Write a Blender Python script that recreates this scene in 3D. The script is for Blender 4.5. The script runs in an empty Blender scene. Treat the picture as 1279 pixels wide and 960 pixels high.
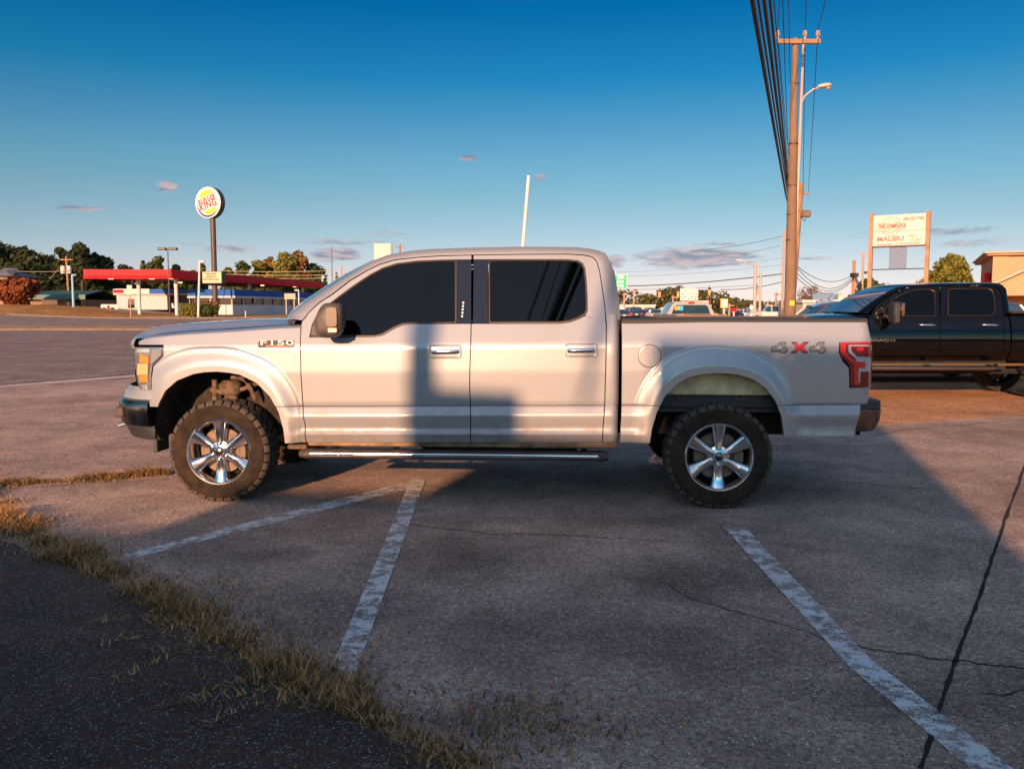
import bpy, math, random
from math import sin, cos, pi, radians, sqrt, atan2, hypot
from mathutils import Vector, Matrix

# ------------------------------------------------------------------ camera, sky, sun, exposure
S = bpy.context.scene
C = S.collection
F_PX, CAM_H, PITCH = 1070.0, 1.455, radians(5.0)
SUN_AZ, SUN_EL = radians(16.0), radians(13.0)      # the light travels towards +Y, turned SUN_AZ to the right
cam_data = bpy.data.cameras.new('camera')
cam = bpy.data.objects.new('camera', cam_data); C.objects.link(cam)
cam_data.sensor_width = 36.0
cam_data.lens = F_PX / 1279.0 * 36.0
cam_data.clip_start = 0.1; cam_data.clip_end = 6000.0
cam.location = (0, 0, CAM_H)
cam.rotation_euler = (pi / 2 - PITCH, 0, 0)
S.camera = cam

W = bpy.data.worlds.new('World'); S.world = W
W.use_nodes = True
nt = W.node_tree; nt.nodes.clear()
def wn(t): return nt.nodes.new(t)
wo = wn('ShaderNodeOutputWorld'); bg = wn('ShaderNodeBackground')
sky = wn('ShaderNodeTexSky'); sky.sky_type = 'NISHITA'; sky.sun_disc = False
sky.sun_elevation = SUN_EL; sky.sun_rotation = pi + SUN_AZ
sky.altitude = 100.0; sky.air_density = 1.0; sky.dust_density = 0.35; sky.ozone_density = 2.0
bg.inputs['Strength'].default_value = 0.10
hsv = wn('ShaderNodeHueSaturation'); hsv.inputs['Saturation'].default_value = 1.0
nt.links.new(sky.outputs[0], hsv.inputs['Color'])
# small sunset clouds: patches in fixed sky directions, broken up by noise
tc = wn('ShaderNodeTexCoord')
sky_col = hsv.outputs[0]
def wm(op, a, b=None, c=None):
    n = wn('ShaderNodeMath'); n.operation = op
    for i, v in enumerate((a, b, c)):
        if v is None: continue
        if isinstance(v, (int, float)): n.inputs[i].default_value = v
        else: nt.links.new(v, n.inputs[i])
    return n.outputs[0]
sep = wn('ShaderNodeSeparateXYZ'); nt.links.new(tc.outputs['Generated'], sep.inputs[0])
azi = wm('ARCTAN2', sep.outputs[0], sep.outputs[1]); elv = wm('ARCSINE', sep.outputs[2])
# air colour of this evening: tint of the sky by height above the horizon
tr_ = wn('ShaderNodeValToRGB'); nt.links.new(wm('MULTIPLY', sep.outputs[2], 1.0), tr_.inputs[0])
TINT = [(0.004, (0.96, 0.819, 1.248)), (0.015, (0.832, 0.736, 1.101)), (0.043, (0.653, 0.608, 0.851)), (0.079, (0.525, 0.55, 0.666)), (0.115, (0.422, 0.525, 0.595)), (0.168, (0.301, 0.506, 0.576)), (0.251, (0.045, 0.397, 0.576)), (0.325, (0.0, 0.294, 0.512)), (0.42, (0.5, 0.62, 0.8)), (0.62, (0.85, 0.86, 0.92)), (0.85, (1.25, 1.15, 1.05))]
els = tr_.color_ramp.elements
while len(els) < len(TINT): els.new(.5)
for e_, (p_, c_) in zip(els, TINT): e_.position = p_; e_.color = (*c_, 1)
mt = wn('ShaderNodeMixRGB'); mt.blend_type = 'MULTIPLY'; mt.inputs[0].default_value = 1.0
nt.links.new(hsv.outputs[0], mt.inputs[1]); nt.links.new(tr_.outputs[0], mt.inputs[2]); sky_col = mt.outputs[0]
# extra glow added on the unseen sunset side of the sky, to fill shade
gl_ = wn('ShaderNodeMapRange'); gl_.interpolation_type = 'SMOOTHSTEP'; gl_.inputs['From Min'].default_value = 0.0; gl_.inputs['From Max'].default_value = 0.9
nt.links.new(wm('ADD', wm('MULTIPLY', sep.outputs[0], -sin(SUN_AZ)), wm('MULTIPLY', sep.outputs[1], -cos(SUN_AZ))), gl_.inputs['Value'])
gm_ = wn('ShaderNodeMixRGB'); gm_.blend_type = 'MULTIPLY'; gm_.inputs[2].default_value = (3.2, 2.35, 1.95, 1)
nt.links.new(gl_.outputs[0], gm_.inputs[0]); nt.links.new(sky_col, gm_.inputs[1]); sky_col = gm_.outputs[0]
cmb = wn('ShaderNodeCombineXYZ')
nt.links.new(wm('MULTIPLY', azi, 11.0), cmb.inputs[0]); nt.links.new(wm('MULTIPLY', elv, 60.0), cmb.inputs[1])
noi = wn('ShaderNodeTexNoise'); noi.inputs['Scale'].default_value = 2.6; noi.inputs['Detail'].default_value = 10
noi.inputs['Roughness'].default_value = 0.68; noi.inputs['Distortion'].default_value = 0.5
nt.links.new(cmb.outputs[0], noi.inputs['Vector'])
CLOUDS = [  # azimuth px, y px, half width px, half height px, strength
    (868, 322, 80, 13, 1.0), (900, 305, 42, 5, .75), (1018, 322, 30, 5, .7), (1150, 290, 90, 7, .75), (1230, 303, 60, 7, .7), (1205, 312, 50, 8, .5),
    (770, 325, 16, 9, .9), (420, 318, 38, 9, .95), (425, 302, 60, 5, .75), (480, 292, 26, 5, .75), (285, 311, 36, 6, .8),
    (208, 233, 12, 7, 1.0), (585, 197, 11, 4.5, .95), (674, 222, 9, 5, .9), (97, 260, 30, 4, .8), (155, 262, 14, 4, .6),
    (240, 305, 20, 4, .6), (905, 395, 0, 0, 0), (600, 255, 40, 3, .3), (730, 205, 40, 4, .35), (820, 318, 40, 8, .4),
    (740, 187, 14, 4, .35), (1050, 305, 60, 6, .4), (925, 343, 40, 5, .3)]
cl = None
for (cx, cy, hw, hh, st) in CLOUDS:
    if st == 0: continue
    a0 = math.atan((cx - 639.5) / F_PX); v = (480 - cy) / F_PX
    e0 = math.asin((v * cos(PITCH) - sin(PITCH)) / sqrt(1 + v * v + ((cx - 639.5) / F_PX) ** 2))
    a0 = math.atan2((cx - 639.5) / F_PX, cos(PITCH) + v * sin(PITCH))
    dx = wm('DIVIDE', wm('SUBTRACT', azi, a0), hw * 1.08 / F_PX); dy = wm('DIVIDE', wm('SUBTRACT', elv, e0), hh * 1.15 / F_PX)
    r2 = wm('ADD', wm('MULTIPLY', dx, dx), wm('MULTIPLY', dy, dy))
    m = wm('MULTIPLY', wm('MAXIMUM', wm('SUBTRACT', 1.0, wm('MULTIPLY', r2, 0.5)), 0.0), st)
    cl = m if cl is None else wm('MAXIMUM', cl, m)
mr = wn('ShaderNodeMapRange'); mr.interpolation_type = 'SMOOTHSTEP'
nt.links.new(wm('MULTIPLY', cl, noi.outputs['Fac']), mr.inputs['Value'])
mr.inputs['From Min'].default_value = 0.24; mr.inputs['From Max'].default_value = 0.46
mr.inputs['To Min'].default_value = 0.0; mr.inputs['To Max'].default_value = 0.85
noi2 = wn('ShaderNodeTexNoise'); noi2.inputs['Scale'].default_value = 3.0
nt.links.new(cmb.outputs[0], noi2.inputs['Vector'])
crp = wn('ShaderNodeValToRGB'); nt.links.new(noi2.outputs['Fac'], crp.inputs[0])
crp.color_ramp.elements[0].position = 0.38; crp.color_ramp.elements[0].color = (1.35, 1.6, 2.3, 1)
crp.color_ramp.elements[1].position = 0.62; crp.color_ramp.elements[1].color = (4.0, 2.9, 2.9, 1)
mxc = wn('ShaderNodeMixRGB'); nt.links.new(mr.outputs[0], mxc.inputs[0])
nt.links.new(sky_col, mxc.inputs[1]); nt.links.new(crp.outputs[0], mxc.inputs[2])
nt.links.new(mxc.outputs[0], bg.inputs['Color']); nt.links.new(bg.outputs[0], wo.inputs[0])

sun_data = bpy.data.lights.new('sun', 'SUN'); sun = bpy.data.objects.new('sun', sun_data); C.objects.link(sun)
sun_data.energy = 5.0; sun_data.angle = radians(0.6); sun_data.color = (1.0, 0.565, 0.32)
sun_dir = Vector((sin(SUN_AZ) * cos(SUN_EL), cos(SUN_AZ) * cos(SUN_EL), -sin(SUN_EL)))
sun.rotation_euler = sun_dir.to_track_quat('-Z', 'Y').to_euler()
S.view_settings.view_transform = 'Standard'; S.view_settings.look = 'None'
S.view_settings.exposure = 0.69; S.view_settings.gamma = 1.0; S.view_settings.use_curve_mapping = False
S.render.engine = 'CYCLES'
S.cycles.max_bounces = 6; S.cycles.transparent_max_bounces = 12

# ------------------------------------------------------------------ picture-to-place helpers (used only to read real positions off the photo)
def ray(px, py):
    c = (px - 639.5) / F_PX; v = (480 - py) / F_PX
    return Vector((c, cos(PITCH) + v * sin(PITCH), -sin(PITCH) + v * cos(PITCH)))
def at(px, py, Y):                      # point on the vertical plane at distance Y
    d = ray(px, py); t = Y / d.y
    return Vector((d.x * t, Y, CAM_H + d.z * t))
def sstep(a, b, x):
    t = min(1.0, max(0.0, (x - a) / (b - a))); return t * t * (3 - 2 * t)
def hgt(x, y):                          # terrain height
    left = 1 - sstep(-22.0, -4.0, x)
    z = .9 * sstep(50, 96, y) * left
    z += 1.15 * sstep(-36, -56, x) * sstep(66, 90, y)
    return z
def gnd(px, py):                        # point on the terrain seen at a pixel
    d = ray(px, py); t = 1.0
    while t < 400:
        p = d * t
        if CAM_H + p.z <= hgt(p.x, p.y): break
        t += max(0.02, t * .01)
    lo, hi = t - max(0.02, t * .01), t
    for _ in range(18):
        m = (lo + hi) / 2; p = d * m
        if CAM_H + p.z <= hgt(p.x, p.y): hi = m
        else: lo = m
    p = d * hi
    return Vector((p.x, p.y, hgt(p.x, p.y)))

# ------------------------------------------------------------------ object helpers
def lerp(a, b, t): return a + (b - a) * t
def tag(o, label=None, cat=None, group=None, kind=None):
    if label: o['label'] = label
    if cat: o['category'] = cat
    if group: o['group'] = group
    if kind: o['kind'] = kind
    return o
def empty(name, label, cat, loc=(0, 0, 0), rz=0.0, group=None):
    o = bpy.data.objects.new(name, None); C.objects.link(o)
    o.location = loc; o.rotation_euler = (0, 0, rz); o.empty_display_size = .2
    return tag(o, label, cat, group)
def link_mesh(name, me, mats, parent=None, smooth=False, angle=None):
    for m in (mats if isinstance(mats, (list, tuple)) else [mats]): me.materials.append(m)
    if smooth:
        me.shade_smooth()
        if angle is not None: me.set_sharp_from_angle(angle=radians(angle))
    o = bpy.data.objects.new(name, me); C.objects.link(o)
    if parent is not None: o.parent = parent
    return o
class MB:
    def __init__(s): s.v = []; s.f = []; s.m = []; s.mi = 0
    def quad_grid(s, P, closed_u=False, closed_v=False, flip=False):
        nu, nv = len(P), len(P[0]); b = len(s.v)
        for row in P:
            for p in row: s.v.append(tuple(p))
        for i in range(nu if closed_u else nu - 1):
            for j in range(nv if closed_v else nv - 1):
                a = b + i * nv + j; d = b + ((i + 1) % nu) * nv + j
                c = b + ((i + 1) % nu) * nv + (j + 1) % nv; e = b + i * nv + (j + 1) % nv
                s.f.append((a, e, c, d) if flip else (a, d, c, e)); s.m.append(s.mi)
        return s
    def face(s, pts, flip=False):
        b = len(s.v); s.v += [tuple(p) for p in pts]
        idx = tuple(range(b, b + len(pts))); s.f.append(idx[::-1] if flip else idx); s.m.append(s.mi); return s
    def box(s, x0, x1, y0, y1, z0, z1, M=None, c=0.0):
        if x0 > x1: x0, x1 = x1, x0
        if y0 > y1: y0, y1 = y1, y0
        if z0 > z1: z0, z1 = z1, z0
        if c <= 0:
            P = [(x, y, z) for x in (x0, x1) for y in (y0, y1) for z in (z0, z1)]
            F = [(0, 1, 3, 2), (4, 6, 7, 5), (0, 4, 5, 1), (2, 3, 7, 6), (0, 2, 6, 4), (1, 5, 7, 3)]
        else:
            c = min(c, (x1 - x0) * .49, (y1 - y0) * .49, (z1 - z0) * .49)
            P = []; idx = {}
            for ix, x in enumerate((x0, x1)):
                for iy, y in enumerate((y0, y1)):
                    for iz, z in enumerate((z0, z1)):
                        sx, sy, sz = (1, -1)[ix], (1, -1)[iy], (1, -1)[iz]
                        idx[(ix, iy, iz)] = len(P)
                        P += [(x, y + sy * c, z + sz * c), (x + sx * c, y, z + sz * c), (x + sx * c, y + sy * c, z)]
            g = lambda a, k: idx[a] + k
            F = []
            for k in (0, 1):
                F.append(tuple(g(t, 0) for t in [(k, 0, 0), (k, 0, 1), (k, 1, 1), (k, 1, 0)]))
                F.append(tuple(g(t, 1) for t in [(0, k, 0), (1, k, 0), (1, k, 1), (0, k, 1)]))
                F.append(tuple(g(t, 2) for t in [(0, 0, k), (0, 1, k), (1, 1, k), (1, 0, k)]))
            for a in (0, 1):
                for b_ in (0, 1):
                    F.append((g((a, b_, 0), 0), g((a, b_, 1), 0), g((a, b_, 1), 1), g((a, b_, 0), 1)))
                    F.append((g((a, 0, b_), 0), g((a, 1, b_), 0), g((a, 1, b_), 2), g((a, 0, b_), 2)))
                    F.append((g((0, a, b_), 1), g((1, a, b_), 1), g((1, a, b_), 2), g((0, a, b_), 2)))
                    for d in (0, 1): pass
            for a in idx: F.append((g(a, 0), g(a, 1), g(a, 2)))
        b = len(s.v)
        for p in P: s.v.append(tuple(M @ Vector(p)) if M is not None else p)
        for f in F: s.f.append(tuple(b + i for i in f)); s.m.append(s.mi)
        return s
    def cyl(s, p0, p1, r0, r1=None, n=12, caps=True):
        if r1 is None: r1 = r0
        p0, p1 = Vector(p0), Vector(p1); d = (p1 - p0).normalized()
        a = d.orthogonal().normalized(); bb = d.cross(a)
        P = [[p + (a * cos(2 * pi * k / n) + bb * sin(2 * pi * k / n)) * r for k in range(n)] for p, r in ((p0, r0), (p1, r1))]
        s.quad_grid(P, closed_v=True, flip=True)
        if caps: s.face(P[0], flip=True); s.face(P[1])
        return s
    def tube(s, pts, r, n=8, caps=True):
        pts = [Vector(p) for p in pts]; R = r if isinstance(r, (list, tuple)) else [r] * len(pts)
        d0 = (pts[1] - pts[0]).normalized(); a = d0.orthogonal().normalized(); P = []
        for i, p in enumerate(pts):
            d = (pts[min(i + 1, len(pts) - 1)] - pts[max(i - 1, 0)]).normalized()
            a = (a - d * a.dot(d)).normalized(); bb = d.cross(a)
            P.append([p + (a * cos(2 * pi * k / n) + bb * sin(2 * pi * k / n)) * R[i] for k in range(n)])
        s.quad_grid(P, closed_v=True, flip=True)
        if caps: s.face(P[0], flip=True); s.face(P[-1])
        return s
    def lathe(s, prof, c=(0, 0, 0), n=32, a0=0, a1=2 * pi, axis='y'):
        # prof: (radius, offset along the axis)
        full = abs(a1 - a0 - 2 * pi) < 1e-6; k = n if full else n + 1; P = []
        for i in range(k):
            t = a0 + (a1 - a0) * i / n; row = []
            for (r, h) in prof:
                if axis == 'y': row.append((c[0] + r * cos(t), c[1] + h, c[2] + r * sin(t)))
                else: row.append((c[0] + r * cos(t), c[1] + r * sin(t), c[2] + h))
            P.append(row)
        return s.quad_grid(P, closed_u=full)
    def prism(s, poly, a, b, plane='xz', M=None):
        # poly 2D, extruded between a and b along the third axis
        def mk(u, v, w):
            p = {'xz': (u, w, v), 'xy': (u, v, w), 'yz': (w, u, v)}[plane]
            return tuple(M @ Vector(p)) if M is not None else p
        A = [mk(u, v, a) for u, v in poly]; B = [mk(u, v, b) for u, v in poly]
        s.face(A); s.face(B, flip=True)
        for i in range(len(A)):
            j = (i + 1) % len(A); s.face([A[i], B[i], B[j], A[j]])
        return s
    def build(s, name, mats, parent=None, smooth=False, angle=None, recalc=True):
        me = bpy.data.meshes.new(name); me.from_pydata(s.v, [], s.f)
        if max(s.m, default=0) > 0: me.polygons.foreach_set('material_index', s.m)
        if recalc:
            import bmesh
            bm = bmesh.new(); bm.from_mesh(me)
            bmesh.ops.remove_doubles(bm, verts=bm.verts, dist=1e-5)
            bmesh.ops.recalc_face_normals(bm, faces=bm.faces); bm.to_mesh(me); bm.free()
        me.update()
        return link_mesh(name, me, mats, parent, smooth, angle)
def arch_pts(fn, n): return [fn(i / (n - 1)) for i in range(n)]
def interp(tab):
    tab = sorted(tab)
    def f(x):
        if x <= tab[0][0]: return tab[0][1]
        for (a, b), (c, d) in zip(tab, tab[1:]):
            if x <= c: return b if c == a else b + (d - b) * (x - a) / (c - a)
        return tab[-1][1]
    return f
def text_mesh(name, txt, size, mat, M, parent=None, extrude=.004, offset=0.0, align='CENTER', shear=0.0, sx=1.0, spacing=1.0):
    cu = bpy.data.curves.new(name, 'FONT'); cu.body = txt; cu.size = size; cu.extrude = extrude
    cu.offset = offset; cu.align_x = align; cu.align_y = 'CENTER'; cu.shear = shear; cu.resolution_u = 3
    cu.space_character = spacing
    o = bpy.data.objects.new(name + '_src', cu); C.objects.link(o)
    dg = bpy.context.evaluated_depsgraph_get()
    me = bpy.data.meshes.new_from_object(o.evaluated_get(dg))
    bpy.data.objects.remove(o); bpy.data.curves.remove(cu)
    me.name = name; me.materials.clear()
    me.transform(M @ Matrix.Diagonal((sx, 1, 1, 1)))
    return link_mesh(name, me, mat, parent)
def copy_tree(o, parent=None):
    c = o.copy(); C.objects.link(c); c.parent = parent
    for ch in [k for k in list(bpy.data.objects) if k.parent == o]: copy_tree(ch, c)
    return c

# ------------------------------------------------------------------ materials
MATS = {}
def mat(name, col, rough=.6, metal=0.0, spec=.5, coat=0.0, emit=0.0, var=0.0, vscale=8.0, bump=0.0, bscale=60.0, col2=None, trans=0.0, ior=1.5, coatr=.05, dist=.01):
    if name in MATS: return MATS[name]
    m = bpy.data.materials.new(name); m.use_nodes = True; MATS[name] = m
    n = m.node_tree.nodes; l = m.node_tree.links; b = n['Principled BSDF']
    b.inputs['Base Color'].default_value = (*col, 1); b.inputs['Roughness'].default_value = rough
    b.inputs['Metallic'].default_value = metal; b.inputs['Specular IOR Level'].default_value = spec
    b.inputs['Coat Weight'].default_value = coat; b.inputs['Coat Roughness'].default_value = coatr
    b.inputs['Transmission Weight'].default_value = trans; b.inputs['IOR'].default_value = ior
    if emit:
        b.inputs['Emission Color'].default_value = (*col, 1); b.inputs['Emission Strength'].default_value = emit
    if var or bump or col2:
        t = n.new('ShaderNodeTexCoord')
    if var or col2:
        z = n.new('ShaderNodeTexNoise'); z.inputs['Scale'].default_value = vscale; z.inputs['Detail'].default_value = 6
        z.inputs['Roughness'].default_value = .6
        l.new(t.outputs['Object'], z.inputs['Vector'])
        r = n.new('ShaderNodeValToRGB'); r.color_ramp.elements[0].position = .35; r.color_ramp.elements[1].position = .65
        c0 = [c * (1 - var) for c in col]; c1 = list(col2) if col2 else [min(1, c * (1 + var)) for c in col]
        r.color_ramp.elements[0].color = (*c0, 1); r.color_ramp.elements[1].color = (*c1, 1)
        l.new(z.outputs['Fac'], r.inputs[0]); l.new(r.outputs[0], b.inputs['Base Color'])
    if bump:
        z = n.new('ShaderNodeTexNoise'); z.inputs['Scale'].default_value = bscale; z.inputs['Detail'].default_value = 5
        l.new(t.outputs['Object'], z.inputs['Vector'])
        u = n.new('ShaderNodeBump'); u.inputs['Strength'].default_value = bump; u.inputs['Distance'].default_value = dist
        l.new(z.outputs['Fac'], u.inputs['Height']); l.new(u.outputs[0], b.inputs['Normal'])
    return m
# ------------------------------------------------------------------ truck materials
paint = mat('silver_paint', (.325, .335, .35), rough=.33, metal=.25, coat=1.0, coatr=.04, bump=.015, bscale=900)
def add_dust(m, z0, z1, amt, col):
    n = m.node_tree.nodes; l = m.node_tree.links; b = n['Principled BSDF']; t = n.new('ShaderNodeTexCoord'); sp = n.new('ShaderNodeSeparateXYZ'); l.new(t.outputs['Object'], sp.inputs[0])
    r = n.new('ShaderNodeMapRange'); r.interpolation_type = 'SMOOTHSTEP'; l.new(sp.outputs[2], r.inputs['Value'])
    for k, v in (('From Min', z0), ('From Max', z1), ('To Min', amt), ('To Max', amt * .06)): r.inputs[k].default_value = v
    z = n.new('ShaderNodeTexNoise'); z.inputs['Scale'].default_value = 7; z.inputs['Detail'].default_value = 9; z.inputs['Roughness'].default_value = .75; l.new(t.outputs['Object'], z.inputs['Vector'])
    rr = n.new('ShaderNodeMapRange'); l.new(z.outputs['Fac'], rr.inputs['Value']); rr.inputs['From Min'].default_value = .38; rr.inputs['From Max'].default_value = .68
    mu = n.new('ShaderNodeMath'); mu.operation = 'MULTIPLY'; l.new(r.outputs[0], mu.inputs[0]); l.new(rr.outputs[0], mu.inputs[1])
    mx = n.new('ShaderNodeMixRGB'); l.new(mu.outputs[0], mx.inputs[0]); mx.inputs[1].default_value = b.inputs['Base Color'].default_value[:]; mx.inputs[2].default_value = (*col, 1); l.new(mx.outputs[0], b.inputs['Base Color'])
    sub = n.new('ShaderNodeMath'); sub.operation = 'MULTIPLY_ADD'; l.new(mu.outputs[0], sub.inputs[0]); sub.inputs[1].default_value = .5; sub.inputs[2].default_value = b.inputs['Roughness'].default_value; l.new(sub.outputs[0], b.inputs['Roughness'])
    c = n.new('ShaderNodeMath'); c.operation = 'MULTIPLY_ADD'; l.new(mu.outputs[0], c.inputs[0]); c.inputs[1].default_value = -1.2; c.inputs[2].default_value = b.inputs['Coat Weight'].default_value; c.use_clamp = True; l.new(c.outputs[0], b.inputs['Coat Weight'])
add_dust(paint, .42, .95, .75, (.22, .15, .09))
dark_plastic = mat('dark_plastic', (.03, .03, .032), rough=.55)
grey_plastic = mat('grey_plastic', (.085, .07, .06), rough=.5, var=.3, vscale=14, bump=.2, bscale=300, dist=.002)
black_gloss = mat('black_gloss', (.004, .004, .005), rough=.12, coat=.6)
under = mat('underbody', (.012, .011, .010), rough=.9, var=.5, vscale=6)
tan_inner = mat('dusty_bed_panel', (.62, .50, .27), rough=.7, var=.25, vscale=9)
mud = mat('muddy_suspension', (.14, .09, .055), rough=.85, var=.6, vscale=25, bump=.5, bscale=60)
rubber = mat('tyre_rubber', (.016, .013, .011), rough=.9, spec=.2, col2=(.050, .032, .020), vscale=9, bump=.3, bscale=90, dist=.004)
rubber_tread = mat('dusty_tread', (.10, .075, .055), rough=.95, col2=(.035, .03, .027), vscale=22, bump=.4, bscale=80, dist=.005)
chrome = mat('chrome', (.66, .66, .67), rough=.16, metal=1.0)
chrome_dull = mat('dirty_chrome', (.15, .14, .135), rough=.25, metal=1.0, var=.3, vscale=18)
rust = mat('brake_metal', (.16, .11, .075), rough=.6, metal=.2, var=.3, vscale=20)
tint = mat('tinted_glass', (.0004, .0008, .0012), rough=.02, spec=.5, ior=1.40)
wglass = mat('windscreen_glass', (.05, .10, .14), rough=.03, spec=.9, ior=1.6)
amber = mat('amber_lens', (.95, .25, .03), rough=.25, coat=1.0, var=.2, vscale=90)
clear_lens = mat('clear_lens', (.42, .46, .48), rough=.12, metal=.5, coat=1.0)
red_lens = mat('red_lens', (.60, .008, .010), rough=.3, coat=.3)
red_bright = mat('bright_red_lens', (.62, .008, .008), rough=.35, coat=.3)
dark_red = mat('dark_red_lens', (.16, .002, .004), rough=.25, coat=.3)
white_lens = mat('ribbed_white_lens', (.36, .40, .45), rough=.25, coat=1.0)
decal_black = mat('decal_black', (.02, .02, .022), rough=.4)
decal_grey = mat('decal_grey', (.20, .20, .20), rough=.4)
decal_red = mat('decal_red', (.62, .01, .02), rough=.35)

# ------------------------------------------------------------------ silver pickup truck
HW = .98                                    # half width: the far side mirrors at y = 2*HW
T_O = Vector((-2.21, 6.36, 0)); T_RZ = -radians(3.55)
ex = Vector((cos(T_RZ), sin(T_RZ), 0)); ey = Vector((-sin(T_RZ), cos(T_RZ), 0))
co = Vector((0, 0, CAM_H)) - T_O; CO = Vector((co.dot(ex), co.dot(ey), co.z))
def lray(px, py):
    d = ray(px, py); return Vector((d.dot(ex), d.dot(ey), d.z))
def tr(px, py, y=0.03):                     # truck-local x, z of a pixel on the plane y
    d = lray(px, py); t = (y - CO.y) / d.y
    return CO.x + d.x * t, CO.z + d.z * t
_a = tr(378, 507); _b = tr(1085, 505)
def zg(x): return _a[1] + (_b[1] - _a[1]) * (x - _a[0]) / (_b[0] - _a[0])
BASE = interp([(1.5, .035 + .36 * 1.04), (.46, .035), (.43, .027), (.25, .022), (.1, .026), (.012, .028), (.0022, .031), (-.0022, .032), (-.008, .028),
               (-.07, .004), (-.08, .004), (-.17, .024), (-.185, .020), (-.21, .008), (-.218, .010), (-.27, .034), (-.5, .07)])
XF, LF, NF = -.35, .58, 2.6
XE = tr(1090, 440, .06)[0]
XR, LR, NR = XE - .10, .125, 3.0
class Arch:
    def __init__(s, cx, cy, opening, crease):
        s.c = tr(cx, cy, .0)
        def tab(pts):
            r = []
            for p in pts:
                x, z = tr(p[0], p[1], .0); r.append((atan2(z - s.c[1], x - s.c[0]), hypot(x - s.c[0], z - s.c[1])))
            return interp(r)
        s.ro, s.rc = tab(opening), tab(crease)
        P = [tr(*p, .0) for p in opening]
        s.top = interp([(x, z - zg(x)) for x, z in P])
        mid = min(range(len(P)), key=lambda i: -P[i][1])
        s.xL = interp([(z - zg(x), x) for x, z in P[:mid + 1]]); s.xR = interp([(z - zg(x), x) for x, z in P[mid:]])
        s.P = P; s.x0, s.x1 = min(p[0] for p in P), max(p[0] for p in P)
    def blend(s, x, z):
        a = atan2(z - s.c[1], x - s.c[0]); R = hypot(x - s.c[0], z - s.c[1])
        if a < -pi / 2: a += 2 * pi
        rc, ro = s.rc(a), s.ro(a)
        if R >= rc: return 0.0
        q = 1 - max(0, (R - ro) / max(.02, rc - ro))
        return .22 * sstep(0, .09, q) + .78 * sstep(.08, .80, q)
FA = Arch(276, 545, [(194, 545), (195.4, 526), (198, 505.5), (207, 488), (221.7, 475), (242, 466.8), (256, 464.5), (271, 463.7), (286, 465), (300, 467.5), (321, 477.7), (338, 495), (348.6, 514), (354.4, 534.6), (357, 556)],
          [(180, 545), (181, 480), (188, 456), (207, 443), (227.5, 436), (256.7, 433), (286, 434), (315, 442), (344, 457), (361.7, 479), (370.5, 497), (374, 540)])
RA = Arch(896, 545, [(811, 556), (814, 535), (820, 515), (830, 495), (845, 479), (862, 470), (880, 466.5), (900, 465.5), (920, 467), (940, 473), (956, 484), (968, 500), (976, 520), (979, 546)],
          [(790, 556), (791, 530), (793.5, 505), (804, 478), (817, 460), (838, 444), (859, 435), (888.5, 431), (918, 433), (948, 442), (972, 457), (986.6, 478), (995.5, 499), (1000, 530), (1001, 546)])
def lat(x, z):
    b = BASE(z - zg(x))
    k = max(FA.blend(x, z) if x < 1.2 else 0, RA.blend(x, z) if x > 2.4 else 0)
    b = lerp(b, -.012, k)
    if x < XF:
        u = min(.999, (XF - x) / LF); b += .94 * (1 - (1 - u ** NF) ** (1 / NF))
    if x > XR:
        u = min(.999, (x - XR) / LR); b += .94 * (1 - (1 - u ** NR) ** (1 / NR)) * .35
    return b
def hit(px, py, off=0.0):                   # pixel -> point on the body skin
    d = lray(px, py); y = -.08; f = lambda y: (CO.x + d.x * (y - CO.y) / d.y, y, CO.z + d.z * (y - CO.y) / d.y)
    while y < .98:
        p = f(y)
        if p[1] >= lat(p[0], p[2]) + off: break
        y += .012
    lo, hi = y - .012, y
    for _ in range(12):
        m = (lo + hi) / 2; p = f(m)
        if p[1] >= lat(p[0], p[2]) + off: hi = m
        else: lo = m
    return Vector(f(hi))
def xgt(px, py):
    p = hit(px, py); return p.x, p.z - zg(p.x)
def Xof(pts): return interp([(g, x) for x, g in [xgt(*p) for p in pts]])     # x as function of g
def Gof(pts): return interp([xgt(*p) for p in pts])                          # g as function of x
K = lambda v: (lambda _: v)
def patch(mb, xl, xr, gb, gt, nu, nv, edges='', depth=.035, off=0.0):
    P = []
    for i in range(nu + 1):
        row = []
        for j in range(nv + 1):
            u, v = i / nu, j / nv; x = lerp(xl(.2), xr(.2), u); g = .2
            for _ in range(7):
                g = lerp(gb(x), gt(x), v); x = lerp(xl(g), xr(g), u)
            z = g + zg(x); row.append((x, lat(x, z) + off, z))
        P.append(row)
    mb.quad_grid(P)
    def fl(e):
        mb.quad_grid([e, [(p[0], p[1] + depth * .3, p[2]) for p in e], [(p[0], p[1] + depth, p[2]) for p in e]])
    if 'L' in edges: fl(P[0])
    if 'R' in edges: fl(P[-1])
    if 'B' in edges: fl([r[0] for r in P])
    if 'T' in edges: fl([r[-1] for r in P])
    return P
truck = empty('pickup_truck', 'silver four door pickup truck with big muddy tyres standing across two parking bays', 'pickup truck', T_O, T_RZ)
def part(mb, name, m, parent=None, both=False, smooth=True, angle=32, label=None):
    o = mb.build(name, m, parent or truck, smooth, angle)
    if label: o['label'] = label
    if both: mirror_part(o)
    return o
def mirror_part(o, parent=None):
    c = o.copy(); C.objects.link(c); c.parent = parent or o.parent; c.scale = (o.scale[0], -o.scale[1], o.scale[2])
    c.location = (o.location[0], 2 * HW - o.location[1], o.location[2])
    for ch in [k for k in list(bpy.data.objects) if k.parent == o]:
        d = ch.copy(); C.objects.link(d); d.parent = c
    return c
G33 = xgt(260, 430)[1]
GT_ = .46
seamF = Xof([(376, 405), (375.3, 421), (375.4, 440), (376, 470), (377.7, 495), (378.6, 507), (381, 530), (383, 556)])
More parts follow.
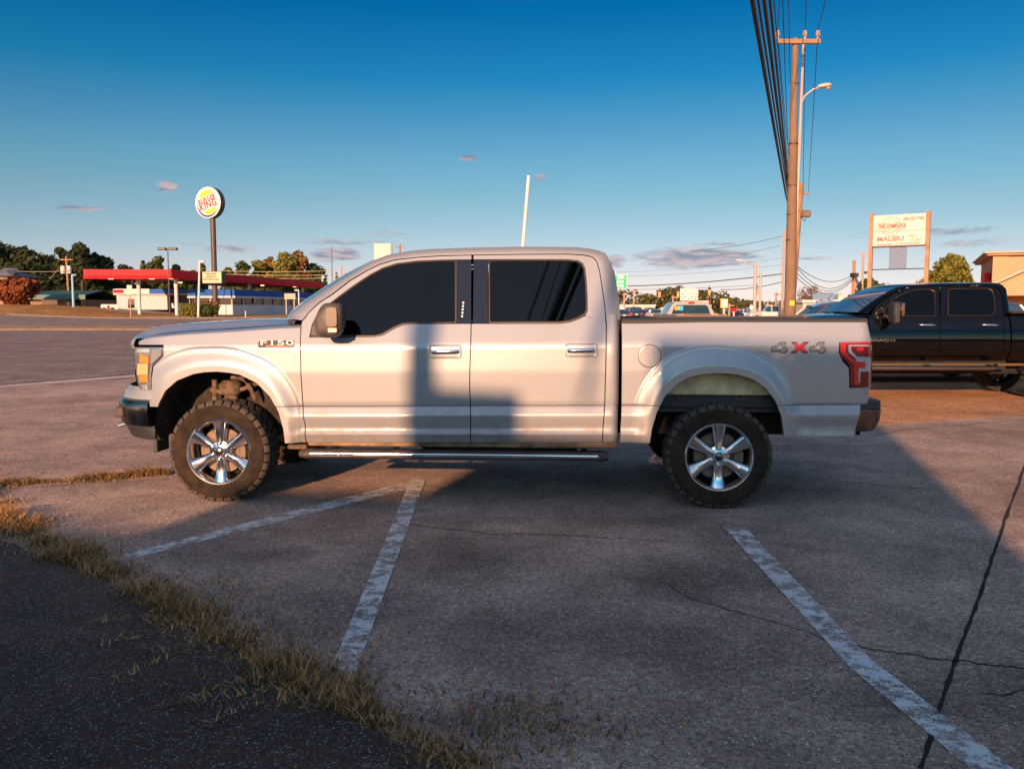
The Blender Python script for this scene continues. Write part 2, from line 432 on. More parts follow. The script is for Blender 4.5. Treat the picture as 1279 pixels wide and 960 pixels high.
seamM = Xof([(588.5, 400), (588, 430), (587, 455), (586.6, 480), (587.5, 520), (588, 556)])
seamR = Xof([(757.4, 398), (757.2, 421), (757, 440), (756.3, 470), (755.2, 507), (753.5, 530), (752, 556)])
gB = xgt(500, 552)[1]
GAP = .0036
# fender
mb = MB()
hlR = Xof([(204.5, 430), (204.5, 444), (192, 457), (189.5, 475), (189.5, 487), (189, 500), (189, 515)])
top_fender = Gof([(172, 427), (180, 423.5), (193, 421.5), (230, 418), (290, 414.5), (340, 411), (378, 409)])
patch(mb, hlR, lambda g: seamF(g) - GAP, lambda x: max(.003, FA.top(x) if FA.x0 < x < FA.x1 else .003), K(G33), 110, 44, 'LRB')
patch(mb, K(xgt(173, 430)[0]), lambda g: seamF(g) - GAP, K(G33), lambda x: max(G33 + .02, top_fender(x)), 90, 8, 'LR')
# rounding shoulder towards the hood gap
P = []
for i in range(91):
    x = lerp(xgt(173, 430)[0], seamF(.5) - GAP, i / 90); g = max(G33 + .02, top_fender(x)); z = g + zg(x); y = lat(x, z)
    row = [(x, y, z)]
    for k in range(1, 7):
        a = k / 6; row.append((x + .05 * a * sstep(-.3, -.75, x), y + (max(.15, y + .02) - y) * a, z + .022 * (1 - (1 - a) ** 2)))
    row.append((row[-1][0], row[-1][1], z - .01)); P.append(row)
mb.quad_grid(P)
FTOP = [r[6] for r in P]
for g0, g1 in ((-.0022, -.008), (-.008, -.07), (-.07, -.08), (-.08, -.17), (-.17, -.21), (-.21, gB)):
    patch(mb, lambda g: FA.xR(g), lambda g: seamF(g) - GAP, K(g1), K(g0), 16, 4, 'LR' + ('B' if g1 == gB else 'T' if g0 == -.0022 else ''), depth=.02)
fender = part(mb, 'front_fender', paint, both=True)
# doors
def door(name, xl, xr, sill):
    mb = MB()
    patch(mb, xl, xr, K(.0022), K(.43), 60, 20, 'LRB', depth=.02)
    patch(mb, xl, xr, K(.43), K(.46), 60, 2, 'LR')
    patch(mb, xl, xr, K(.46), sill, 60, 10, 'LRT')
    for g0, g1 in ((-.0022, -.008), (-.008, -.07), (-.07, -.08), (-.08, -.17), (-.17, -.185), (-.185, -.21), (-.21, gB)):
        patch(mb, xl, xr, K(g1), K(g0), 60, 4, 'LR' + ('B' if g1 == gB else 'T' if g0 == -.0022 else ''), depth=.02)
    return mb
def strip(mb, A, B, n, m=3, latB=None, edgeA=True, edgeB=True, bow=0.0):
    """loft between two picture polylines lying on the skin"""
    def res(P, n):
        L = [0]
        for a, b in zip(P, P[1:]): L.append(L[-1] + (Vector(a) - Vector(b)).length)
        f = [interp(list(zip(L, [p[k] for p in P]))) for k in range(3)]
        return [Vector((f[0](t), f[1](t), f[2](t))) for t in [L[-1] * i / n for i in range(n + 1)]]
    # resample by pair index so that pairs stay matched
    rows = []
    for i in range(len(A) - 1):
        k = max(1, n // (len(A) - 1))
        for q in range(k): 
            t = q / k; rows.append((A[i].lerp(A[i + 1], t), B[i].lerp(B[i + 1], t)))
    rows.append((A[-1], B[-1])); P = []
    for a, b in rows:
        r = []
        if edgeA: r.append(a + Vector((0, .03, 0)))
        for j in range(m + 1):
            t = j / m; p = a.lerp(b, t); p = p + Vector((0, -bow * sin(pi * t), 0)); r.append(p)
        if edgeB: r.append(b + Vector((0, .03, 0)))
        P.append(r)
    mb.quad_grid(P); return P
def onp(pts): return [hit(*p) for p in pts]
SEAM = [(377, 400), (381.6, 395), (385, 390), (398.3, 377.5), (415, 366.7), (436, 350.3), (458.8, 337), (473.8, 329.7), (492.5, 324), (520.7, 320.9), (548.8, 319), (590, 318),
        (653.8, 317), (710, 316.8), (728.8, 317.8), (740, 320.4), (745.7, 325.6), (749.5, 338.8), (753, 361), (756, 384), (757.4, 402.5)]
SIL = [(361, 397), (362.5, 396), (366, 391), (380, 379.4), (400, 366), (424, 350), (447, 336), (463, 326.5), (484, 318.5), (511, 313.4), (539.4, 311), (590, 309.3),
       (655, 308), (722, 308.8), (738, 310.8), (748, 313), (756, 316), (764, 329), (768.5, 351), (773.2, 376), (774.7, 399)]
WF_OUT = [(375.6, 421.5), (377.3, 402), (382.3, 396.2), (386, 390.7), (399, 378.7), (416, 367.9), (437, 351.5), (459.5, 338), (474.3, 330.9), (493, 325.2), (521, 322), (549, 320.2), (588.6, 319.1)]
WF_IN = [(386, 421.5), (389.5, 405), (396, 392), (404, 384.5), (413, 377.5), (424, 368.8), (443, 355), (463, 342), (478, 334), (495, 328.6), (521, 325.3), (549, 324.3), (588.6, 323.8)]
WR_OUT = [(591.6, 319.1), (653.8, 318.2), (710, 318), (728.4, 319), (739.3, 321.4), (744.7, 326.3), (748.4, 339), (751.9, 361), (754.9, 384), (756.2, 404.3)]
WR_IN = [(591.6, 323.8), (653.8, 323.5), (708, 323.6), (722, 325), (728, 328.5), (731, 335), (733, 352), (734, 371), (734.2, 388), (731, 394)]
sillF = Gof([(376, 421.5), (386, 421.5), (468, 421), (478, 419), (492, 411), (503, 406.2), (515, 404.7), (588, 404.5)])
mb = door('front_door', lambda g: seamF(g) + GAP, lambda g: seamM(g) - GAP, sillF)
strip(mb, onp(WF_OUT), onp(WF_IN), 48, 3)
fdoor = part(mb, 'front_door', paint)
sillR = Gof([(588, 404.5), (700, 404.3), (718, 400.5), (731, 394), (738, 394), (757, 398)])
sillR = Gof([(588, 404.5), (700, 404.3), (712, 402.5), (722, 399), (731, 394.5), (757, 404.4)])
mb = door('rear_door', lambda g: seamM(g) + GAP, lambda g: seamR(g) - GAP, sillR)
strip(mb, onp(WR_OUT), onp(WR_IN), 40, 3)
rdoor = part(mb, 'rear_door', paint)
def poly_panel(pts, off, th):
    mb = MB(); P = [hit(*p, off) for p in pts]; Q = [p + Vector((0, th, 0)) for p in P]
    mb.face(P); mb.face(Q, flip=True)
    for i in range(len(P)): j = (i + 1) % len(P); mb.face([P[i], Q[i], Q[j], P[j]])
    return mb
# glass, seals, black pillar covers
GF = [(388, 418.8), (391, 406), (397.5, 394), (405, 386), (414, 379), (425, 370.5), (444, 356.7), (463.5, 343.8), (478.5, 336), (495.5, 330.6), (521, 327.3), (549, 326.2), (568.5, 325.8), (568.5, 402), (515, 402.2),
      (502, 403.7), (491, 408.4), (477, 416.3), (468, 418.6)]
GR = [(612, 325.8), (653.8, 325.5), (707, 325.6), (720, 326.8), (726, 330), (729, 336), (731, 352), (731.8, 371), (732, 387), (729.5, 391.5), (721, 396.5), (711.5, 399.8), (700, 401.6), (612, 401.8)]
def seal(gl, w=1.15):
    cx = sum(p[0] for p in gl) / len(gl); cy = sum(p[1] for p in gl) / len(gl); mb = MB(); n = len(gl)
    out, inn = [], []
    for i, p in enumerate(gl):
        a, b = gl[i - 1], gl[(i + 1) % n]; tx, ty = b[0] - a[0], b[1] - a[1]; L = hypot(tx, ty); nx, ny = ty / L, -tx / L
        if nx * (p[0] - cx) + ny * (p[1] - cy) < 0: nx, ny = -nx, -ny
        out.append(hit(p[0] + nx * w * 1.7, p[1] + ny * w * 1.7, -.002)); inn.append(hit(p[0] - nx * w * .4, p[1] - ny * w * .4, .004))
    P = [[o_ + Vector((0, .02, 0)), o_, o_.lerp(i_, .5) + Vector((0, -.004, 0)), i_, i_ + Vector((0, .02, 0))] for o_, i_ in zip(out, inn)]
    mb.quad_grid(P, closed_u=True); return mb
for d_, gl, pil in ((fdoor, GF, [(571, 323.9), (588.6, 323.9), (588.2, 404.3), (571, 404.3)]), (rdoor, GR, [(591.6, 323.9), (609.5, 323.9), (609.5, 404.3), (590.8, 404.3)])):
    part(poly_panel(gl, .006, .006), 'window_glass', tint, d_, angle=20)
    part(seal(gl), 'window_seal', mat('window_seal', (.06, .045, .035), rough=.45), d_)
    part(poly_panel(pil, .001, .01), 'pillar_cover', black_gloss, d_, angle=20)
pad = MB(); p = hit(578.5, 398)
kp = poly_panel([(576, 374.5), (580.5, 374.5), (579.5, 400), (574.5, 400)], -.001, .004); part(kp, 'keypad', black_gloss, fdoor)
for k in range(5):
    px, py = 578.6 - k * .35, 378 + k * 4.2
    part(poly_panel([(px - 1.1, py - 1.3), (px + 1.1, py - 1.3), (px + 1.1, py + 1.3), (px - 1.1, py + 1.3)], -.004, .003), 'keypad_button', mat('button_white', (.6, .6, .6), rough=.4), fdoor)
# door handles: recessed plate, cup and chrome bar
def rrect(cx, cy, w, h, r, n=4):
    P = []
    for (sx, sy, a0) in ((1, -1, -pi / 2), (1, 1, 0), (-1, 1, pi / 2), (-1, -1, pi)):
        for k in range(n + 1):
            a = a0 + pi / 2 * k / n; P.append((cx + sx * (w / 2 - r) + r * cos(a), cy + sy * (h / 2 - r) + r * sin(a)))
    return P
for d_, cx, cy in ((fdoor, 556, 439), (rdoor, 726, 437.3)):
    P0, P1, P2, P3 = [rrect(cx, cy, w, h, r) for w, h, r in ((41, 17.5, 4), (39.4, 16, 3.6), (37, 13.6, 3), (35, 12, 2.6))]
    mb = MB(); rows = [[hit(*p, o_) for p in P] for P, o_ in ((P0, .002), (P0, -.004), (P1, -.005), (P2, -.001), (P3, -.0015))]
    mb.quad_grid([[r[i] for r in rows] for i in range(len(P0))], closed_u=True)
    mb.face(rows[-1]); part(mb, 'handle_plate', paint, d_)
    mb = MB(); cup = [rrect(cx - 1, cy + .5, w, h, r) for w, h, r in ((17.5, 11.5, 4.5), (15.8, 10, 4), (12, 6.5, 3))]
    rows = [[hit(*p, o_) for p in P] for P, o_ in zip(cup, (-.0022, .002, .010))]
    mb.quad_grid([[r[i] for r in rows] for i in range(len(cup[0]))], closed_u=True); mb.face(rows[-1])
    part(mb, 'handle_cup', mat('handle_cup', (.42, .36, .30), rough=.35, metal=.4), d_)
    h_ = MB(); a, b = hit(cx - 17.3, cy + .4, -.022), hit(cx + 16.5, cy - .2, -.022)
    P = []
    for i in range(13):
        t = i / 12; c_ = a.lerp(b, t); e = abs(t - .5) * 2; ry = .0125 * (1 - .35 * e ** 4); rz = .0165 * (1 - .12 * e ** 6)
        P.append([c_ + Vector((0, ry * cos(k * pi / 6) + .008 * e ** 3, rz * sin(k * pi / 6))) for k in range(12)])
    h_.quad_grid(P, closed_v=True, flip=True); h_.face(P[0]); h_.face(P[-1])
    for t in (.06, .94):
        q = a.lerp(b, t); h_.box(q.x - .014, q.x + .014, q.y, q.y + .028, q.z - .013, q.z + .013, c=.004)
    part(h_, 'door_handle', chrome, d_)
mirror_part(fdoor); mirror_part(rdoor)
# roof rail and pillars around the doors (one continuous pressing)
mb = MB()
A = onp([(x, y) for x, y in SEAM]); B = []
for (px, py), a in zip(SIL, A):
    y = a.y + .075; x, z = tr(px, py, y); B.append(Vector((x, y, z)))
P = []
k = 5
for i in range(len(A) - 1):
    for q in range(k):
        t = q / k; a, b = A[i].lerp(A[i + 1], t), B[i].lerp(B[i + 1], t); P.append((a, b))
P.append((A[-1], B[-1])); G = []
for a, b in P:
    r = [a + Vector((0, .03, 0))]
    for j in range(8):
        t = j / 7; p = a.lerp(b, t); p = p + Vector((0, -.020 * sin(pi * t * .9), 0)); r.append(p)
    G.append(r)
mb.quad_grid(G)
ROOFLINE = [b for a, b in P]
# strip below the belt behind the rear door down to the sill, turning into the cab back
back = []
for g in [.0 + .02 * i for i in range(0, 37)]:
    pass
for gi in (.66, .6, .54, .46, .43, .35, .25, .15, .05, .004, -.003, -.008, -.07, -.08, -.125, -.17, -.185, -.21, -.24, gB):
    xa = seamR(gi) + GAP; xb = tr(773.2, 450, .10)[0] if gi > .0 else tr(771.5, 530, .10)[0]
    row = []
    for t in (0, .25, .5, .62, .74, .86, .95, 1.0):
        x = lerp(xa, xb, t); z = gi + zg(x); yy = lat(x, z) + .062 * max(0, (t - .5) / .5) ** 2.2; row.append((x, yy, z))
    row.insert(0, (row[0][0], row[0][1] + .03, row[0][2])); row.append((xb + .002, .2, z)); back.append(row)
mb.quad_grid(back)
cabside = part(mb, 'cab_frame', paint, both=True)
# windscreen, roof, cab back between the two roof lines
hdr = min(range(len(ROOFLINE)), key=lambda i: abs(ROOFLINE[i].x - tr(492, 317, .3)[0]))
rear_i = min(range(len(ROOFLINE)), key=lambda i: (ROOFLINE[i] - Vector((tr(757, 317, .3)[0], ROOFLINE[i].y, tr(757, 317, .3)[1]))).length)
def across(i0, i1, bx, bz, inset=0.0, n=16, lift=0.0):
    G = []
    for i in range(i0, i1 + 1):
        p = ROOFLINE[i]; row = []; t_ = (i - i0) / max(1, i1 - i0)
        for j in range(n + 1):
            y = lerp(p.y + inset, 2 * HW - p.y - inset, j / n); c = 1 - ((y - HW) / (HW - p.y)) ** 2
            row.append((p.x + bx(t_) * c, y, p.z + bz(t_) * c + lift))
        G.append(row)
    return G
mb = MB(); mb.quad_grid(across(2, hdr, lambda t: -.19 * (1 - t ** 4), lambda t: .018 + .005 * t, n=20)); part(mb, 'windscreen', wglass)
mb = MB(); mb.quad_grid(across(hdr, rear_i, lambda t: 0, lambda t: .023, n=20)); part(mb, 'roof', paint)
mb = MB(); G = across(rear_i, len(ROOFLINE) - 1, lambda t: 0, lambda t: .023 * (1 - t), n=20); xb = G[-1][0][0]
G.append([(q[0], q[1], .55) for q in G[-1]]); mb.quad_grid(G); cb = part(mb, 'cab_back', paint)
mb = MB(); xz = interp([(p.z, p.x) for p in ROOFLINE[rear_i:]]); rw = rrect(HW, 1.60, 1.25, .32, .06)
A_ = [(xz(z) + .012, y, z) for y, z in rw]; B_ = [(xz(z) - .02, y, z) for y, z in rw]; mb.face(A_); mb.quad_grid([A_, B_], closed_v=True); part(mb, 'rear_window', tint, cb)
# hood
xfY = lambda y: XF - LF * (1 - max(0, 1 - (y - .04) / .94) ** NF) ** (1 / NF)
cowl = tr(362, 396, .2)[0]
HT = []
for px, py, y in ((168.5, 428, .45), (170, 423, .45), (173, 418.5, .45), (178, 415, .45), (184, 412.7, .5), (192, 410.5, .6), (205, 407.8, .75), (220, 405.5, .9), (260, 401.5, .98), (300, 398.8, .98), (340, 396.6, .98), (362, 396, .98)):
    x, z = tr(px, py, y); x = x + (xfY(.98) - xfY(y)) * max(0, 1 - (x - xfY(y)) / 1.2); HT.append((x, z))
HZ = interp(HT); fz = interp([(p[0], p[2]) for p in FTOP])
def hood_pt(u, v):
    y = lerp(.158, HW, v); x0 = max(xfY(y) + .015, xfY(.25)) if y < .25 else xfY(y) + .015
    xc = cowl - .10 * (1 - ((y - HW) / .82) ** 2) + .04
    x = lerp(x0, xc, u); xs = lerp(HT[0][0], cowl, u); zc = HZ(xs)
    zf = fz(x) + (.004 if u > .1 else 0); e = 1 - (1 - min(1, (y - .158) / .82)) ** 2
    w = sstep(.155, .42, y)
    z = lerp(min(zf, zc - .002), zc - .03 * (1 - e) , w)
    return (x, y, z)
us = [0, .006, .015, .03, .05, .08, .12] + [.16 + .84 * i / 30 for i in range(31)]
G = [[hood_pt(u, v) for v in [j / 16 for j in range(17)]] for u in us]
G = [[(p[0], p[1], p[2]) for p in r] + [(p[0], 2 * HW - p[1], p[2]) for p in r[-2::-1]] for r in G]
G = [[(p[0] + .01, p[1], p[2] - .03) for p in G[0]]] + G
mb = MB(); mb.quad_grid(G); part(mb, 'hood', paint)
# cowl / wiper tray and one wiper
mb = MB(); mb.box(cowl - .06, cowl + .10, .16, 2 * HW - .16, 1.24, 1.318, c=.01); part(mb, 'cowl_panel', dark_plastic)
# bed side
mb = MB()
xb0 = Xof([(776.5, 400), (776.5, 507), (775.5, 530), (774.5, 556)])
bedR = Xof([(1082, 400), (1087.5, 424), (1087.5, 428)])
gTop = Gof([(776, 402.5), (1082, 402.5)])
G27 = xgt(1060, 427.5)[1]
# leave the tail light corner open: body ends at px 1047 between the light's top and bottom
G84 = xgt(1060, 484.5)[1]
patch(mb, xb0, Xof([(1047.5, 420), (1047.5, 440), (1053, 452), (1060, 459), (1061, 490)]), lambda x: (max(.0022, RA.top(x)) if RA.x0 < x < RA.x1 else .0022), K(G27), 170, 50, 'LB')
patch(mb, Xof([(1061, 484), (1061, 507)]), Xof([(1088, 484.5), (1084.5, 503), (1084.5, 507)]), K(.0022), K(G84), 14, 10, 'RTB')
patch(mb, xb0, lambda x_: bedR(x_), K(G27), K(.455), 120, 4, 'LR')
patch(mb, xb0, lambda x_: bedR(x_), K(.455), gTop, 120, 10, 'LRT')
for g0, g1 in ((-.0022, -.008), (-.008, -.07), (-.07, -.08), (-.08, -.17), (-.17, -.185), (-.185, -.21), (-.21, xgt(790, 552)[1])):
    patch(mb, xb0, lambda g: RA.xL(g), K(g1), K(g0), 16, 4, 'LR' + ('B' if g0 == -.21 else 'T' if g0 == -.0022 else ''))
for g0, g1 in ((-.0022, -.008), (-.008, -.07), (-.07, -.08), (-.08, xgt(1000, 544)[1])):
    patch(mb, lambda g: RA.xR(g), Xof([(1078, 500), (1074.5, 508), (1068, 541), (1067, 548)]), K(g1), K(g0), 30, 5, 'LR' + ('B' if g0 == -.08 else 'T' if g0 == -.0022 else ''))
bed = part(mb, 'bed_side', paint)
# fuel door: thin round lid with a dark gap ring
def disc(cx, cy, r, off, n=40): return [hit(cx + r * cos(2 * pi * i / n), cy + r * sin(2 * pi * i / n), off) for i in range(n)]
mb = MB(); R = [disc(811.5, 444.5, r, o_) for r, o_ in ((14.9, .001), (14.8, -.0012), (14.0, -.0012), (13.9, .001))]; mb.quad_grid([[q[i] for q in R] for i in range(40)], closed_u=True)
part(mb, 'fuel_door_gap', decal_black, bed)
mb = MB(); R = [disc(811.5, 444.5, r, o_) for r, o_ in ((13.9, .002), (13.8, -.0022), (13.0, -.003), (8, -.003), (.5, -.003))]; mb.quad_grid([[q[i] for q in R] for i in range(40)], closed_u=True)
fd = part(mb, 'fuel_door', paint, bed, angle=8)
# emblem 4x4 (three flat stickers)
four = [(-11.5, 4), (-11.5, 1.6), (1.5, -6.3), (6.8, -6.3), (6.8, 2), (9.2, 2), (9.2, 5), (6.8, 5), (6.8, 7.3), (1.2, 7.3), (1.2, 5), (-11.5, 5)]
hole = [(-5.6, 1.9), (1.2, -2.4), (1.2, 1.9)]
def sticker(pts, cx, cy, s, off, m, name='badge_face', th=.001):
    part(poly_panel([(cx + x * s, cy + y * s) for x, y in pts], off, th), name, m, bed, angle=10)
four_b = [(-12.5, 5.2), (-12.5, 1), (1, -7.4), (8, -7.4), (8, 1.2), (10.4, 1.2), (10.4, 6), (8, 6), (8, 8.2), (0, 8.2), (0, 6), (-12.5, 6)]
for cx in (974.5, 1022.5):
    sticker(four_b, cx, 433.7, .92, -.002, decal_black)
    sticker(four, cx, 433.5, .9, -.0035, decal_grey)
    sticker(hole, cx, 433.5, .9, -.0050, mat('decal_light', (.55, .53, .50), rough=.4))
xs = [(-10.5, -5.8), (-4, -5.8), (0, -2.2), (4, -5.8), (10.8, -5.8), (4, 0.3), (10.5, 6.4), (3.8, 6.4), (-.2, 2.9), (-4.2, 6.4), (-11, 6.4), (-4, .3)]
sticker([(x * 1.12, y * 1.18) for x, y in xs], 999, 433.6, .98, -.002, decal_black); sticker(xs, 999, 433.5, .86, -.0035, decal_red)
mirror_part(bed)
# bed rail cap, tailgate, bed floor and front wall
mb = MB()
a = hit(777, 402); b = hit(1083, 402)
rail = [(-.006, -.012), (-.008, .012), (.0, .024), (.03, .030), (.075, .030), (.085, .0), (.085, -.02)]
P = []
for i in range(21):
    c_ = a.lerp(b, i / 20); P.append([(c_.x, c_.y + y, c_.z + z) for y, z in rail])
mb.quad_grid(P); mb.face(P[0]); mb.face(P[-1]); part(mb, 'bed_rail_cap', dark_plastic, both=True)
zr = a.z
mb = MB(); mb.box(a.x + .02, b.x - .02, .17, .20, .72, zr + .01); mb.box(a.x + .02, a.x + .05, .2, 2 * HW - .2, .72, zr); mb.box(a.x + .02, b.x - .02, .17, 2 * HW - .17, .70, .74)
mb.box(a.x + .02, b.x - .02, 2 * HW - .2, 2 * HW - .17, .72, zr + .01); part(mb, 'bed_liner', dark_plastic, smooth=False)
mb = MB(); xt = XE - .01
P = []
for z, dx in ((zg(xt) + .0, -.02), (zg(xt) + .01, .0), (zg(xt) + .25, .005), (zr - .08, -.01), (zr - .01, -.035), (zr + .012, -.06), (zr + .012, -.11)):
    P.append([(xt + dx + (.012 if abs(y - HW) < .75 else 0), y, z) for y in [.17 + (2 * HW - .34) * j / 20 for j in range(21)]])
mb.quad_grid(P); part(mb, 'tailgate', paint)
# tail light: C shaped red body with clear and dark red blocks
def px_patch(mb, rowsL, rowsR, nu, off, edges=True, dep=.03):
    P = []
    for (l, r) in zip(rowsL, rowsR):
        row = [hit(lerp(l[0], r[0], i / nu), lerp(l[1], r[1], i / nu), off) for i in range(nu + 1)]
        P.append([row[0] + Vector((0, dep, 0))] + row + [row[-1] + Vector((0, dep, 0))])
    P = [[q + Vector((0, dep, 0)) for q in P[0]]] + P + [[q + Vector((0, dep, 0)) for q in P[-1]]]
    mb.quad_grid(P)
L_ = [(1048.5, 427.5), (1048.5, 436), (1049.5, 442), (1054, 449), (1061, 456), (1062, 462), (1062, 480), (1064, 483.8)]
R_ = [(1087.7, 426.5), (1089.5, 436), (1090.3, 442), (1090, 449), (1089.7, 456), (1089.3, 462), (1088.2, 480), (1087.3, 482.5)]
mb = MB(); px_patch(mb, L_, R_, 10, -.006); tl = part(mb, 'tail_light', dark_red)
mb = MB(); px_patch(mb, [(1060, 430.5), (1060, 440), (1069, 448), (1072, 456), (1072, 478)], [(1088, 430.5), (1089.7, 440), (1089.6, 448), (1089.2, 456), (1088, 478)], 8, -.009); part(mb, 'clear_lens', white_lens, tl)
mb = MB(); px_patch(mb, [(1050.3, 429.5), (1050.3, 440), (1058, 448.5), (1067, 455.5), (1067, 480)], [(1056.5, 429.5), (1056.5, 440), (1063, 446), (1072.5, 452.5), (1072.5, 480)], 4, -.0115); part(mb, 'light_strip', red_bright, tl)
mb = MB(); px_patch(mb, [(1069, 451.5), (1069, 459.5)], [(1081, 451.5), (1081, 459.5)], 4, -.012); part(mb, 'light_strip', red_bright, tl)
mb = MB(); px_patch(mb, [(1063, 432.5), (1063.5, 438), (1071, 445.5)], [(1089, 432.5), (1090, 438), (1089.8, 445.5)], 8, -.012); part(mb, 'brake_lens', dark_red, tl)
mb = MB(); px_patch(mb, [(1070.5, 433.7), (1070.5, 438)], [(1078.5, 433.7), (1078.5, 438)], 4, -.0135); part(mb, 'brake_bulb', red_bright, tl)
mb = MB(); px_patch(mb, [(1075, 464), (1074.5, 478)], [(1088.7, 464), (1087.9, 478)], 5, -.012); part(mb, 'reverse_lens', dark_red, tl)
mb = MB(); px_patch(mb, [(1050, 428), (1050, 429.6)], [(1087.4, 427), (1087.6, 429)], 6, -.0115); part(mb, 'light_strip', red_lens, tl)
mirror_part(tl)
# rear bumper
zt, zb = zg(XE) + .02, zg(XE) - .205
def bump_plan(x_end, r=.12, y0=.055, n=8):
    P = [(x_end - .27, y0)]
    for i in range(n + 1):
        a = pi / 2 * i / n; P.append((x_end - r + r * sin(a), y0 + r * .8 - r * .8 * cos(a)))
    P += [(x_end + .01, HW)]
    return P + [(x, 2 * HW - y) for x, y in P[-2::-1]]
XB = tr(1099.5, 520, .14)[0]
def bumper(prof, name, m):
    mb = MB(); pl = bump_plan(XB); G = []
    for dx, z in prof:
        G.append([(x + dx * (1 if i else 0), y + (-dx if y < .3 else dx if y > 1.66 else 0) * .6, z) for i, (x, y) in enumerate(pl)])
    mb.quad_grid(G); return part(mb, name, m)
bumper([(-.12, zt), (-.01, zt), (0, zt - .01), (0, zt - .055), (-.008, zt - .06)], 'bumper_step_pad', dark_plastic)
bumper([(-.004, zt - .058), (.002, zt - .064), (-.002, zt - .14), (-.03, zb + .01), (-.05, zb), (-.12, zb)], 'rear_bumper', chrome_dull)
mb = MB(); mb.box(XE - .62, XE - .12, .09, .16, zb + .03, zb + .06); part(mb, 'hitch_rail', under, smooth=False)
# front: headlight, grille, bumper, valance
hl_rows = [(433.5, 168.6, 203.2), (435, 168.4, 203.4), (443, 168.0, 203.4), (447, 168.2, 199.5), (457, 169, 190.2), (466, 170, 189), (478, 172, 188.8), (486, 175, 188)]
mb = MB(); px_patch(mb, [(a_, y) for y, a_, b_ in hl_rows], [(b_, y) for y, a_, b_ in hl_rows], 14, .004); hl = part(mb, 'headlight', mat('lamp_inner', (.22, .22, .23), rough=.2, metal=.5, coat=1.0))
mb = MB(); px_patch(mb, [(188, 436.5), (188, 443), (188, 455)], [(201.3, 436.5), (201.3, 443), (189, 455)], 6, -.004); part(mb, 'side_lens', clear_lens, hl)
mb = MB(); px_patch(mb, [(171, 435.5), (170.5, 440)], [(187, 435.5), (187, 440)], 6, -.002); part(mb, 'running_light', clear_lens, hl)
mb = MB(); px_patch(mb, [(174.5, 441), (174.5, 452.5)], [(185.3, 446.5), (185.5, 453.5)], 5, -.004); part(mb, 'marker_lens', amber, hl)
mb = MB(); px_patch(mb, [(171.8, 454.3), (171.2, 468)], [(184.8, 454.3), (184.2, 468)], 6, -.008); part(mb, 'turn_lens', mat('turn_lens', (1.0, .42, .16), rough=.3, coat=1.0, emit=0), hl)
mb = MB(); px_patch(mb, [(173.5, 469.3), (174.5, 477)], [(184.3, 469.3), (184.6, 477)], 5, -.004); part(mb, 'marker_lens', amber, hl)
mb = MB(); px_patch(mb, [(176, 480), (178, 486)], [(184, 480), (183.5, 486)], 5, -.002); part(mb, 'reflector', clear_lens, hl)
mirror_part(hl)
def front_plan(off, n=26, y0=.04):
    P = []
    for i in range(n + 1):
        y = y0 + (HW - y0) * (i / n) ** 1.6; P.append((xfY(max(.0401, y)) - off, y))
    return P + [(x, 2 * HW - y) for x, y in P[-2::-1]]
z_hl = hit(178, 434).z; z_hb = hit(180, 487).z
mb = MB(); fp = [p for p in front_plan(-.05) if .44 < p[1] < 2 * HW - .44]
mb.quad_grid([[(x - d, y, z) for x, y in fp] for d, z in ((0, z_hl + .01), (.02, z_hl), (.02, z_hb), (0, z_hb - .02))]); gr = part(mb, 'grille', dark_plastic)
for zc in (.30, .70):      # two thick chrome-edged bars, the dark knobs beside the lamp in the photo
    z = lerp(z_hl, z_hb, zc); mb = MB(); fp2 = [p for p in front_plan(-.05) if .46 < p[1] < 2 * HW - .46]
    mb.quad_grid([[(x - d, y, z + dz) for x, y in fp2] for d, dz in ((.0, .045), (.022, .04), (.028, .0), (.022, -.04), (.0, -.045))]); part(mb, 'grille_bar', chrome_dull, gr)
for k in range(7):
    z = lerp(z_hl, z_hb, (k + .5) / 7); mb = MB(); fp2 = [p for p in front_plan(-.05) if .46 < p[1] < 2 * HW - .46]
    mb.quad_grid([[(x - d, y, z + dz) for x, y in fp2] for d, dz in ((.02, .008), (.032, .0), (.02, -.008))]); part(mb, 'grille_slat', chrome_dull, gr)
zb1, zb2 = hit(190, 500).z, hit(185, 487).z
mb = MB(); fp = front_plan(.0, y0=.045)
def offp(d, y0=.045): return [(x - d, y - (d * .35 if y < HW else -d * .35) * (1 if abs(y - HW) > .6 else 0)) for x, y in front_plan(.0, y0=y0)]
G = []
for d, z in ((-.005, zb2 + .02), (.012, zb2), (.03, zb2 - .02), (.045, zb1 + .005), (.035, zb1 - .004)):
    G.append([(x, y, z) for x, y in offp(d)])
G = [[p for p in r] for r in G]
mb.quad_grid(G)
patch(mb, Xof([(187, 485), (187, 507)]), lambda g: FA.xL(g), lambda x: xgt(192, 500)[1], K(.0028), 6, 4, 'R')
part(mb, 'bumper_cover', paint)
zb3, zb4, zb5 = hit(185, 503).z, hit(185, 532).z, hit(190, 551).z
mb = MB(); mb.quad_grid([[(x, y, z) for x, y in offp(d)] for d, z in ((.02, zb1 - .0), (.062, zb1 - .012), (.075, zb1 - .03), (.080, (zb1 + zb4) / 2), (.066, zb4), (.03, zb4 - .015), (.0, zb4 - .02))])
fb = part(mb, 'front_bumper', mat('bumper_chrome', (.17, .155, .14), rough=.16, metal=1.0, var=.35, vscale=7))
mb = MB(); mb.quad_grid([[(x, y, z) for x, y in offp(d)] for d, z in ((.03, zb4 - .005), (.04, zb4 - .02), (.0, zb5 + .01), (-.03, zb5))]); part(mb, 'valance', dark_plastic)
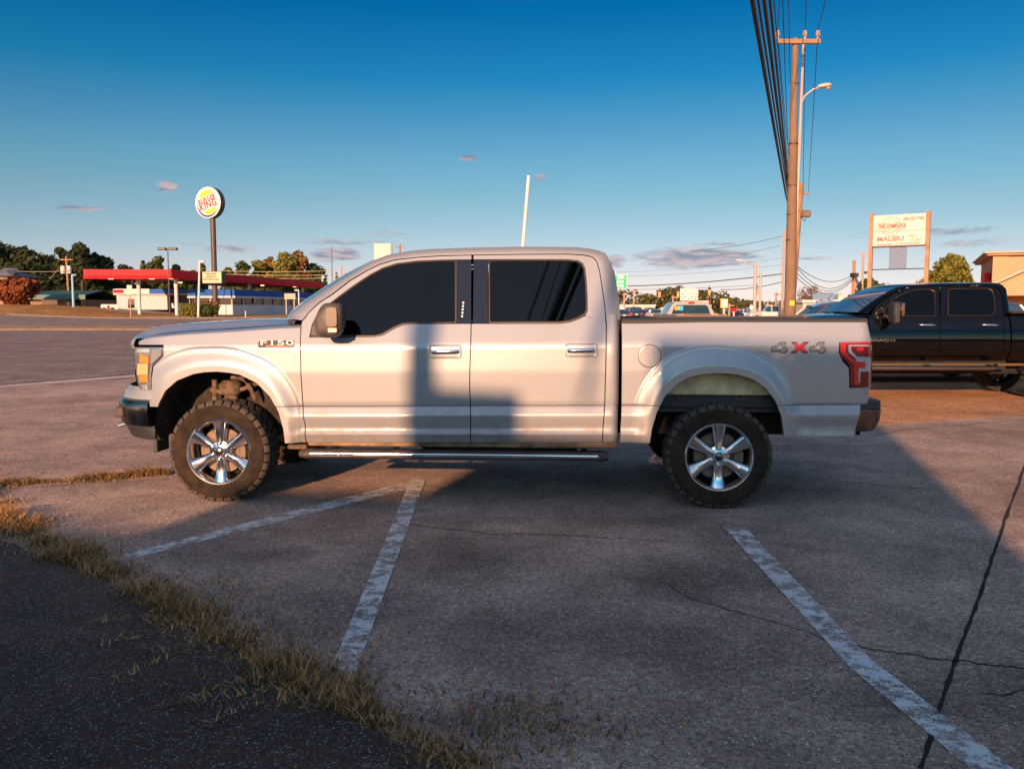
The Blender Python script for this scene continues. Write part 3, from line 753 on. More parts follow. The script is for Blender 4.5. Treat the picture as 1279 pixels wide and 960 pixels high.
for s_ in (0, 1):       # fog lamp pocket
    mb = MB(); P = [(x, y) for x, y in offp(.083) if .10 < y < .24]
    if s_: P = [(x, 2 * HW - y) for x, y in P]
    for x, y in [P[len(P) // 2]]:
        mb.box(x - .02, x + .05, y - .045, y + .045, zb4 + .05, zb1 - .06, c=.012)
    part(mb, 'fog_lamp', mat('fog_lamp', (.07, .05, .035), rough=.4), fb)
mb = MB(); mb.tube([(xfY(.45) - .02, .45, zb4 - .03), (xfY(.45) - .09, .45, zb4 - .05), (xfY(.45) - .12, .45, zb4 - .06)], .016, 10)
part(mb, 'tow_hook', chrome); mb = MB(); mb.tube([(xfY(.45) - .02, 1.51, zb4 - .03), (xfY(.45) - .09, 1.51, zb4 - .05), (xfY(.45) - .12, 1.51, zb4 - .06)], .016, 10); part(mb, 'tow_hook', chrome)
mb = MB(); q = FA.xL(-.2); mb.box(q - .05, q - .02, .06, .26, hit(203, 567).z, zb5 + .05, c=.005); part(mb, 'mud_deflector', dark_plastic, both=True)
# badge on the fender: letters over a dark bar
mb = poly_panel([(322.5, 434), (322.5, 427), (325.5, 425.1), (367.5, 425.1), (367.5, 433.8)], -.002, .002)
bd = part(mb, 'name_badge', decal_black, fender)
part(poly_panel([(333, 430.8), (367, 430.8), (367, 433.3), (331.5, 433.3)], -.004, .002), 'badge_bar', mat('badge_bar', (.20, .09, .03), rough=.3, metal=.3), bd)
def letters(txt, px0, px1, py, size, m, parent, off, off_w=.0, shear=0.0):
    a_, b_ = hit(px0, py, off), hit(px1, py, off); c_ = (a_ + b_) / 2; d = (b_ - a_); d.normalize()
    M = Matrix.Translation(c_) @ Matrix(((d.x, 0, d.y, 0), (d.y, 0, -d.x, 0), (d.z, 1, 0, 0), (0, 0, 0, 1)))
    o = text_mesh('badge_lettering', txt, size, m, M, parent, extrude=.0015, offset=off_w, shear=shear)
    bb = [v.co.x for v in o.data.vertices]; w = max(bb) - min(bb)
    k = (b_ - a_).length / w; Mi = M @ Matrix.Diagonal((k, 1, 1, 1)) @ M.inverted(); o.data.transform(Mi); return o
letters('F150', 325, 366.5, 428.2, .050, mat('badge_silver', (.60, .62, .66), rough=.3, metal=.3), bd, -.007, .0002)
letters('XLT', 355.5, 364.5, 432.0, .017, chrome, bd, -.007, .0004)
# side mirror
mb = MB()
sail = [(388, 418.5), (390.5, 406), (397, 394), (401.5, 389.5), (404, 400), (402, 418.6)]
part(poly_panel(sail, -.004, .02), 'mirror_sail', grey_plastic, fdoor)
def blob_mirror():
    mb = MB(); G = []
    # rounded housing, wider at top, deep in y
    c_ = Vector((*[tr(413.5, 400, -.12)[0]], -.12, tr(413.5, 400, -.12)[1])); w, h = .102, .125
    for (ty, s_) in ((-.115, .55), (-.105, .78), (-.085, .93), (-.05, 1.0), (.0, 1.0), (.05, .96), (.09, .86), (.11, .7)):
        row = []
        for k in range(28):
            a_ = 2 * pi * k / 28; cx_ = abs(cos(a_)) ** .55 * (1 if cos(a_) > 0 else -1); cz_ = abs(sin(a_)) ** .6 * (1 if sin(a_) > 0 else -1)
            xx = cx_ * w * s_ * (1 - .10 * (cz_ < 0) * -cz_) - .012 * cz_ * -1
            if cx_ < 0 and cz_ > 0: xx *= 1 - .32 * cz_
            row.append((c_.x + xx, c_.y + ty, c_.z + cz_ * h * s_))
        G.append(row)
    mb.quad_grid(G, closed_v=True); mb.face(G[0]); mb.face(G[-1]); return mb, c_
mb, mc = blob_mirror(); mh = part(mb, 'side_mirror', grey_plastic, fdoor, angle=50)
mb = MB(); mb.tube([(mc.x - .02, -.03, mc.z - .09), (mc.x - .05, .05, mc.z - .10), (mc.x - .07, .11, mc.z - .10)], [.035, .03, .035], 10); part(mb, 'mirror_arm', dark_plastic, mh)
mb = MB(); P = [(x * 1.0, y) for x, y in rrect(mc.x + .036, mc.z + .025, .075, .135, .02)]; mb.prism(P, -.243, -.225); part(mb, 'mirror_cap', mat('mirror_cap', (.13, .09, .065), rough=.4), mh)
mb = MB(); P = rrect(mc.x + .04, mc.z - .068, .062, .030, .006); mb.prism(P, -.240, -.215); part(mb, 'mirror_signal', mat('signal_lens', (.80, .62, .45), rough=.25, coat=1), mh)
# sill flange, running board with end caps and brackets
x0, z0 = tr(388, 567, -.03); x1, _ = tr(747, 567, -.03)
xe0, _ = tr(373, 567, -.03); xe1, _ = tr(760.5, 567, -.03)
mb = MB(); sec = [(-.035, -.022), (-.045, -.008), (-.043, .012), (-.03, .022), (.0, .027), (.10, .027), (.115, .0), (.10, -.025), (-.02, -.03)]
mb.quad_grid([[(x, y - .0, z0 + z) for y, z in sec] for x in (x0, x1)], closed_v=True)
rb = part(mb, 'running_board', mat('board_metal', (.16, .14, .13), rough=.35, metal=.7, var=.3, vscale=5), angle=20)
mb = MB(); mb.quad_grid([[(x, -.046 - .002 * k, z0 + z) for k, z in ((0, -.006), (1, .0), (1, .008), (0, .014))] for x in (x0, x1)]); part(mb, 'chrome_strip', chrome, rb)
for a_, b_, t_ in ((xe0, x0, 0), (x1, xe1, 1)):
    mb = MB(); n = 5; G = []
    for i in range(n + 1):
        u = i / n; e = u if t_ else 1 - u; s_ = sqrt(max(0.02, 1 - (e * .93) ** 2.5)); G.append([(lerp(a_, b_, u), .03 + (y - .03) * (.6 + .4 * s_), z0 + z * 1.08 * (.55 + .45 * s_)) for y, z in sec])
    mb.quad_grid(G, closed_v=True); mb.face(G[0]); mb.face(G[-1])
    part(mb, 'board_end_cap', mat('end_cap', (.07, .055, .042), rough=.6, var=.4, vscale=20), rb)
for t_ in (.06, .28, .52, .78, .95):
    mb = MB(); x = lerp(x0, x1, t_); mb.tube([(x, .06, z0), (x + .01, .2, z0 + .03), (x + .03, .36, z0 + .10)], .022, 8)
    part(mb, 'board_bracket', under, rb)
xs0 = seamF(gB) + .005; xs1 = tr(771, 552, .1)[0]; zs = gB + zg(1.0)
mb = MB(); mb.box(xs0, xs1, .055, .16, zs - .035, zs + .02, c=.008); part(mb, 'sill', mat('dusty_sill', (.20, .12, .06), rough=.6, var=.5, vscale=7), both=True)
mb = MB(); xa_, za_ = tr(359, 559, .05); mb.box(xa_, seamF(gB) + .0, .045, .14, za_ - .01, za_ + .022, c=.006); part(mb, 'fender_bracket', mud, both=True)
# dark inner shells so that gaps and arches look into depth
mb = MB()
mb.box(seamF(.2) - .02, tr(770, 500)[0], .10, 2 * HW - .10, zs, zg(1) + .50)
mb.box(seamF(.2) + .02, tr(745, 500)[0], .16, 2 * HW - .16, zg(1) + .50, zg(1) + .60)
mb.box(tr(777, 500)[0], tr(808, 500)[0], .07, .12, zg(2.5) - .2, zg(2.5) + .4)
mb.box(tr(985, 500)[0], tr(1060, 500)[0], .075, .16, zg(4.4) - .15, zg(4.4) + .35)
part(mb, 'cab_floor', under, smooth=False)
mb = MB(); mb.box(-.85, 4.85, .42, .50, .50, .66); mb.box(-.85, 4.85, 1.46, 1.54, .50, .66)
for x in (-.7, .6, 1.6, 2.6, 3.2, 4.2, 4.8): mb.box(x, x + .1, .5, 1.46, .52, .62)
mb.box(-.55, .35, .55, 1.41, .45, 1.1); part(mb, 'chassis_frame', under, smooth=False)
# front wheel-well liner
def liner(A_, y0, y1, x_c, R_, m, name, a0=.02, a1=pi - .02):
    mb = MB(); n = 24
    G = []
    for i in range(n + 1):
        a_ = lerp(a0, a1, i / n); rr = A_.ro(a_) + .012
        G.append([(A_.c[0] + rr * cos(a_), y, A_.c[1] + rr * sin(a_)) for y in (.018, y0 + .04, y1)])
    mb.quad_grid(G)
    mb.face([(g[2][0], y1, g[2][2]) for g in G]); return part(mb, name, m, both=True, angle=40)
liner(FA, .02, .36, 0, 0, mat('wheel_liner', (.028, .02, .014), rough=.9, var=.6, vscale=12, bump=.5, bscale=30), 'wheel_liner', -.08, pi + .05)
# rear wheel-well: light inner bed panel above, dark below
mb = MB(); n = 24; G = []
zP = tr(900, 491.5, .20)[1]
for i in range(n + 1):
    a_ = lerp(.05, pi - .05, i / n); rr = RA.ro(a_) + .02; G.append([(RA.c[0] + rr * cos(a_), y, RA.c[1] + rr * sin(a_)) for y in (.02, .20)])
mb.quad_grid(G); part(mb, 'rear_wheel_liner', under, both=True)
xA, xB_ = RA.c[0] - .50, RA.c[0] + .50
mb = MB(); mb.box(xA, xB_, .125, .14, zP, zP + .30); mb.box(xA + .02, xB_ - .02, .117, .125, zP + .012, zP + .02)
ip = part(mb, 'inner_bed_panel', tan_inner, both=True, smooth=False)
for px in (850, 921.5):
    mb = MB(); x, _ = tr(px, 495, .19)
    for dx in (-.03, .024): mb.box(x + dx, x + dx + .006, .118, .128, zP - .028, zP)
    mb.box(x - .03, x + .03, .118, .128, zP - .032, zP - .026)
    part(mb, 'panel_clip', mud, smooth=False)
mb = MB(); mb.box(xA - .1, xB_ + .15, .50, .52, .60, zP + .2); mb.box(xA - .1, xA - .08, .2, .5, .60, zP + .2); part(mb, 'bed_underside', under, smooth=False)
# suspension seen in the front arch
mb = MB(); cx_, cz_ = tr(292, 483, .30)
mb.lathe([(.0, -.05), (.075, -.05), (.085, -.02), (.085, .03), (.06, .055), (.0, .055)], (cx_, .25, cz_), 20, axis='z')
mb.tube([(cx_ - .16, .26, cz_ - .02), (cx_ - .05, .22, cz_ - .04), (cx_ + .1, .24, cz_ - .01), (cx_ + .2, .3, cz_ + .03)], .018, 8)
mb.tube([(cx_ - .13, .25, cz_ + .06), (cx_ - .13, .25, cz_ - .12)], .022, 8)
for k in range(5): mb.tube([(cx_ + .02, .2, cz_ + .075 + k * .01), (cx_ + .10, .19, cz_ + .07 + k * .012), (cx_ + .16, .22, cz_ + .02 - k * .012), (cx_ + .19, .24, cz_ - .06 - k * .01)], .006, 6)
mb.lathe([(.055, -.16), (.058, -.1), (.052, -.05)], (cx_, .25, cz_), 16, axis='z')
part(mb, 'suspension', mud, both=True)
mb = MB(); mb.cyl((cx_ - .30, .46, .22), (cx_ - .02, .46, .9), .04); mb.box(-.06, .06, .3, 1.66, .34, .42, c=.02); mb.lathe([(.0, -.16), (.12, -.13), (.15, 0), (.12, .13), (0, .16)], (3.68, .98, .386), 20); mb.cyl((3.68, .25, .386), (3.68, 1.71, .386), .045)
mb.cyl((3.95, .45, .35), (4.1, .5, .95), .03); part(mb, 'axle', under)
mb = MB(); mb.tube([(4.3, .5, .56), (4.6, .5, .56)], .03, 10); mb.box(1.6, 2.7, .5, .9, .32, .5, c=.03); part(mb, 'exhaust', under)
# wheels
def make_wheel(name, x, z, side):
    # side 0 near, 1 far; local frame: y outward negative
    w = bpy.data.objects.new(name, None); C.objects.link(w); w.parent = truck; w.location = (x, 0 if side == 0 else 2 * HW, z)
    if side: w.rotation_euler = (0, 0, pi)
    R = .386; mb = MB(); n = 72; WD = .29
    prof = [(.235, .03), (.250, .012), (.262, .006), (.29, .004), (.32, .0), (.345, .006), (.358, .018), (R - .010, .045), (R - .009, .08), (R - .008, WD / 2),
            (R - .009, WD - .08), (R - .010, WD - .045), (.358, WD - .018), (.345, WD - .006), (.30, WD - .0), (.25, WD - .015), (.235, WD - .03)]
    mb.lathe(prof, n=n); ty = mb.build('tyre', rubber, w, True, 40)
    mb = MB(); rnd = random.Random(4); N = 34
    for k in range(N):
        a0 = 2 * pi * k / N; aw = 2 * pi / N
        for (ya, yb, r0, r1, da, wf) in ((.014, .072, .352, R - .001, 0, .78), (.083, .135, R - .02, R, .4, .7), (.145, .205, R - .02, R, .1, .7), (.216, WD - .012, R - .02, R, .5, .66)):
            a_s = a0 + aw * da; a_e = a_s + aw * wf
            if ya == .012 and k % 2: ya = .007; r0 = .343
            P = []
            for aa in (a_s, (a_s + a_e) / 2, a_e):
                sh = .25 * aw if ya > .05 else 0
                P.append([(r_ * cos(aa + s_), y_, r_ * sin(aa + s_)) for (r_, y_, s_) in ((r0, ya - .001, 0), (r1 - .016 if ya < .02 else r1, ya + (.004 if ya < .02 else 0), 0), (r1, ya + .022, 0), (r1, yb, sh), (R - .02, yb, sh))])
            mb.quad_grid(P); mb.face(P[0]); mb.face(P[-1], flip=True)
    mb.build('tread', rubber_tread, w, True, 30)
    mb = MB()      # rim barrel and lip
    mb.lathe([(.236, .040), (.249, .020), (.251, .010), (.246, .005), (.238, .006), (.232, .016), (.226, .030), (.214, .075), (.205, .15), (.205, .25)], n=64)
    rim = mb.build('rim', chrome, w, True, 50)
    for k in range(6):
        a0 = pi / 2 + k * pi / 3; mb = MB(); G = []
        for i in range(13):
            t = i / 12; r = lerp(.050, .233, t); hw_ = lerp(.024, .030, t) + .018 * t ** 1.6; y = lerp(.040, .020, t) + .018 * sin(pi * t) * .7
            hw2 = hw_ + .007 + .006 * t
            a_tw = 0
            row = []
            for (o_, dy) in ((-hw2, .062), (-hw2 + .001, .020), (-hw_ * .93, .006), (-hw_ * .75, .0), (-hw_ * .3, -.002), (hw_ * .3, -.002), (hw_ * .75, .0), (hw_ * .93, .006), (hw2 - .001, .020), (hw2, .062)):
                row.append((r * cos(a0) - o_ * sin(a0), y + dy, r * sin(a0) + o_ * cos(a0)))
            G.append(row)
        mb.quad_grid(G); mb.face(G[0]); mb.face(G[-1]); mb.build('spoke', chrome, rim, True, 50)
    mb = MB(); mb.lathe([(.0, .028), (.026, .028), (.032, .032), (.036, .04), (.055, .046), (.078, .050), (.086, .060), (.09, .09), (.09, .13)], n=36); mb.build('hub', chrome, rim, True, 40)
    mb = MB(); mb.lathe([(.0, .020), (.020, .021), (.029, .025), (.031, .034)], n=30); mb.build('hub_cap', chrome_dull, rim, True, 40)
    for k in range(6):
        a0 = pi / 2 + k * pi / 3 - .06; mb = MB()
        mb.lathe([(.0, .020), (.0075, .022), (.0105, .028), (.0115, .052)], (.0605 * cos(a0), 0, .0605 * sin(a0)), 12); mb.build('lug_nut', chrome, rim, True, 40)
    mb = MB(); mb.lathe([(.07, .105), (.172, .105), (.172, .125), (.07, .125)], n=48); mb.lathe([(.205, .245), (.07, .245)], n=32)
    mb.build('brake_disc', rust, w, True, 30)
    mb = MB(); P = []
    for i in range(9):
        a_ = lerp(-.55, .65, i / 8); P.append([(r_ * cos(a_), y_, r_ * sin(a_)) for r_, y_ in ((.12, .098), (.12, .075), (.15, .068), (.185, .075), (.188, .098), (.188, .14), (.12, .14))])
    mb.quad_grid(P, closed_v=True); mb.face(P[0]); mb.face(P[-1]); mb.build('brake_caliper', rust, w, True, 30)
    mb = MB(); mb.lathe([(.0, .16), (.20, .16)], n=24); mb.build('backing_plate', under, w)
    return w
for x_, z_ in ((0.0, .387), (3.72, .387)):
    make_wheel('wheel', x_, z_, 0); make_wheel('wheel', x_, z_, 1)
# ------------------------------------------------------------------ ground materials
def ground_mat(name, base, dark, speck_l, speck_d, s_amt=.5, scale=55.0, stain=.5, bump=.5, rough=.92, s2=105.0, spec=.3):
    m = bpy.data.materials.new(name); m.use_nodes = True; n = m.node_tree.nodes; l = m.node_tree.links; b = n['Principled BSDF']
    b.inputs['Roughness'].default_value = rough; b.inputs['Specular IOR Level'].default_value = spec
    g = n.new('ShaderNodeNewGeometry'); pos = g.outputs['Position']
    def noise(sc, det=6, ro=.6, dist=0.0):
        z = n.new('ShaderNodeTexNoise'); z.inputs['Scale'].default_value = sc; z.inputs['Detail'].default_value = det
        z.inputs['Roughness'].default_value = ro; z.inputs['Distortion'].default_value = dist; l.new(pos, z.inputs['Vector']); return z.outputs['Fac']
    def ramp(f, p0, c0, p1, c1):
        r = n.new('ShaderNodeValToRGB'); r.color_ramp.elements[0].position = p0; r.color_ramp.elements[1].position = p1
        r.color_ramp.elements[0].color = (*c0, 1); r.color_ramp.elements[1].color = (*c1, 1); l.new(f, r.inputs[0]); return r.outputs[0]
    def mix(f, a, c, mode='MIX'):
        x = n.new('ShaderNodeMixRGB'); x.blend_type = mode
        if isinstance(f, float): x.inputs[0].default_value = f
        else: l.new(f, x.inputs[0])
        for i, v in ((1, a), (2, c)):
            if isinstance(v, tuple): x.inputs[i].default_value = (*v, 1)
            else: l.new(v, x.inputs[i])
        return x.outputs[0]
    col = ramp(noise(.55, 8, .65), .36, dark, .62, base)
    col = mix(stain, col, ramp(noise(1.7, 10, .72, .8), .34, (.45, .42, .40), .60, (1.18, 1.14, 1.10)), 'MULTIPLY')
    v = n.new('ShaderNodeTexVoronoi'); v.inputs['Scale'].default_value = scale; l.new(pos, v.inputs['Vector'])
    sep_ = n.new('ShaderNodeSeparateColor'); l.new(v.outputs['Color'], sep_.inputs[0])
    size = n.new('ShaderNodeMath'); size.operation = 'LESS_THAN'; size.inputs[1].default_value = .42; l.new(v.outputs['Distance'], size.inputs[0])
    pick = n.new('ShaderNodeMath'); pick.operation = 'GREATER_THAN'; pick.inputs[1].default_value = 1 - s_amt * .4; l.new(sep_.outputs[0], pick.inputs[0])
    both = n.new('ShaderNodeMath'); both.operation = 'MULTIPLY'; l.new(size.outputs[0], both.inputs[0]); l.new(pick.outputs[0], both.inputs[1])
    col = mix(both.outputs[0], col, ramp(sep_.outputs[1], .2, speck_d, .8, speck_l))
    fine = noise(s2, 3, .8)
    col = mix(.75, col, ramp(fine, .34, (.28, .28, .28), .66, (1.75, 1.70, 1.66)), 'MULTIPLY')
    col = mix(.8, col, ramp(noise(s2 * .36, 4, .8), .36, (.50, .47, .45), .64, (1.42, 1.42, 1.44)), 'MULTIPLY')
    l.new(col, b.inputs['Base Color'])
    bu = n.new('ShaderNodeBump'); bu.inputs['Strength'].default_value = 1.0; bu.inputs['Distance'].default_value = .012 * bump * 1.6
    hs = n.new('ShaderNodeMath'); hs.operation = 'ADD'; l.new(fine, hs.inputs[0]); l.new(noise(45, 4, .7), hs.inputs[1])
    l.new(hs.outputs[0], bu.inputs['Height']); l.new(bu.outputs[0], b.inputs['Normal'])
    MATS[name] = m; return m
concrete = ground_mat('worn_concrete', (.61, .44, .355), (.29, .20, .16), (.80, .78, .78), (.05, .042, .036), s_amt=.45, scale=115)
aggregate = ground_mat('exposed_aggregate', (.165, .108, .08), (.055, .036, .027), (.42, .42, .44), (.03, .02, .018), s_amt=.95, scale=120, bump=.9)
gravel = ground_mat('reddish_gravel_lot', (.86, .44, .22), (.58, .29, .14), (.5, .42, .36), (.08, .05, .035), s_amt=.6, scale=22, bump=.9, s2=90)
apron = ground_mat('pale_apron', (.70, .49, .40), (.40, .28, .23), (.42, .38, .34), (.06, .05, .04), s_amt=.6, scale=26, bump=.8)
asphalt = ground_mat('road_asphalt', (.34, .265, .23), (.23, .18, .155), (.28, .24, .22), (.03, .03, .03), s_amt=.5, scale=14, bump=.6, s2=40)
drygrass = ground_mat('dry_grass_ground', (.60, .32, .12), (.38, .20, .07), (.33, .22, .09), (.07, .05, .02), s_amt=.7, scale=5, bump=1.0, s2=14, spec=.05)
crackm0 = mat('seam_dirt', (.05, .035, .028), rough=1.0)
kerbm = mat('kerb_concrete', (.17, .13, .105), rough=.9, var=.25, vscale=3)

def setting(o): o['kind'] = 'structure'; return o
# terrain sheet to the horizon
def lin(a, b, n): return [lerp(a, b, i / n) for i in range(n)]
xs = [-3000, -1500, -700, -350, -200, -140, -110] + lin(-95, 5, 66) + [5, 15, 30, 60, 110, 200, 400, 900, 1800, 3000]
ys = [-400, -150, -60, -20, 0, 15, 30, 40] + lin(44, 110, 50) + [110, 120, 140, 180, 250, 400, 700, 1300, 2500, 4500]
mb = MB(); mb.quad_grid([[(x, y, hgt(x, y) - .05) for y in ys] for x in xs])
setting(mb.build('ground', drygrass, smooth=True))
def sheet(name, rows, m, off):
    """rows: list of polylines [(x,y)..] with equal counts"""
    mb = MB(); mb.quad_grid([[(x, y, hgt(x, y) + off) for x, y in r] for r in rows]); return setting(mb.build(name, m, smooth=True))
def seg(a, b, n): return [(lerp(a[0], b[0], i / n), lerp(a[1], b[1], i / n)) for i in range(n + 1)]
eA, eB = gnd(205, 590), gnd(1090, 531.5)
ed = (eB - eA).normalized()
E = lambda t: (eA.x + ed.x * t, eA.y + ed.y * t)          # far edge of the concrete lot
sheet('parking_lot', [seg((E(-40)[0], -40), (E(60)[0], -40), 10), seg(E(-40), E(60), 10)], concrete, .006)
nA, nB = gnd(0, 481.6), gnd(162.5, 468.8)
nd = (nB - nA).normalized(); N_ = lambda t: (nA.x + nd.x * t, nA.y + nd.y * t)      # near edge of the road
NL, NR_ = N_(-60), N_(400)
sheet('gravel_lot', [[E(-40), E(-3), E(8), E(60)], [NL, N_(0), (12, 40), (70, 60)], [NL, N_(12), (60, 120), (160, 120)], [NL, N_(150), (150, 260), (300, 260)]], gravel, -.002)
sheet('driveway_apron', [[E(-12), E(-3), E(2.5)], [N_(-6.5), N_(0), N_(8)]], apron, .002)
# main road: from its near edge to the far kerb
YA = 57.5
mb_rows = []
for t in (-40, -10, 0, 5, 10, 20, 30, 40, 60, 90, 140, 250):
    p = N_(t); x1 = p[0] - 20 - .12 * t; q = (p[0] - 62, YA)
    if p[1] < YA: mb_rows.append(seg(p, (p[0] - 14 - (YA - p[1]) * .35, YA), 12))
    else: mb_rows.append(seg(p, (p[0] - 26, p[1] + 10), 12))
sheet('road', mb_rows, asphalt, -.010)
# the left part of the road beyond the frame
sheet('road_west', [seg(N_(-40), (N_(-40)[0] - 60, YA), 8), seg((-140, -10), (-140, YA), 8)], asphalt, -.012)
# kerbed verge between the roads, service road, kerb, all following the rise
def band(name, y0, y1, x0, x1, m, off, n=40):
    return sheet(name, [seg((lerp(x0, x1, i / n), y0), (lerp(x0, x1, i / n), y1), 4) for i in range(n + 1)], m, off)
def kerb(name, y0, y1, x0, x1, h=.13, n=50):
    mb = MB(); P = []
    for i in range(n + 1):
        x = lerp(x0, x1, i / n); P.append([(x, y0, hgt(x, y0) - .08), (x, y0 + .02, hgt(x, y0) + h), (x, y1 - .02, hgt(x, y1) + h), (x, y1, hgt(x, y1) - .08)])
    mb.quad_grid(P); return setting(mb.build(name, kerbm))
kerb('median_kerb', YA, YA + .4, -100, 10); band('median_verge', YA + .38, YA + 3.4, -100, 10, drygrass, .10); kerb('median_kerb', YA + 3.38, YA + 3.8, -100, 10)
band('service_road', YA + 3.8, 79, -100, 8, asphalt, -.004)
kerb('service_kerb', 79, 79.4, -46.5, 8)
band('station_forecourt', 93, 125, -46, -15, mat('forecourt', (.34, .25, .19), rough=.9, var=.25, vscale=.6), -.01)
# gutter between the apron and the road
pe = [N_(t) for t in (-30, -8, -4, 0, 4, 9, 16, 30)]; ofs = Vector((nd.y, -nd.x))
mb = MB(); mb.quad_grid([[(x, y, .008), (x + ofs.x * .45, y + ofs.y * .45, .008)] for x, y in pe]); setting(mb.build('road_gutter', mat('gutter_concrete', (.62, .47, .39), rough=.9, var=.2, vscale=1.2)))
mb = MB(); mb.quad_grid([[(x - ofs.x * .16, y - ofs.y * .16, .009), (x - ofs.x * .01, y - ofs.y * .01, .009)] for x, y in pe]); setting(mb.build('gutter_seam', crackm0))
# lane dashes
paint_w = mat('road_paint', (.50, .47, .44), rough=.8, var=.3, vscale=3)
for (pa, pb) in (((52, 436.3), (84, 434.6)), ((127, 433.2), (151, 431.8)), ((40, 409), (50, 412)), ((0, 424), (0, 424))):
    if pa == pb: continue
    a, b = gnd(*pa), gnd(*pb); d = (b - a).normalized(); s_ = Vector((-d.y, d.x, 0)) * .09
    mb = MB(); mb.face([a - s_, b - s_, b + s_, a + s_]); o = setting(mb.build('lane_dash', paint_w)); o.location.z = .012 if pa[0] != 40 else .02
# parking bay lines, worn
def worn_paint():
    m = bpy.data.materials.new('worn_bay_paint'); m.use_nodes = True; n = m.node_tree.nodes; l = m.node_tree.links; b = n['Principled BSDF']
    b.inputs['Base Color'].default_value = (.74, .72, .70, 1); b.inputs['Roughness'].default_value = .85
    g = n.new('ShaderNodeNewGeometry'); z = n.new('ShaderNodeTexNoise'); z.inputs['Scale'].default_value = 8; z.inputs['Detail'].default_value = 14; z.inputs['Roughness'].default_value = .88
    l.new(g.outputs['Position'], z.inputs['Vector'])
    r = n.new('ShaderNodeValToRGB'); r.color_ramp.elements[0].position = .475; r.color_ramp.elements[1].position = .515
    l.new(z.outputs['Fac'], r.inputs[0])
    mx = n.new('ShaderNodeMath'); mx.operation = 'MULTIPLY_ADD'; mx.inputs[1].default_value = .78; mx.inputs[2].default_value = .13; l.new(r.outputs[0], mx.inputs[0])
    l.new(mx.outputs[0], b.inputs['Alpha']); return m
wp = worn_paint()
ZB = .010
def bay(pts):
    mb = MB(); mb.face([gnd(*p) + Vector((0, 0, ZB)) for p in pts]); return setting(mb.build('bay_line', wp))
bay([(155, 694), (163, 700), (533, 606), (525, 598)]); ZB = .0135
bay([(514, 598.5), (532, 598.5), (440, 855), (416, 832)])
bay([(903.5, 660), (931, 660.5), (1086, 825), (1279, 975), (1225, 975), (1060, 835)])
stainm = bpy.data.materials.new('oil_stain'); stainm.use_nodes = True; n_ = stainm.node_tree.nodes; l_ = stainm.node_tree.links; b_ = n_['Principled BSDF']; b_.inputs['Base Color'].default_value = (.02, .017, .015, 1); b_.inputs['Roughness'].default_value = .7
tc_ = n_.new('ShaderNodeTexCoord'); z_ = n_.new('ShaderNodeTexNoise'); z_.inputs['Scale'].default_value = 3.2; z_.inputs['Detail'].default_value = 9; z_.inputs['Roughness'].default_value = .7; g_ = n_.new('ShaderNodeNewGeometry'); l_.new(g_.outputs['Position'], z_.inputs['Vector'])
gr_ = n_.new('ShaderNodeTexGradient'); gr_.gradient_type = 'SPHERICAL'; l_.new(tc_.outputs['Object'], gr_.inputs['Vector']); m1 = n_.new('ShaderNodeMath'); m1.operation = 'MULTIPLY'; l_.new(gr_.outputs['Fac'], m1.inputs[0]); l_.new(z_.outputs['Fac'], m1.inputs[1])
r_ = n_.new('ShaderNodeMapRange'); r_.interpolation_type = 'SMOOTHSTEP'; l_.new(m1.outputs[0], r_.inputs['Value']); r_.inputs['From Min'].default_value = .05; r_.inputs['From Max'].default_value = .42; r_.inputs['To Max'].default_value = .16; l_.new(r_.outputs[0], b_.inputs['Alpha'])
for (px, py, rx, ry) in ((700, 800, 1.1, .5), (560, 700, .9, .45), (860, 720, .8, .5), (640, 905, .7, .3), (470, 620, .8, .5), (1010, 620, 1.0, .6), (300, 690, .9, .4), (1120, 880, .5, .3), (760, 650, 1.0, .4)):
    p = gnd(px, py); mb = MB(); mb.face([(cos(a) , sin(a), 0) for a in [2 * pi * k / 24 for k in range(24)]]); o = setting(mb.build('pavement_stain', stainm)); o.location = (p.x, p.y, .0075 + px * 1e-6); o.scale = (rx, ry, 1)
# joints and cracks
rnd = random.Random(3)
crackm = mat('crack_fill', (.012, .010, .009), rough=1.0)
def crack(pts, w0, w1, jag=.4, name='pavement_crack'):
    P = []
    for (a, b) in zip(pts, pts[1:]):
        k = max(2, int(hypot(a[0] - b[0], a[1] - b[1]) / 7))
        for i in range(k): P.append((lerp(a[0], b[0], i / k), lerp(a[1], b[1], i / k)))
    P.append(pts[-1]); Q = [gnd(x + rnd.uniform(-jag, jag), y + rnd.uniform(-jag, jag)) for x, y in P]; G = []
    for i, q in enumerate(Q):
        d = (Q[min(i + 1, len(Q) - 1)] - Q[max(i - 1, 0)]).normalized(); s_ = Vector((-d.y, d.x, 0)); w = lerp(w0, w1, i / len(Q)) * rnd.uniform(.55, 1.3) / 2
        G.append([q - s_ * w + Vector((0, 0, .0085)), q + s_ * w + Vector((0, 0, .0085))])
    mb = MB(); mb.quad_grid(G); return setting(mb.build(name, crackm))
crack([(1285, 570), (1257, 645), (1225, 740), (1190, 835), (1150, 962)], .022, .016, .8, 'slab_joint')
crack([(968, 594), (1090, 606), (1200, 615)], .013, .010, .5, 'slab_joint')
crack([(480, 652), (560, 662), (620, 668), (700, 669), (760, 672)], .010, .006, 1.0); crack([(640, 667), (860, 678), (1000, 682)], .005, .004, 1.0)
crack([(820, 724), (862, 748), (910, 763), (980, 782), (1040, 802), (1100, 814), (1170, 824), (1279, 836)], .006, .013, 1.4)
crack([(1095, 559), (1160, 568), (1215, 566)], .008, .01, 1.2); crack([(1225, 868), (1250, 870), (1285, 862)], .008, .008, 1.2)
crack([(-5, 640), (150, 622), (300, 612), (420, 618)], .004, .004, 1.0); crack([(1090, 545), (1140, 536), (1200, 531), (1285, 524)], .02, .02, .6, 'slab_joint')
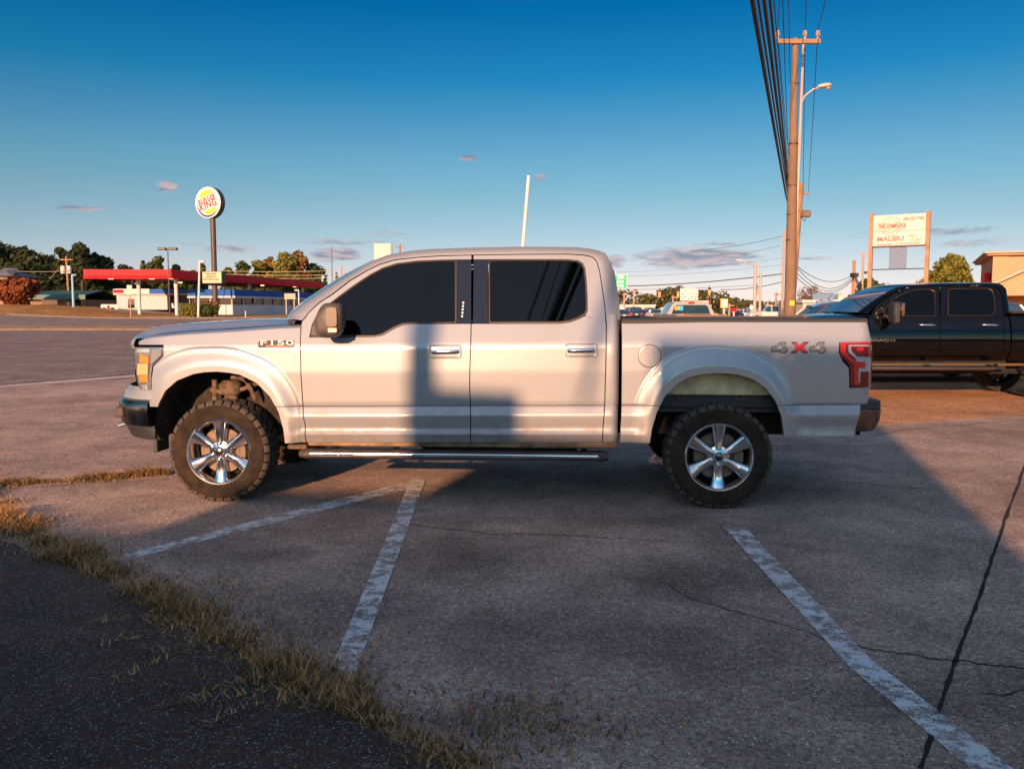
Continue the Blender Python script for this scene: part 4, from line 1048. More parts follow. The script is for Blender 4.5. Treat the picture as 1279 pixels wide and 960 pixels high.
crack([(210, 600), (120, 604), (0, 612)], .01, .01, .8)
# bottom-left walkway of exposed aggregate, a few centimetres above the lot
edge = [gnd(*p) for p in ((-60, 640), (0, 676), (60, 706), (180, 752), (250, 800), (330, 845), (430, 900), (500, 938), (560, 965), (640, 1020))]
Rj = random.Random(2); edge = [a.lerp(b, k / 9) + Vector((Rj.uniform(-.018, .018), Rj.uniform(-.018, .018), 0)) for a, b in zip(edge, edge[1:]) for k in range(9)] + [edge[-1]]
mb = MB(); top = [e + Vector((0, 0, .03)) for e in edge]
mb.quad_grid([[t, Vector((t.x - 7, t.y - 7.5, .03))] for t in top]); mb.quad_grid([[t, t - Vector((0, 0, .06))] for t in top])
setting(mb.build('sidewalk', aggregate))

# ------------------------------------------------------------------ grass and weeds
def blades_mesh(name, mats, pts, hmin, hmax, seed, per=1, twig=.0, lean=.5, w=.0028):
    R = random.Random(seed); v = []; f = []; mi = []
    for (x, y, z, s) in pts:
        a = R.uniform(0, 2 * pi); h = R.uniform(hmin, hmax) * s; ln = R.uniform(.1, lean) * h; k = R.choices(range(len(mats)), weights=[3, 2, 1][:len(mats)])[0]
        dx, dy = cos(a), sin(a); px_, py_ = -dy * w * R.uniform(.6, 1.4), dx * w
        p = [(x, y, z), (x + dx * ln * .35, y + dy * ln * .35, z + h * .6), (x + dx * ln, y + dy * ln, z + h)]
        b = len(v); v += [(p[0][0] - px_, p[0][1] - py_, p[0][2]), (p[0][0] + px_, p[0][1] + py_, p[0][2]), (p[1][0] + px_ * .8, p[1][1] + py_ * .8, p[1][2]), (p[1][0] - px_ * .8, p[1][1] - py_ * .8, p[1][2]), p[2]]
        f += [(b, b + 1, b + 2, b + 3), (b + 3, b + 2, b + 4)]; mi += [k, k]
        if R.random() < twig:
            for q in range(R.randint(2, 4)):
                t = R.uniform(.4, 1); bx_ = lerp(p[0][0], p[2][0], t); by_ = lerp(p[0][1], p[2][1], t); bz = z + h * t; aa = R.uniform(0, 2 * pi); L = R.uniform(.02, .055) * s
                b = len(v); v += [(bx_ - w * .6, by_, bz), (bx_ + w * .6, by_, bz), (bx_ + cos(aa) * L, by_ + sin(aa) * L, bz + L * R.uniform(.2, .9))]; f.append((b, b + 1, b + 2)); mi.append(k)
    me = bpy.data.meshes.new(name); me.from_pydata(v, [], f); me.polygons.foreach_set('material_index', mi); me.update()
    o = link_mesh(name, me, mats); o['kind'] = 'stuff'; return o
straw = mat('straw_grass', (.55, .30, .12), rough=.8, spec=.2); greeng = mat('green_grass', (.06, .065, .018), rough=.8, spec=.2); brown = mat('brown_grass', (.20, .11, .05), rough=.9, spec=.1)
def along(line, n, width, R, dens=None, zz=0.0):
    P = []
    L = [0]
    for a, b in zip(line, line[1:]): L.append(L[-1] + (b - a).length)
    while len(P) < n:
        t = R.random() * L[-1]; i = max(k for k in range(len(L)) if L[k] <= t + 1e-9); i = min(i, len(line) - 2)
        u = (t - L[i]) / max(1e-6, L[i + 1] - L[i]); q = line[i].lerp(line[i + 1], u); d = (line[i + 1] - line[i]).normalized(); s_ = R.gauss(0, .45)
        w = width(t / L[-1]) * (1 + .35 * sin(t * 7.3) + .2 * sin(t * 17)); x, y = q.x - d.y * s_ * w, q.y + d.x * s_ * w
        P.append((x, y, zz, R.uniform(.5, 1.0) * (1.0 - .3 * abs(s_)) * (1 + .4 * sin(t * 5.1 + 1) + .25 * sin(t * 13.7))))
    return P
R = random.Random(7)
strip1 = [gnd(*p) for p in ((-90, 590), (0, 648), (60, 682), (180, 742), (260, 792), (340, 838), (440, 890), (520, 935), (600, 1000))]
wd = lambda t: .22 * (1 - .35 * t)
o = blades_mesh('verge_grass', [straw, brown, greeng], along(strip1, 15000, wd, R), .02, .095, 1, twig=.45, lean=1.5)
o = blades_mesh('verge_grass', [brown, greeng], along([gnd(*p) for p in ((60, 700), (120, 726), (250, 800), (420, 892), (600, 990))], 7000, lambda t: .13, R), .015, .06, 2, lean=1.1)
strip2 = [gnd(*p) for p in ((-60, 612), (0, 606), (80, 602), (150, 597), (215, 592))]
o = blades_mesh('seam_grass', [brown, greeng, straw], along(strip2, 5000, lambda t: .22 * (1 - .6 * t), R), .015, .08, 3, twig=.3, lean=1.2)
# runners creeping over the paving and a sparse fringe
fr = [gnd(R.uniform(60, 470), R.uniform(690, 900)) for _ in range(2600)]
def near_line(p, line): return min((p - q).length for q in line)
dl = [a.lerp(b, t / 6) for a, b in zip(strip1, strip1[1:]) for t in range(6)]
fr = [(p.x, p.y, .005, .6) for p in fr if near_line(p, dl) < R.uniform(.1, .55)]
blades_mesh('runner_grass', [brown, straw], fr, .02, .06, 5, twig=.5, lean=2.5)
v_pts = []
for _ in range(34):
    q = dl[R.randrange(8, 34)]; a = R.uniform(pi * .9, pi * 1.5) if R.random() < .6 else R.uniform(-.3, .6); x, y = q.x, q.y
    for k in range(R.randint(14, 40)):
        a += R.uniform(-.25, .25); x += cos(a) * .016; y += sin(a) * .016; v_pts.append((x, y, .03, .45))
blades_mesh('runner_grass', [straw, brown], v_pts, .03, .06, 6, twig=.4, lean=2.8)
# weeds beside the second bay line, a long dry stalk at the bottom edge
wl = []
for _ in range(600):
    px, py = R.gauss(640, 75), R.gauss(905, 28)
    if py < 855: continue
    p = gnd(px, min(py, 985)); wl.append((p.x, p.y, .006, .5))
blades_mesh('lot_weeds', [brown, straw, greeng], wl, .015, .06, 8, twig=.5, lean=2.2)
def stalk(pts, r=.0016, name='dry_stalk', label='long dry bent grass stalk lying across the concrete at the bottom edge'):
    mb = MB(); P = [gnd(px, py) + Vector((0, 0, h)) for px, py, h in pts]; mb.tube(P, r, 5); o = mb.build(name, straw); tag(o, label, 'stalk'); return o
stalk([(712, 958, .01), (716, 940, .03), (745, 920, .05), (795, 908, .07), (830, 922, .04), (868, 946, .01)])
# pebbles and grit
pebm = mat('pale_pebble', (.36, .31, .27), rough=.9, var=.3, vscale=30); pv = MB(); R = random.Random(12)
for _ in range(900):
    px, py = R.uniform(0, 1279), 560 + 400 * R.random() ** 1.5
    if R.random() < .3: px, py = R.gauss(560, 90), R.uniform(572, 612)
    if py > 959: continue
    p = gnd(px, py); s_ = R.uniform(.0018, .0045) * (1.3 if R.random() < .06 else 1)
    pts = [(p.x + s_ * cos(a) * R.uniform(.7, 1.2), p.y + s_ * sin(a) * R.uniform(.7, 1.2), .008) for a in (0, 1.26, 2.5, 3.77, 5.0)]
    b = len(pv.v); pv.v += pts + [(p.x, p.y, .008 + s_ * 1.1)]
    for k in range(5): pv.f.append((b + k, b + (k + 1) % 5, b + 5)); pv.m.append(0)
o = pv.build('grit', pebm, recalc=False); o['kind'] = 'stuff'

# ------------------------------------------------------------------ unseen building behind the photographer, blocks shaped to cast the lot's shade
tel = math.tan(SUN_EL); ca_, sa_ = cos(SUN_AZ), sin(SUN_AZ)
wallm = mat('caster_wall', (.50, .42, .36), rough=.9, var=.15, vscale=1.5, bump=.2, bscale=8)
YW = -9.0                      # the building is turned so that its front faces the truck along the evening light
sh = empty('shadow_building', 'unseen building of shadow-casting blocks standing behind the photographer', 'building', (0, 0, 0), -SUN_AZ)
def rot_(x, y): return x * ca_ - y * sa_, x * sa_ + y * ca_       # world -> building axes
def caster(name, xa, xb, z=None, reach=None, depth=3.0, y=6.3):
    """xa, xb: where the wing's edges fall at distance y; z: height of its shade there, or reach: how far its shade gets on the ground"""
    a, b = rot_(xa, y)[0], rot_(xb, y)[0]; yl = rot_((xa + xb) / 2, y)[1]
    h = z + (yl - YW) * tel if z is not None else (reach - YW) * tel
    mb = MB(); mb.box(a, b, YW - depth, YW, -.1, h - .10); mb.box(a, b, YW - depth, YW + .03, h - .098, h, c=.02); mb.build(name, wallm, sh); return a, b, h
a_, b_, h_ = caster('tall_caster', 1.05, 3.40, z=1.16)
caster('middle_caster', .08, 1.045, z=.50); caster('box_caster', -.78, .075, z=.86)
caster('low_caster', -2.15, -.785, reach=6.1, depth=.3); caster('low_caster', -8.5, -2.155, reach=4.7, depth=.3)  # low blocks added to keep the near ground in shade
x_ = rot_(-.66, 6.3)[0]; mb = MB(); mb.box(x_ - .11, x_ + .11, YW - .6, YW - .4, 0, h_ + .50, c=.02); mb.build('post_caster', wallm, sh)  # unseen post, placed for its upright shade on the front door
mb = MB(); mb.box(a_ + .5, a_ + 1.4, YW + .001, YW + .05, .05, 2.1, c=.01); mb.build('door', dark_plastic, sh)
# ------------------------------------------------------------------ trees
bark = mat('bark', (.10, .07, .05), rough=.95, var=.3, vscale=3)
def leafmat(name, c1, c2, c3=None):
    m = bpy.data.materials.new(name); m.use_nodes = True; n = m.node_tree.nodes; l = m.node_tree.links; b = n['Principled BSDF']
    b.inputs['Roughness'].default_value = .7; b.inputs['Specular IOR Level'].default_value = .2
    g = n.new('ShaderNodeNewGeometry'); r = n.new('ShaderNodeValToRGB'); r.color_ramp.elements[0].color = (*c1, 1); r.color_ramp.elements[1].color = (*c2, 1)
    if c3: e = r.color_ramp.elements.new(.86); e.color = (*c2, 1); r.color_ramp.elements[-1].color = (*c3, 1)
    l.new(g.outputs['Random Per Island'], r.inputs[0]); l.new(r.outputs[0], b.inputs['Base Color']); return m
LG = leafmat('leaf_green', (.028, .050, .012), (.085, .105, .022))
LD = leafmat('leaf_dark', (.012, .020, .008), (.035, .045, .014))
LO = leafmat('leaf_autumn', (.10, .085, .018), (.26, .11, .03), (.30, .16, .05))
LY = leafmat('leaf_yellow_green', (.08, .09, .015), (.20, .17, .025))
LR_ = leafmat('leaf_rust', (.10, .030, .012), (.26, .07, .02))
def crown_mesh(clumps, n, leaf, seed, flat=.8):
    R = random.Random(seed); v = []; f = []; tot = sum(c[3] ** 2 for c in clumps)
    for (cx, cy, cz, cr) in clumps:
        for _ in range(int(n * cr ** 2 / tot)):
            d = Vector((R.gauss(0, 1), R.gauss(0, 1), R.gauss(0, 1))).normalized(); rr = cr * R.uniform(.35, 1.0) ** .5 * R.uniform(.85, 1.12)
            p = Vector((cx, cy, cz)) + Vector((d.x * rr, d.y * rr, d.z * rr * flat)); s_ = leaf * R.uniform(.5, 1.15)
            nrm = (d + Vector((R.uniform(-.9, .9), R.uniform(-.9, .9), R.uniform(-.6, .9)))).normalized(); a = nrm.orthogonal().normalized() * s_; bb = nrm.cross(a) * R.uniform(.5, .9)
            b = len(v); v += [p - a, p + bb * .6 - a * .1, p + a, p - bb]; f.append((b, b + 1, b + 2, b + 3))
    me = bpy.data.meshes.new('crown'); me.from_pydata(v, [], f); me.update(); return me
def tree(name, label, x, y, h, w, m, n=2500, leaf=.35, seed=1, group=None, trunk_h=.3, shape='round', lean=0, z=None, cat='tree', nclump=14):
    R = random.Random(seed); z0 = hgt(x, y) - .05 if z is None else z
    t = empty(name, label, cat, (x, y, z0), 0, group); mb = MB(); top = h * .8; r0 = max(.06, h * .022)
    mb.tube([(0, 0, -.2), (R.uniform(-.1, .1), 0, h * trunk_h), (lean + R.uniform(-.3, .3), R.uniform(-.2, .2), top)], [r0, r0 * .75, r0 * .2], 7)
    cl = []
    for i in range(nclump):
        a = R.uniform(0, 2 * pi); u = (i + .5) / nclump; zz = lerp(h * (trunk_h + .08), h * .93, u)
        if shape == 'round': rad = w / 2 * sqrt(max(.06, 1 - ((u - .42) / .62) ** 2)) * .62
        elif shape == 'cone': rad = w / 2 * (1 - u) * .7
        elif shape == 'tall': rad = w / 2 * sqrt(max(.05, 1 - ((u - .45) / .6) ** 2)) * .55
        else: rad = w / 2 * .65 * (.6 + .4 * sin(u * 3))
        rad *= R.uniform(.45, 1.05); cr = w * R.uniform(.19, .32) * (1.15 - .5 * u if shape != 'cone' else (1.1 - u) * .9 + .12)
        cx, cy = rad * cos(a) + lean * u, rad * sin(a); cl.append((cx, cy, zz, cr))
        mb.tube([(lean * u * .6, 0, zz * .72), ((cx) * .6, cy * .6, zz * .88), (cx, cy, zz)], [r0 * .35, r0 * .2, r0 * .06], 5, caps=False)
    mb.build('trunk', bark, t, True); link_mesh('crown', crown_mesh(cl, n, leaf, seed), m, t); return t
def at_ground(px, Y): return (px - 639.5) / F_PX * Y / 1.0
def X_(px, Y, py=386):
    d = ray(px, py); return d.x / d.y * Y
def Z_(px, py, Y): return at(px, py, Y).z
def T(name, label, px, ptop, Y, wpx, m, **k):
    x = X_(px, Y, 380); h = Z_(px, ptop, Y) - hgt(x, Y); k['n'] = int(k.get('n', 2500) * 1.7); k['leaf'] = k.get('leaf', .35) * .85; return tree(name, label, x, Y, h, wpx * 1.35 / F_PX * Y, m, **k)
# left dark wood behind the green roofed building, then tall trees
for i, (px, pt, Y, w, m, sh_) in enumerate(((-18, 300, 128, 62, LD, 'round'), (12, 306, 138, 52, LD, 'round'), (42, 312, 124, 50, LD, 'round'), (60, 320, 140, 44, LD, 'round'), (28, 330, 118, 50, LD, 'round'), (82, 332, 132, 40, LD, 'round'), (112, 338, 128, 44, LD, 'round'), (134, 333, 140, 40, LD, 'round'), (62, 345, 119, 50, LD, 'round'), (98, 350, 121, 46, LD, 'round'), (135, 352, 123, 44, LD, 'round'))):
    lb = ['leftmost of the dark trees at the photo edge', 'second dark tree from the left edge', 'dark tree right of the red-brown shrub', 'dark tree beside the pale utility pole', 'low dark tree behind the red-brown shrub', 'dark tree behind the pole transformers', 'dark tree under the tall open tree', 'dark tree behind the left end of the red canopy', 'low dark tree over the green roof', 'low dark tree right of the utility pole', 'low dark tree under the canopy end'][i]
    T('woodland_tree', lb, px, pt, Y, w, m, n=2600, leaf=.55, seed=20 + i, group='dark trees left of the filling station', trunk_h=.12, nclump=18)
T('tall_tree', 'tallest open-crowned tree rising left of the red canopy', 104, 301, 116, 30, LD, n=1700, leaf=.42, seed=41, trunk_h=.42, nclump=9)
T('tall_tree', 'slimmer tall tree above the pole transformers', 79, 306, 120, 28, LD, n=1300, leaf=.42, seed=45, trunk_h=.45, nclump=8)
T('tall_tree', 'spreading tall tree touching the red canopy end', 124, 313, 119, 28, LD, n=1300, leaf=.42, seed=46, trunk_h=.4, nclump=8)
for i, (px, pt, Y, w, m, sh_, lb) in enumerate(((158, 330, 150, 28, LD, 'round', 'dark green tree above the left half of the red canopy'), (180, 321, 150, 20, LG, 'cone', 'pointed green tree left of the twin-head lamp'), (196, 319, 148, 26, LG, 'round', 'green tree just left of the twin-head lamp'), (222, 329, 152, 18, LG, 'round', 'small green tree right of the twin-head lamp'), (253, 326, 170, 12, LG, 'tall', 'thin small tree behind the leaning white pole'), (240, 335, 165, 14, LG, 'round', 'low tree left of the leaning white pole'))):
    T('roadside_tree', lb, px, pt, Y, w, m, n=1500, leaf=.42, seed=60 + i, shape=sh_, trunk_h=.2)
for i, (px, pt, Y, w, m, sh_, lb) in enumerate(((288, 332, 150, 26, LG, 'round', 'low green tree right of the message board'), (305, 326, 146, 26, LG, 'round', 'green tree third from the message board'), (322, 323, 150, 24, LY, 'round', 'yellow-green tree at the middle of the canopy slope'), (338, 317, 154, 22, LO, 'tall', 'orange-tinged tree left of the tallest autumn tree'), (358, 313, 150, 30, LY, 'round', 'broad yellow-green tree with orange leaves'), (376, 312, 153, 30, LO, 'tall', 'tallest autumn tree with brown tips'), (395, 326, 156, 26, LG, 'round', 'dark green tree above the far end of the canopy'), (352, 340, 142, 44, LY, 'round', 'low yellow-green tree behind the red roof edge'), (318, 345, 140, 44, LG, 'round', 'low green tree behind the red roof edge'), (388, 350, 138, 46, LG, 'round', 'low leafy tree behind the small board'), (366, 362, 134, 40, LY, 'round', 'yellowish bush-like tree behind the small white board'))):
    T('autumn_tree', lb, px, pt, Y, w, m, n=2300, leaf=.40, seed=80 + i, shape=sh_, trunk_h=.12, group='trees behind the filling station', nclump=16)
for i, (px, pt) in enumerate(((408, 338), (421, 335), (433, 336), (443, 338), (455, 340))):
    T('pine_tree', ['small dark pine left of the thin mast', 'small dark pine right of the thin mast', 'small dark pine beside the pink pole', 'small dark pine touching the windscreen edge', 'small dark pine behind the windscreen'][i], px, pt, 185, 11, LD, n=500, leaf=.5, seed=110 + i, shape='cone', trunk_h=.15, group='small pines beyond the windscreen', nclump=8)
# right hand trees
T('round_tree', 'big rounded tree right of the white sign posts', 1186, 318, 72, 58, LY, n=6500, leaf=.26, seed=130, trunk_h=.12, nclump=30)
T('round_tree', 'smaller round tree between the pole and the white sign', 1090, 352, 95, 48, LG, n=2600, leaf=.35, seed=133, trunk_h=.12, nclump=18)
T('bare_tree', 'bare brown tree behind the dark utility pole', 1012, 357, 150, 34, mat('twigs', (.16, .09, .07), rough=.9), n=900, leaf=.25, seed=135, trunk_h=.2)
T('bare_tree', 'bare brown tree beside the blue-grey boards', 1060, 371, 150, 22, MATS['twigs'], n=500, leaf=.25, seed=136, trunk_h=.2)
# far wood on the horizon: reads as one mass
R = random.Random(9); cl = []
prof = interp([(400, 372), (760, 366), (775, 360), (800, 364), (815, 369), (826, 361), (838, 358), (846, 356), (856, 362), (880, 361), (893, 360), (902, 366), (915, 372), (930, 374), (960, 376), (1010, 377), (1060, 376), (1200, 374), (1320, 374)])
for k in range(330):
    px = R.uniform(400, 1320); Y = R.uniform(270, 320); pt = prof(px); z = Z_(px, pt, Y); r = R.uniform(1.6, 3.2)
    for q in range(3): cl.append((X_(px, Y, 380) + R.uniform(-2, 2), Y, lerp(0, z - r * .8, q / 2), r))
o = link_mesh('distant_woods', crown_mesh(cl, 42000, .75, 5), leafmat('leaf_far', (.035, .045, .014), (.10, .09, .025))); o['kind'] = 'stuff'
# the wooded far side of the lot behind the photographer, mirrored in glass and paint
R = random.Random(31); cl = []
for k in range(240):
    x = R.uniform(-110, 110); y = -52 - R.uniform(0, 8) - abs(x) * .05; hgt_ = 6.2 + 1.8 * sin(x * .11) + 1.0 * sin(x * .31 + 1) + R.uniform(-.8, .8)
    for q in range(3): cl.append((x + R.uniform(-1, 1), y, hgt_ * (q + .6) / 3.4, R.uniform(1.6, 2.8)))
o = link_mesh('wood_behind', crown_mesh(cl, 26000, .8, 6), LG); o['kind'] = 'stuff'
# shrubs
def shrub(name, label, px, pt, pb, Y, wpx, m, n=1800, leaf=.12, seed=1, group=None):
    x = X_(px, Y, 385); z0 = hgt(x, Y); w = wpx / F_PX * Y; zt = Z_(px, pt, Y); h = zt - z0; R = random.Random(seed); t = empty(name, label, 'shrub', (x, Y, z0), 0, group)
    cl = [(R.uniform(-.28, .28) * w, R.uniform(-.2, .2) * w, h * R.uniform(.45, .62), w * .24) for _ in range(9)] + [(0, 0, h * .42, w * .36)]
    me = crown_mesh(cl, n, leaf, seed, flat=min(1.0, h * .9 / (w * .5)) * .9)
    link_mesh('foliage', me, m, t); mb = MB(); mb.cyl((0, 0, -.1), (0, 0, h * .5), .08, .03, 6); mb.build('stem', bark, t); return t
shrub('clipped_shrub', 'left clipped round shrub at the foot of the burger sign', 238, 376.5, 393, 82, 32, LY, 3600, .13, 1, 'clipped shrubs at the sign foot')
shrub('clipped_shrub', 'middle clipped round shrub in front of the burger sign pole', 257, 378, 394, 81, 28, LG, 3200, .13, 2, 'clipped shrubs at the sign foot')
shrub('clipped_shrub', 'taller right clipped shrub touching the burger sign pole', 264, 372, 392, 84, 26, LO, 3200, .13, 3, 'clipped shrubs at the sign foot')
shrub('rusty_shrub', 'large red-brown shrub at the left edge below the house roof', 20, 344, 383, 96, 56, LR_, 6500, .25, 4)

# ------------------------------------------------------------------ filling station canopy and buildings on the left
redm = mat('red_fascia', (.66, .035, .04), rough=.6, spec=.1); redd = mat('red_stripe', (.80, .012, .02), rough=.6, spec=.1); soff = mat('soffit', (.07, .06, .055), rough=.8)
whitem = mat('white_paint', (.54, .54, .54), rough=.6, var=.06, vscale=2); bluef = mat('blue_fascia', (.025, .10, .36), rough=.6, spec=.1, var=.15, vscale=1)
darkglass = mat('dark_shop_glass', (.015, .015, .018), rough=.1); creamm = mat('cream_trim', (.46, .37, .27), rough=.7)
YC = 90.0; cA = Vector((X_(105, YC, 340), YC, 0)); cB = Vector((X_(213, YC, 340), YC, 0)); YD = 132.0; cD = Vector((X_(403.5, YD, 355), YD, 0))
zt_, zb_ = Z_(213, 336.5, YC), Z_(213, 348, YC)
cn = empty('station_canopy', 'long red-edged filling station canopy on white columns left of the truck', 'canopy', (cB.x, cB.y, 0)); off_ = lambda p: (p.x - cB.x, p.y - cB.y)
side_ = cD - cB; cE = cA + side_
mb = MB(); mb.prism([off_(p) for p in (cA, cB, cD, cE)], zb_ + .12, zt_ - .05, 'xy'); mb.build('roof_slab', soff, cn)
def fascia(name, a, b, z0, z1, m, out=.08):
    d = (b - a).normalized(); nrm = Vector((d.y, -d.x, 0)) * out; mb = MB(); P = [off_(a), off_(b), off_(b + nrm), off_(a + nrm)]; mb.prism(P, z0, z1, 'xy'); return mb.build(name, m, cn)
for a, b in ((cA, cB), (cB, cD), (cE, cA)): fascia('fascia', a, b, zb_ + .34, zt_, redm); fascia('fascia_stripe', a, b, zb_, zb_ + .33, redd, .13)
q = cB + side_ * .10; mb = MB(); mb.box(q.x - cB.x + .1, q.x - cB.x + .32, q.y - .6, q.y - cB.y - .6 + 1.4 - 0, zb_, zt_ + .02) if False else None
for k, (ux, uy) in enumerate(((.46, .06), (.93, .05), (.46, .45), (.93, .45), (.46, .85), (.93, .85))):
    p = cA.lerp(cB, ux) + side_ * uy; x, y = off_(p); z0 = hgt(p.x, p.y); mb = MB(); mb.cyl((x, y, z0 - .1), (x, y, zb_ + .15), .19, n=18); mb.cyl((x, y, zb_ - .9), (x, y, zb_ + .12), .20, .28, n=18); mb.build('column', whitem, cn, True, 40)
lampm = mat('canopy_lamp', (1.0, .72, .35), emit=1.2)
for (ux, uy) in ((.22, .03), (.7, .03), (.95, .02), (.22, .35), (.7, .35), (.7, .65), (.9, .8)):
    p = cA.lerp(cB, ux) + side_ * uy; x, y = off_(p); mb = MB(); mb.box(x - .22, x + .22, y - .22, y + .22, zb_ - .02, zb_ + .13, c=.03); mb.build('soffit_lamp', lampm, cn)
def block(t, name, x0, x1, y0, y1, z0, z1, m, c=0.0):
    mb = MB(); mb.box(x0, x1, y0, y1, z0, z1, c=c); return mb.build(name, m, t)
# station shop: long pale wall under the canopy, blue fascia
YS = 104.0; xl, xr = X_(146, YS, 380), X_(290, YS, 380); zg_ = hgt(xl, YS); ss = empty('station_shop', 'pale brick station shop with blue fascia under the red canopy', 'shop', (xl, YS, 0)); L_s = xr - xl
zw, zf = Z_(170, 367, YS), Z_(170, 361, YS)
bay_x = X_(209, YS, 380) - xl; bay_r = X_(262, YS, 380) - xl
brickp = mat('painted_brick', (.44, .47, .50), rough=.8, var=.1, vscale=3)
block(ss, 'wall', 0, bay_x, 0, 8, zg_ - .2, zw, brickp); block(ss, 'wall', bay_r, L_s, 0, 8, zg_ - .2, zw, brickp); block(ss, 'wall', bay_x, bay_r, 1.2, 8, zg_ - .2, zw, soff)
block(ss, 'fascia', -.3, L_s, -.15, 8.1, zw, zf, bluef); block(ss, 'fascia_panel', -.3, X_(188, YS, 380) - xl, -.22, -.152, zw + .02, zf + .03, whitem); block(ss, 'sign_stripe', -.25, X_(156, YS, 380) - xl, -.27, -.222, zw + .12, zf - .08, redd)
block(ss, 'trim', -.3, L_s, -.2, -.152, zw - .14, zw + .0, creamm); block(ss, 'door', X_(160, YS, 380) - xl, X_(168, YS, 380) - xl, -.04, .0, zg_, Z_(160, 373, YS), darkglass)
block(ss, 'counter', bay_x + .4, bay_r, .3, .6, zg_, zg_ + .6, whitem)
# diner: white skirt, dark windows, blue band
dn = empty('diner_building', 'white and blue burger diner with a row of dark windows', 'restaurant', (-30.9, 95, 0), 0); u = Vector((.2, .98, 0)); fvec = Vector((-.98, .2, 0)); zg_ = hgt(-30.9, 95)
def dwall(name, s0, s1, z0, z1, m, out=0.0, which='side'):
    a, d = (u, Vector((.98, -.2, 0))) if which == 'side' else (fvec, Vector((-.2, -.98, 0)))
    P = [a * s0, a * s1, a * s1 + d * out, a * s0 + d * out] if out > 0 else [a * s0, a * s1, a * s1 - d * .3, a * s0 - d * .3]
    mb = MB(); mb.prism([(p.x, p.y) for p in P], z0, z1, 'xy'); return mb.build(name, m, dn)
mb = MB(); P = [Vector((0, 0, 0)), u * 22, u * 22 + fvec * 5.2, fvec * 5.2]; c0 = (u * 11 + fvec * 2.6); P = [c0 + (p - c0) * .97 for p in P]; mb.prism([(p.x, p.y) for p in P], zg_ - .3, 3.6, 'xy'); mb.build('core', darkglass, dn)
ztop, zmid, zw1, zw0 = Z_(292, 361.5, 95), Z_(292, 369.5, 95), Z_(292, 372, 95), Z_(292, 380.5, 95)
for wh, L in (('side', 22), ('front', 5.2)):
    dwall('skirt', 0, L, zg_ - .3, zw0, whitem, .06, wh); dwall('fascia', 0, L, zmid, ztop, bluef, .30, wh); dwall('trim', -.1, L, zw1, zmid - .01, whitem, .42, wh)
    n = 9 if wh == 'side' else 2
    for k in range(n + 1): s_ = L * k / n; dwall('mullion', max(0, s_ - .08), min(L, s_ + .08), zw0, zw1, creamm, .05, wh)
mb = MB(); p = u * 5; mb.cyl((p.x + .05, p.y, zw0 + .55), (p.x + .12, p.y, zw0 + .55), .22, n=16); mb.build('window_emblem', whitem, dn)
# burger sign
YB = 88.0; bx = X_(269, YB, 380); bz = hgt(bx, YB); polem = mat('brown_pole', (.07, .05, .04), rough=.5)
bk = empty('burger_sign', 'tall round burger restaurant sign on a brown pole', 'sign', (bx, YB, 0)); cz = Z_(266, 253.5, YB); Rr = 19.2 / F_PX * YB
mb = MB(); mb.cyl((0, 0, bz - .2), (0, 0, cz - Rr * .95), .27, n=14); mb.build('pole', polem, bk, True, 40)
Mf = Matrix.Translation((-.22, 0, cz)) @ Matrix.Rotation(-radians(20), 4, 'Z')      # local -Y is the face normal
def M_face(dx=0, dy=0, rot=0.0, out=0.0): return Mf @ Matrix.Translation((dx, -.34 - out, dy)) @ Matrix.Rotation(pi / 2, 4, 'X') @ Matrix.Rotation(rot, 4, 'Z')
def circ(r, n=48, a0=0, a1=2 * pi): return [(r * cos(lerp(a0, a1, i / n)), r * sin(lerp(a0, a1, i / n))) for i in range(n)]
mb = MB(); mb.prism(circ(Rr), -.33, .33, 'xz', Mf); mb.build('housing', mat('sign_housing', (.05, .05, .06), rough=.4), bk, True, 40)
mb = MB(); mb.prism(circ(Rr * .985), -.345, -.332, 'xz', Mf); mb.build('sign_face', mat('sign_white', (.70, .67, .65), rough=.5), bk)
yel = mat('bun_yellow', (.85, .48, .03), rough=.5); bred = mat('letter_red', (.80, .01, .02), rough=.5); bblue = mat('swoosh_blue', (.02, .04, .28), rough=.5)
rt = radians(17); rot2 = lambda P, a: [(x * cos(a) - y * sin(a), x * sin(a) + y * cos(a)) for x, y in P]
def facepoly(P, out, m, name): mb = MB(); mb.prism(P, -.345 - out, -.335 - out, 'xz', Mf); return mb.build(name, m, bk)
def bun(sgn):
    P = [(-.60, .46), (-.54, .58), (-.42, .70), (-.2, .79), (.05, .82), (.3, .78), (.48, .68), (.56, .56), (.58, .46)] if sgn > 0 else [(-.50, -.44), (.56, -.44), (.50, -.58), (.34, -.70), (.05, -.76), (-.22, -.74), (-.42, -.62)]
    return rot2([(x * Rr * .93, y * Rr) for x, y in P], rt)
facepoly(bun(1), .012, yel, 'bun_shape'); facepoly(bun(-1), .012, yel, 'bun_shape')
arc = [(r * Rr * cos(a), r * Rr * sin(a)) for r, a in [(lerp(.78, .93, sin(pi * t / 24) ** .6), radians(lerp(178, 332, t / 24))) for t in range(25)]] + [(.80 * Rr * cos(a), .80 * Rr * sin(a)) for a in [radians(lerp(332, 178, t / 24)) for t in range(1, 24)]]
facepoly(arc, .010, bblue, 'blue_swoosh')
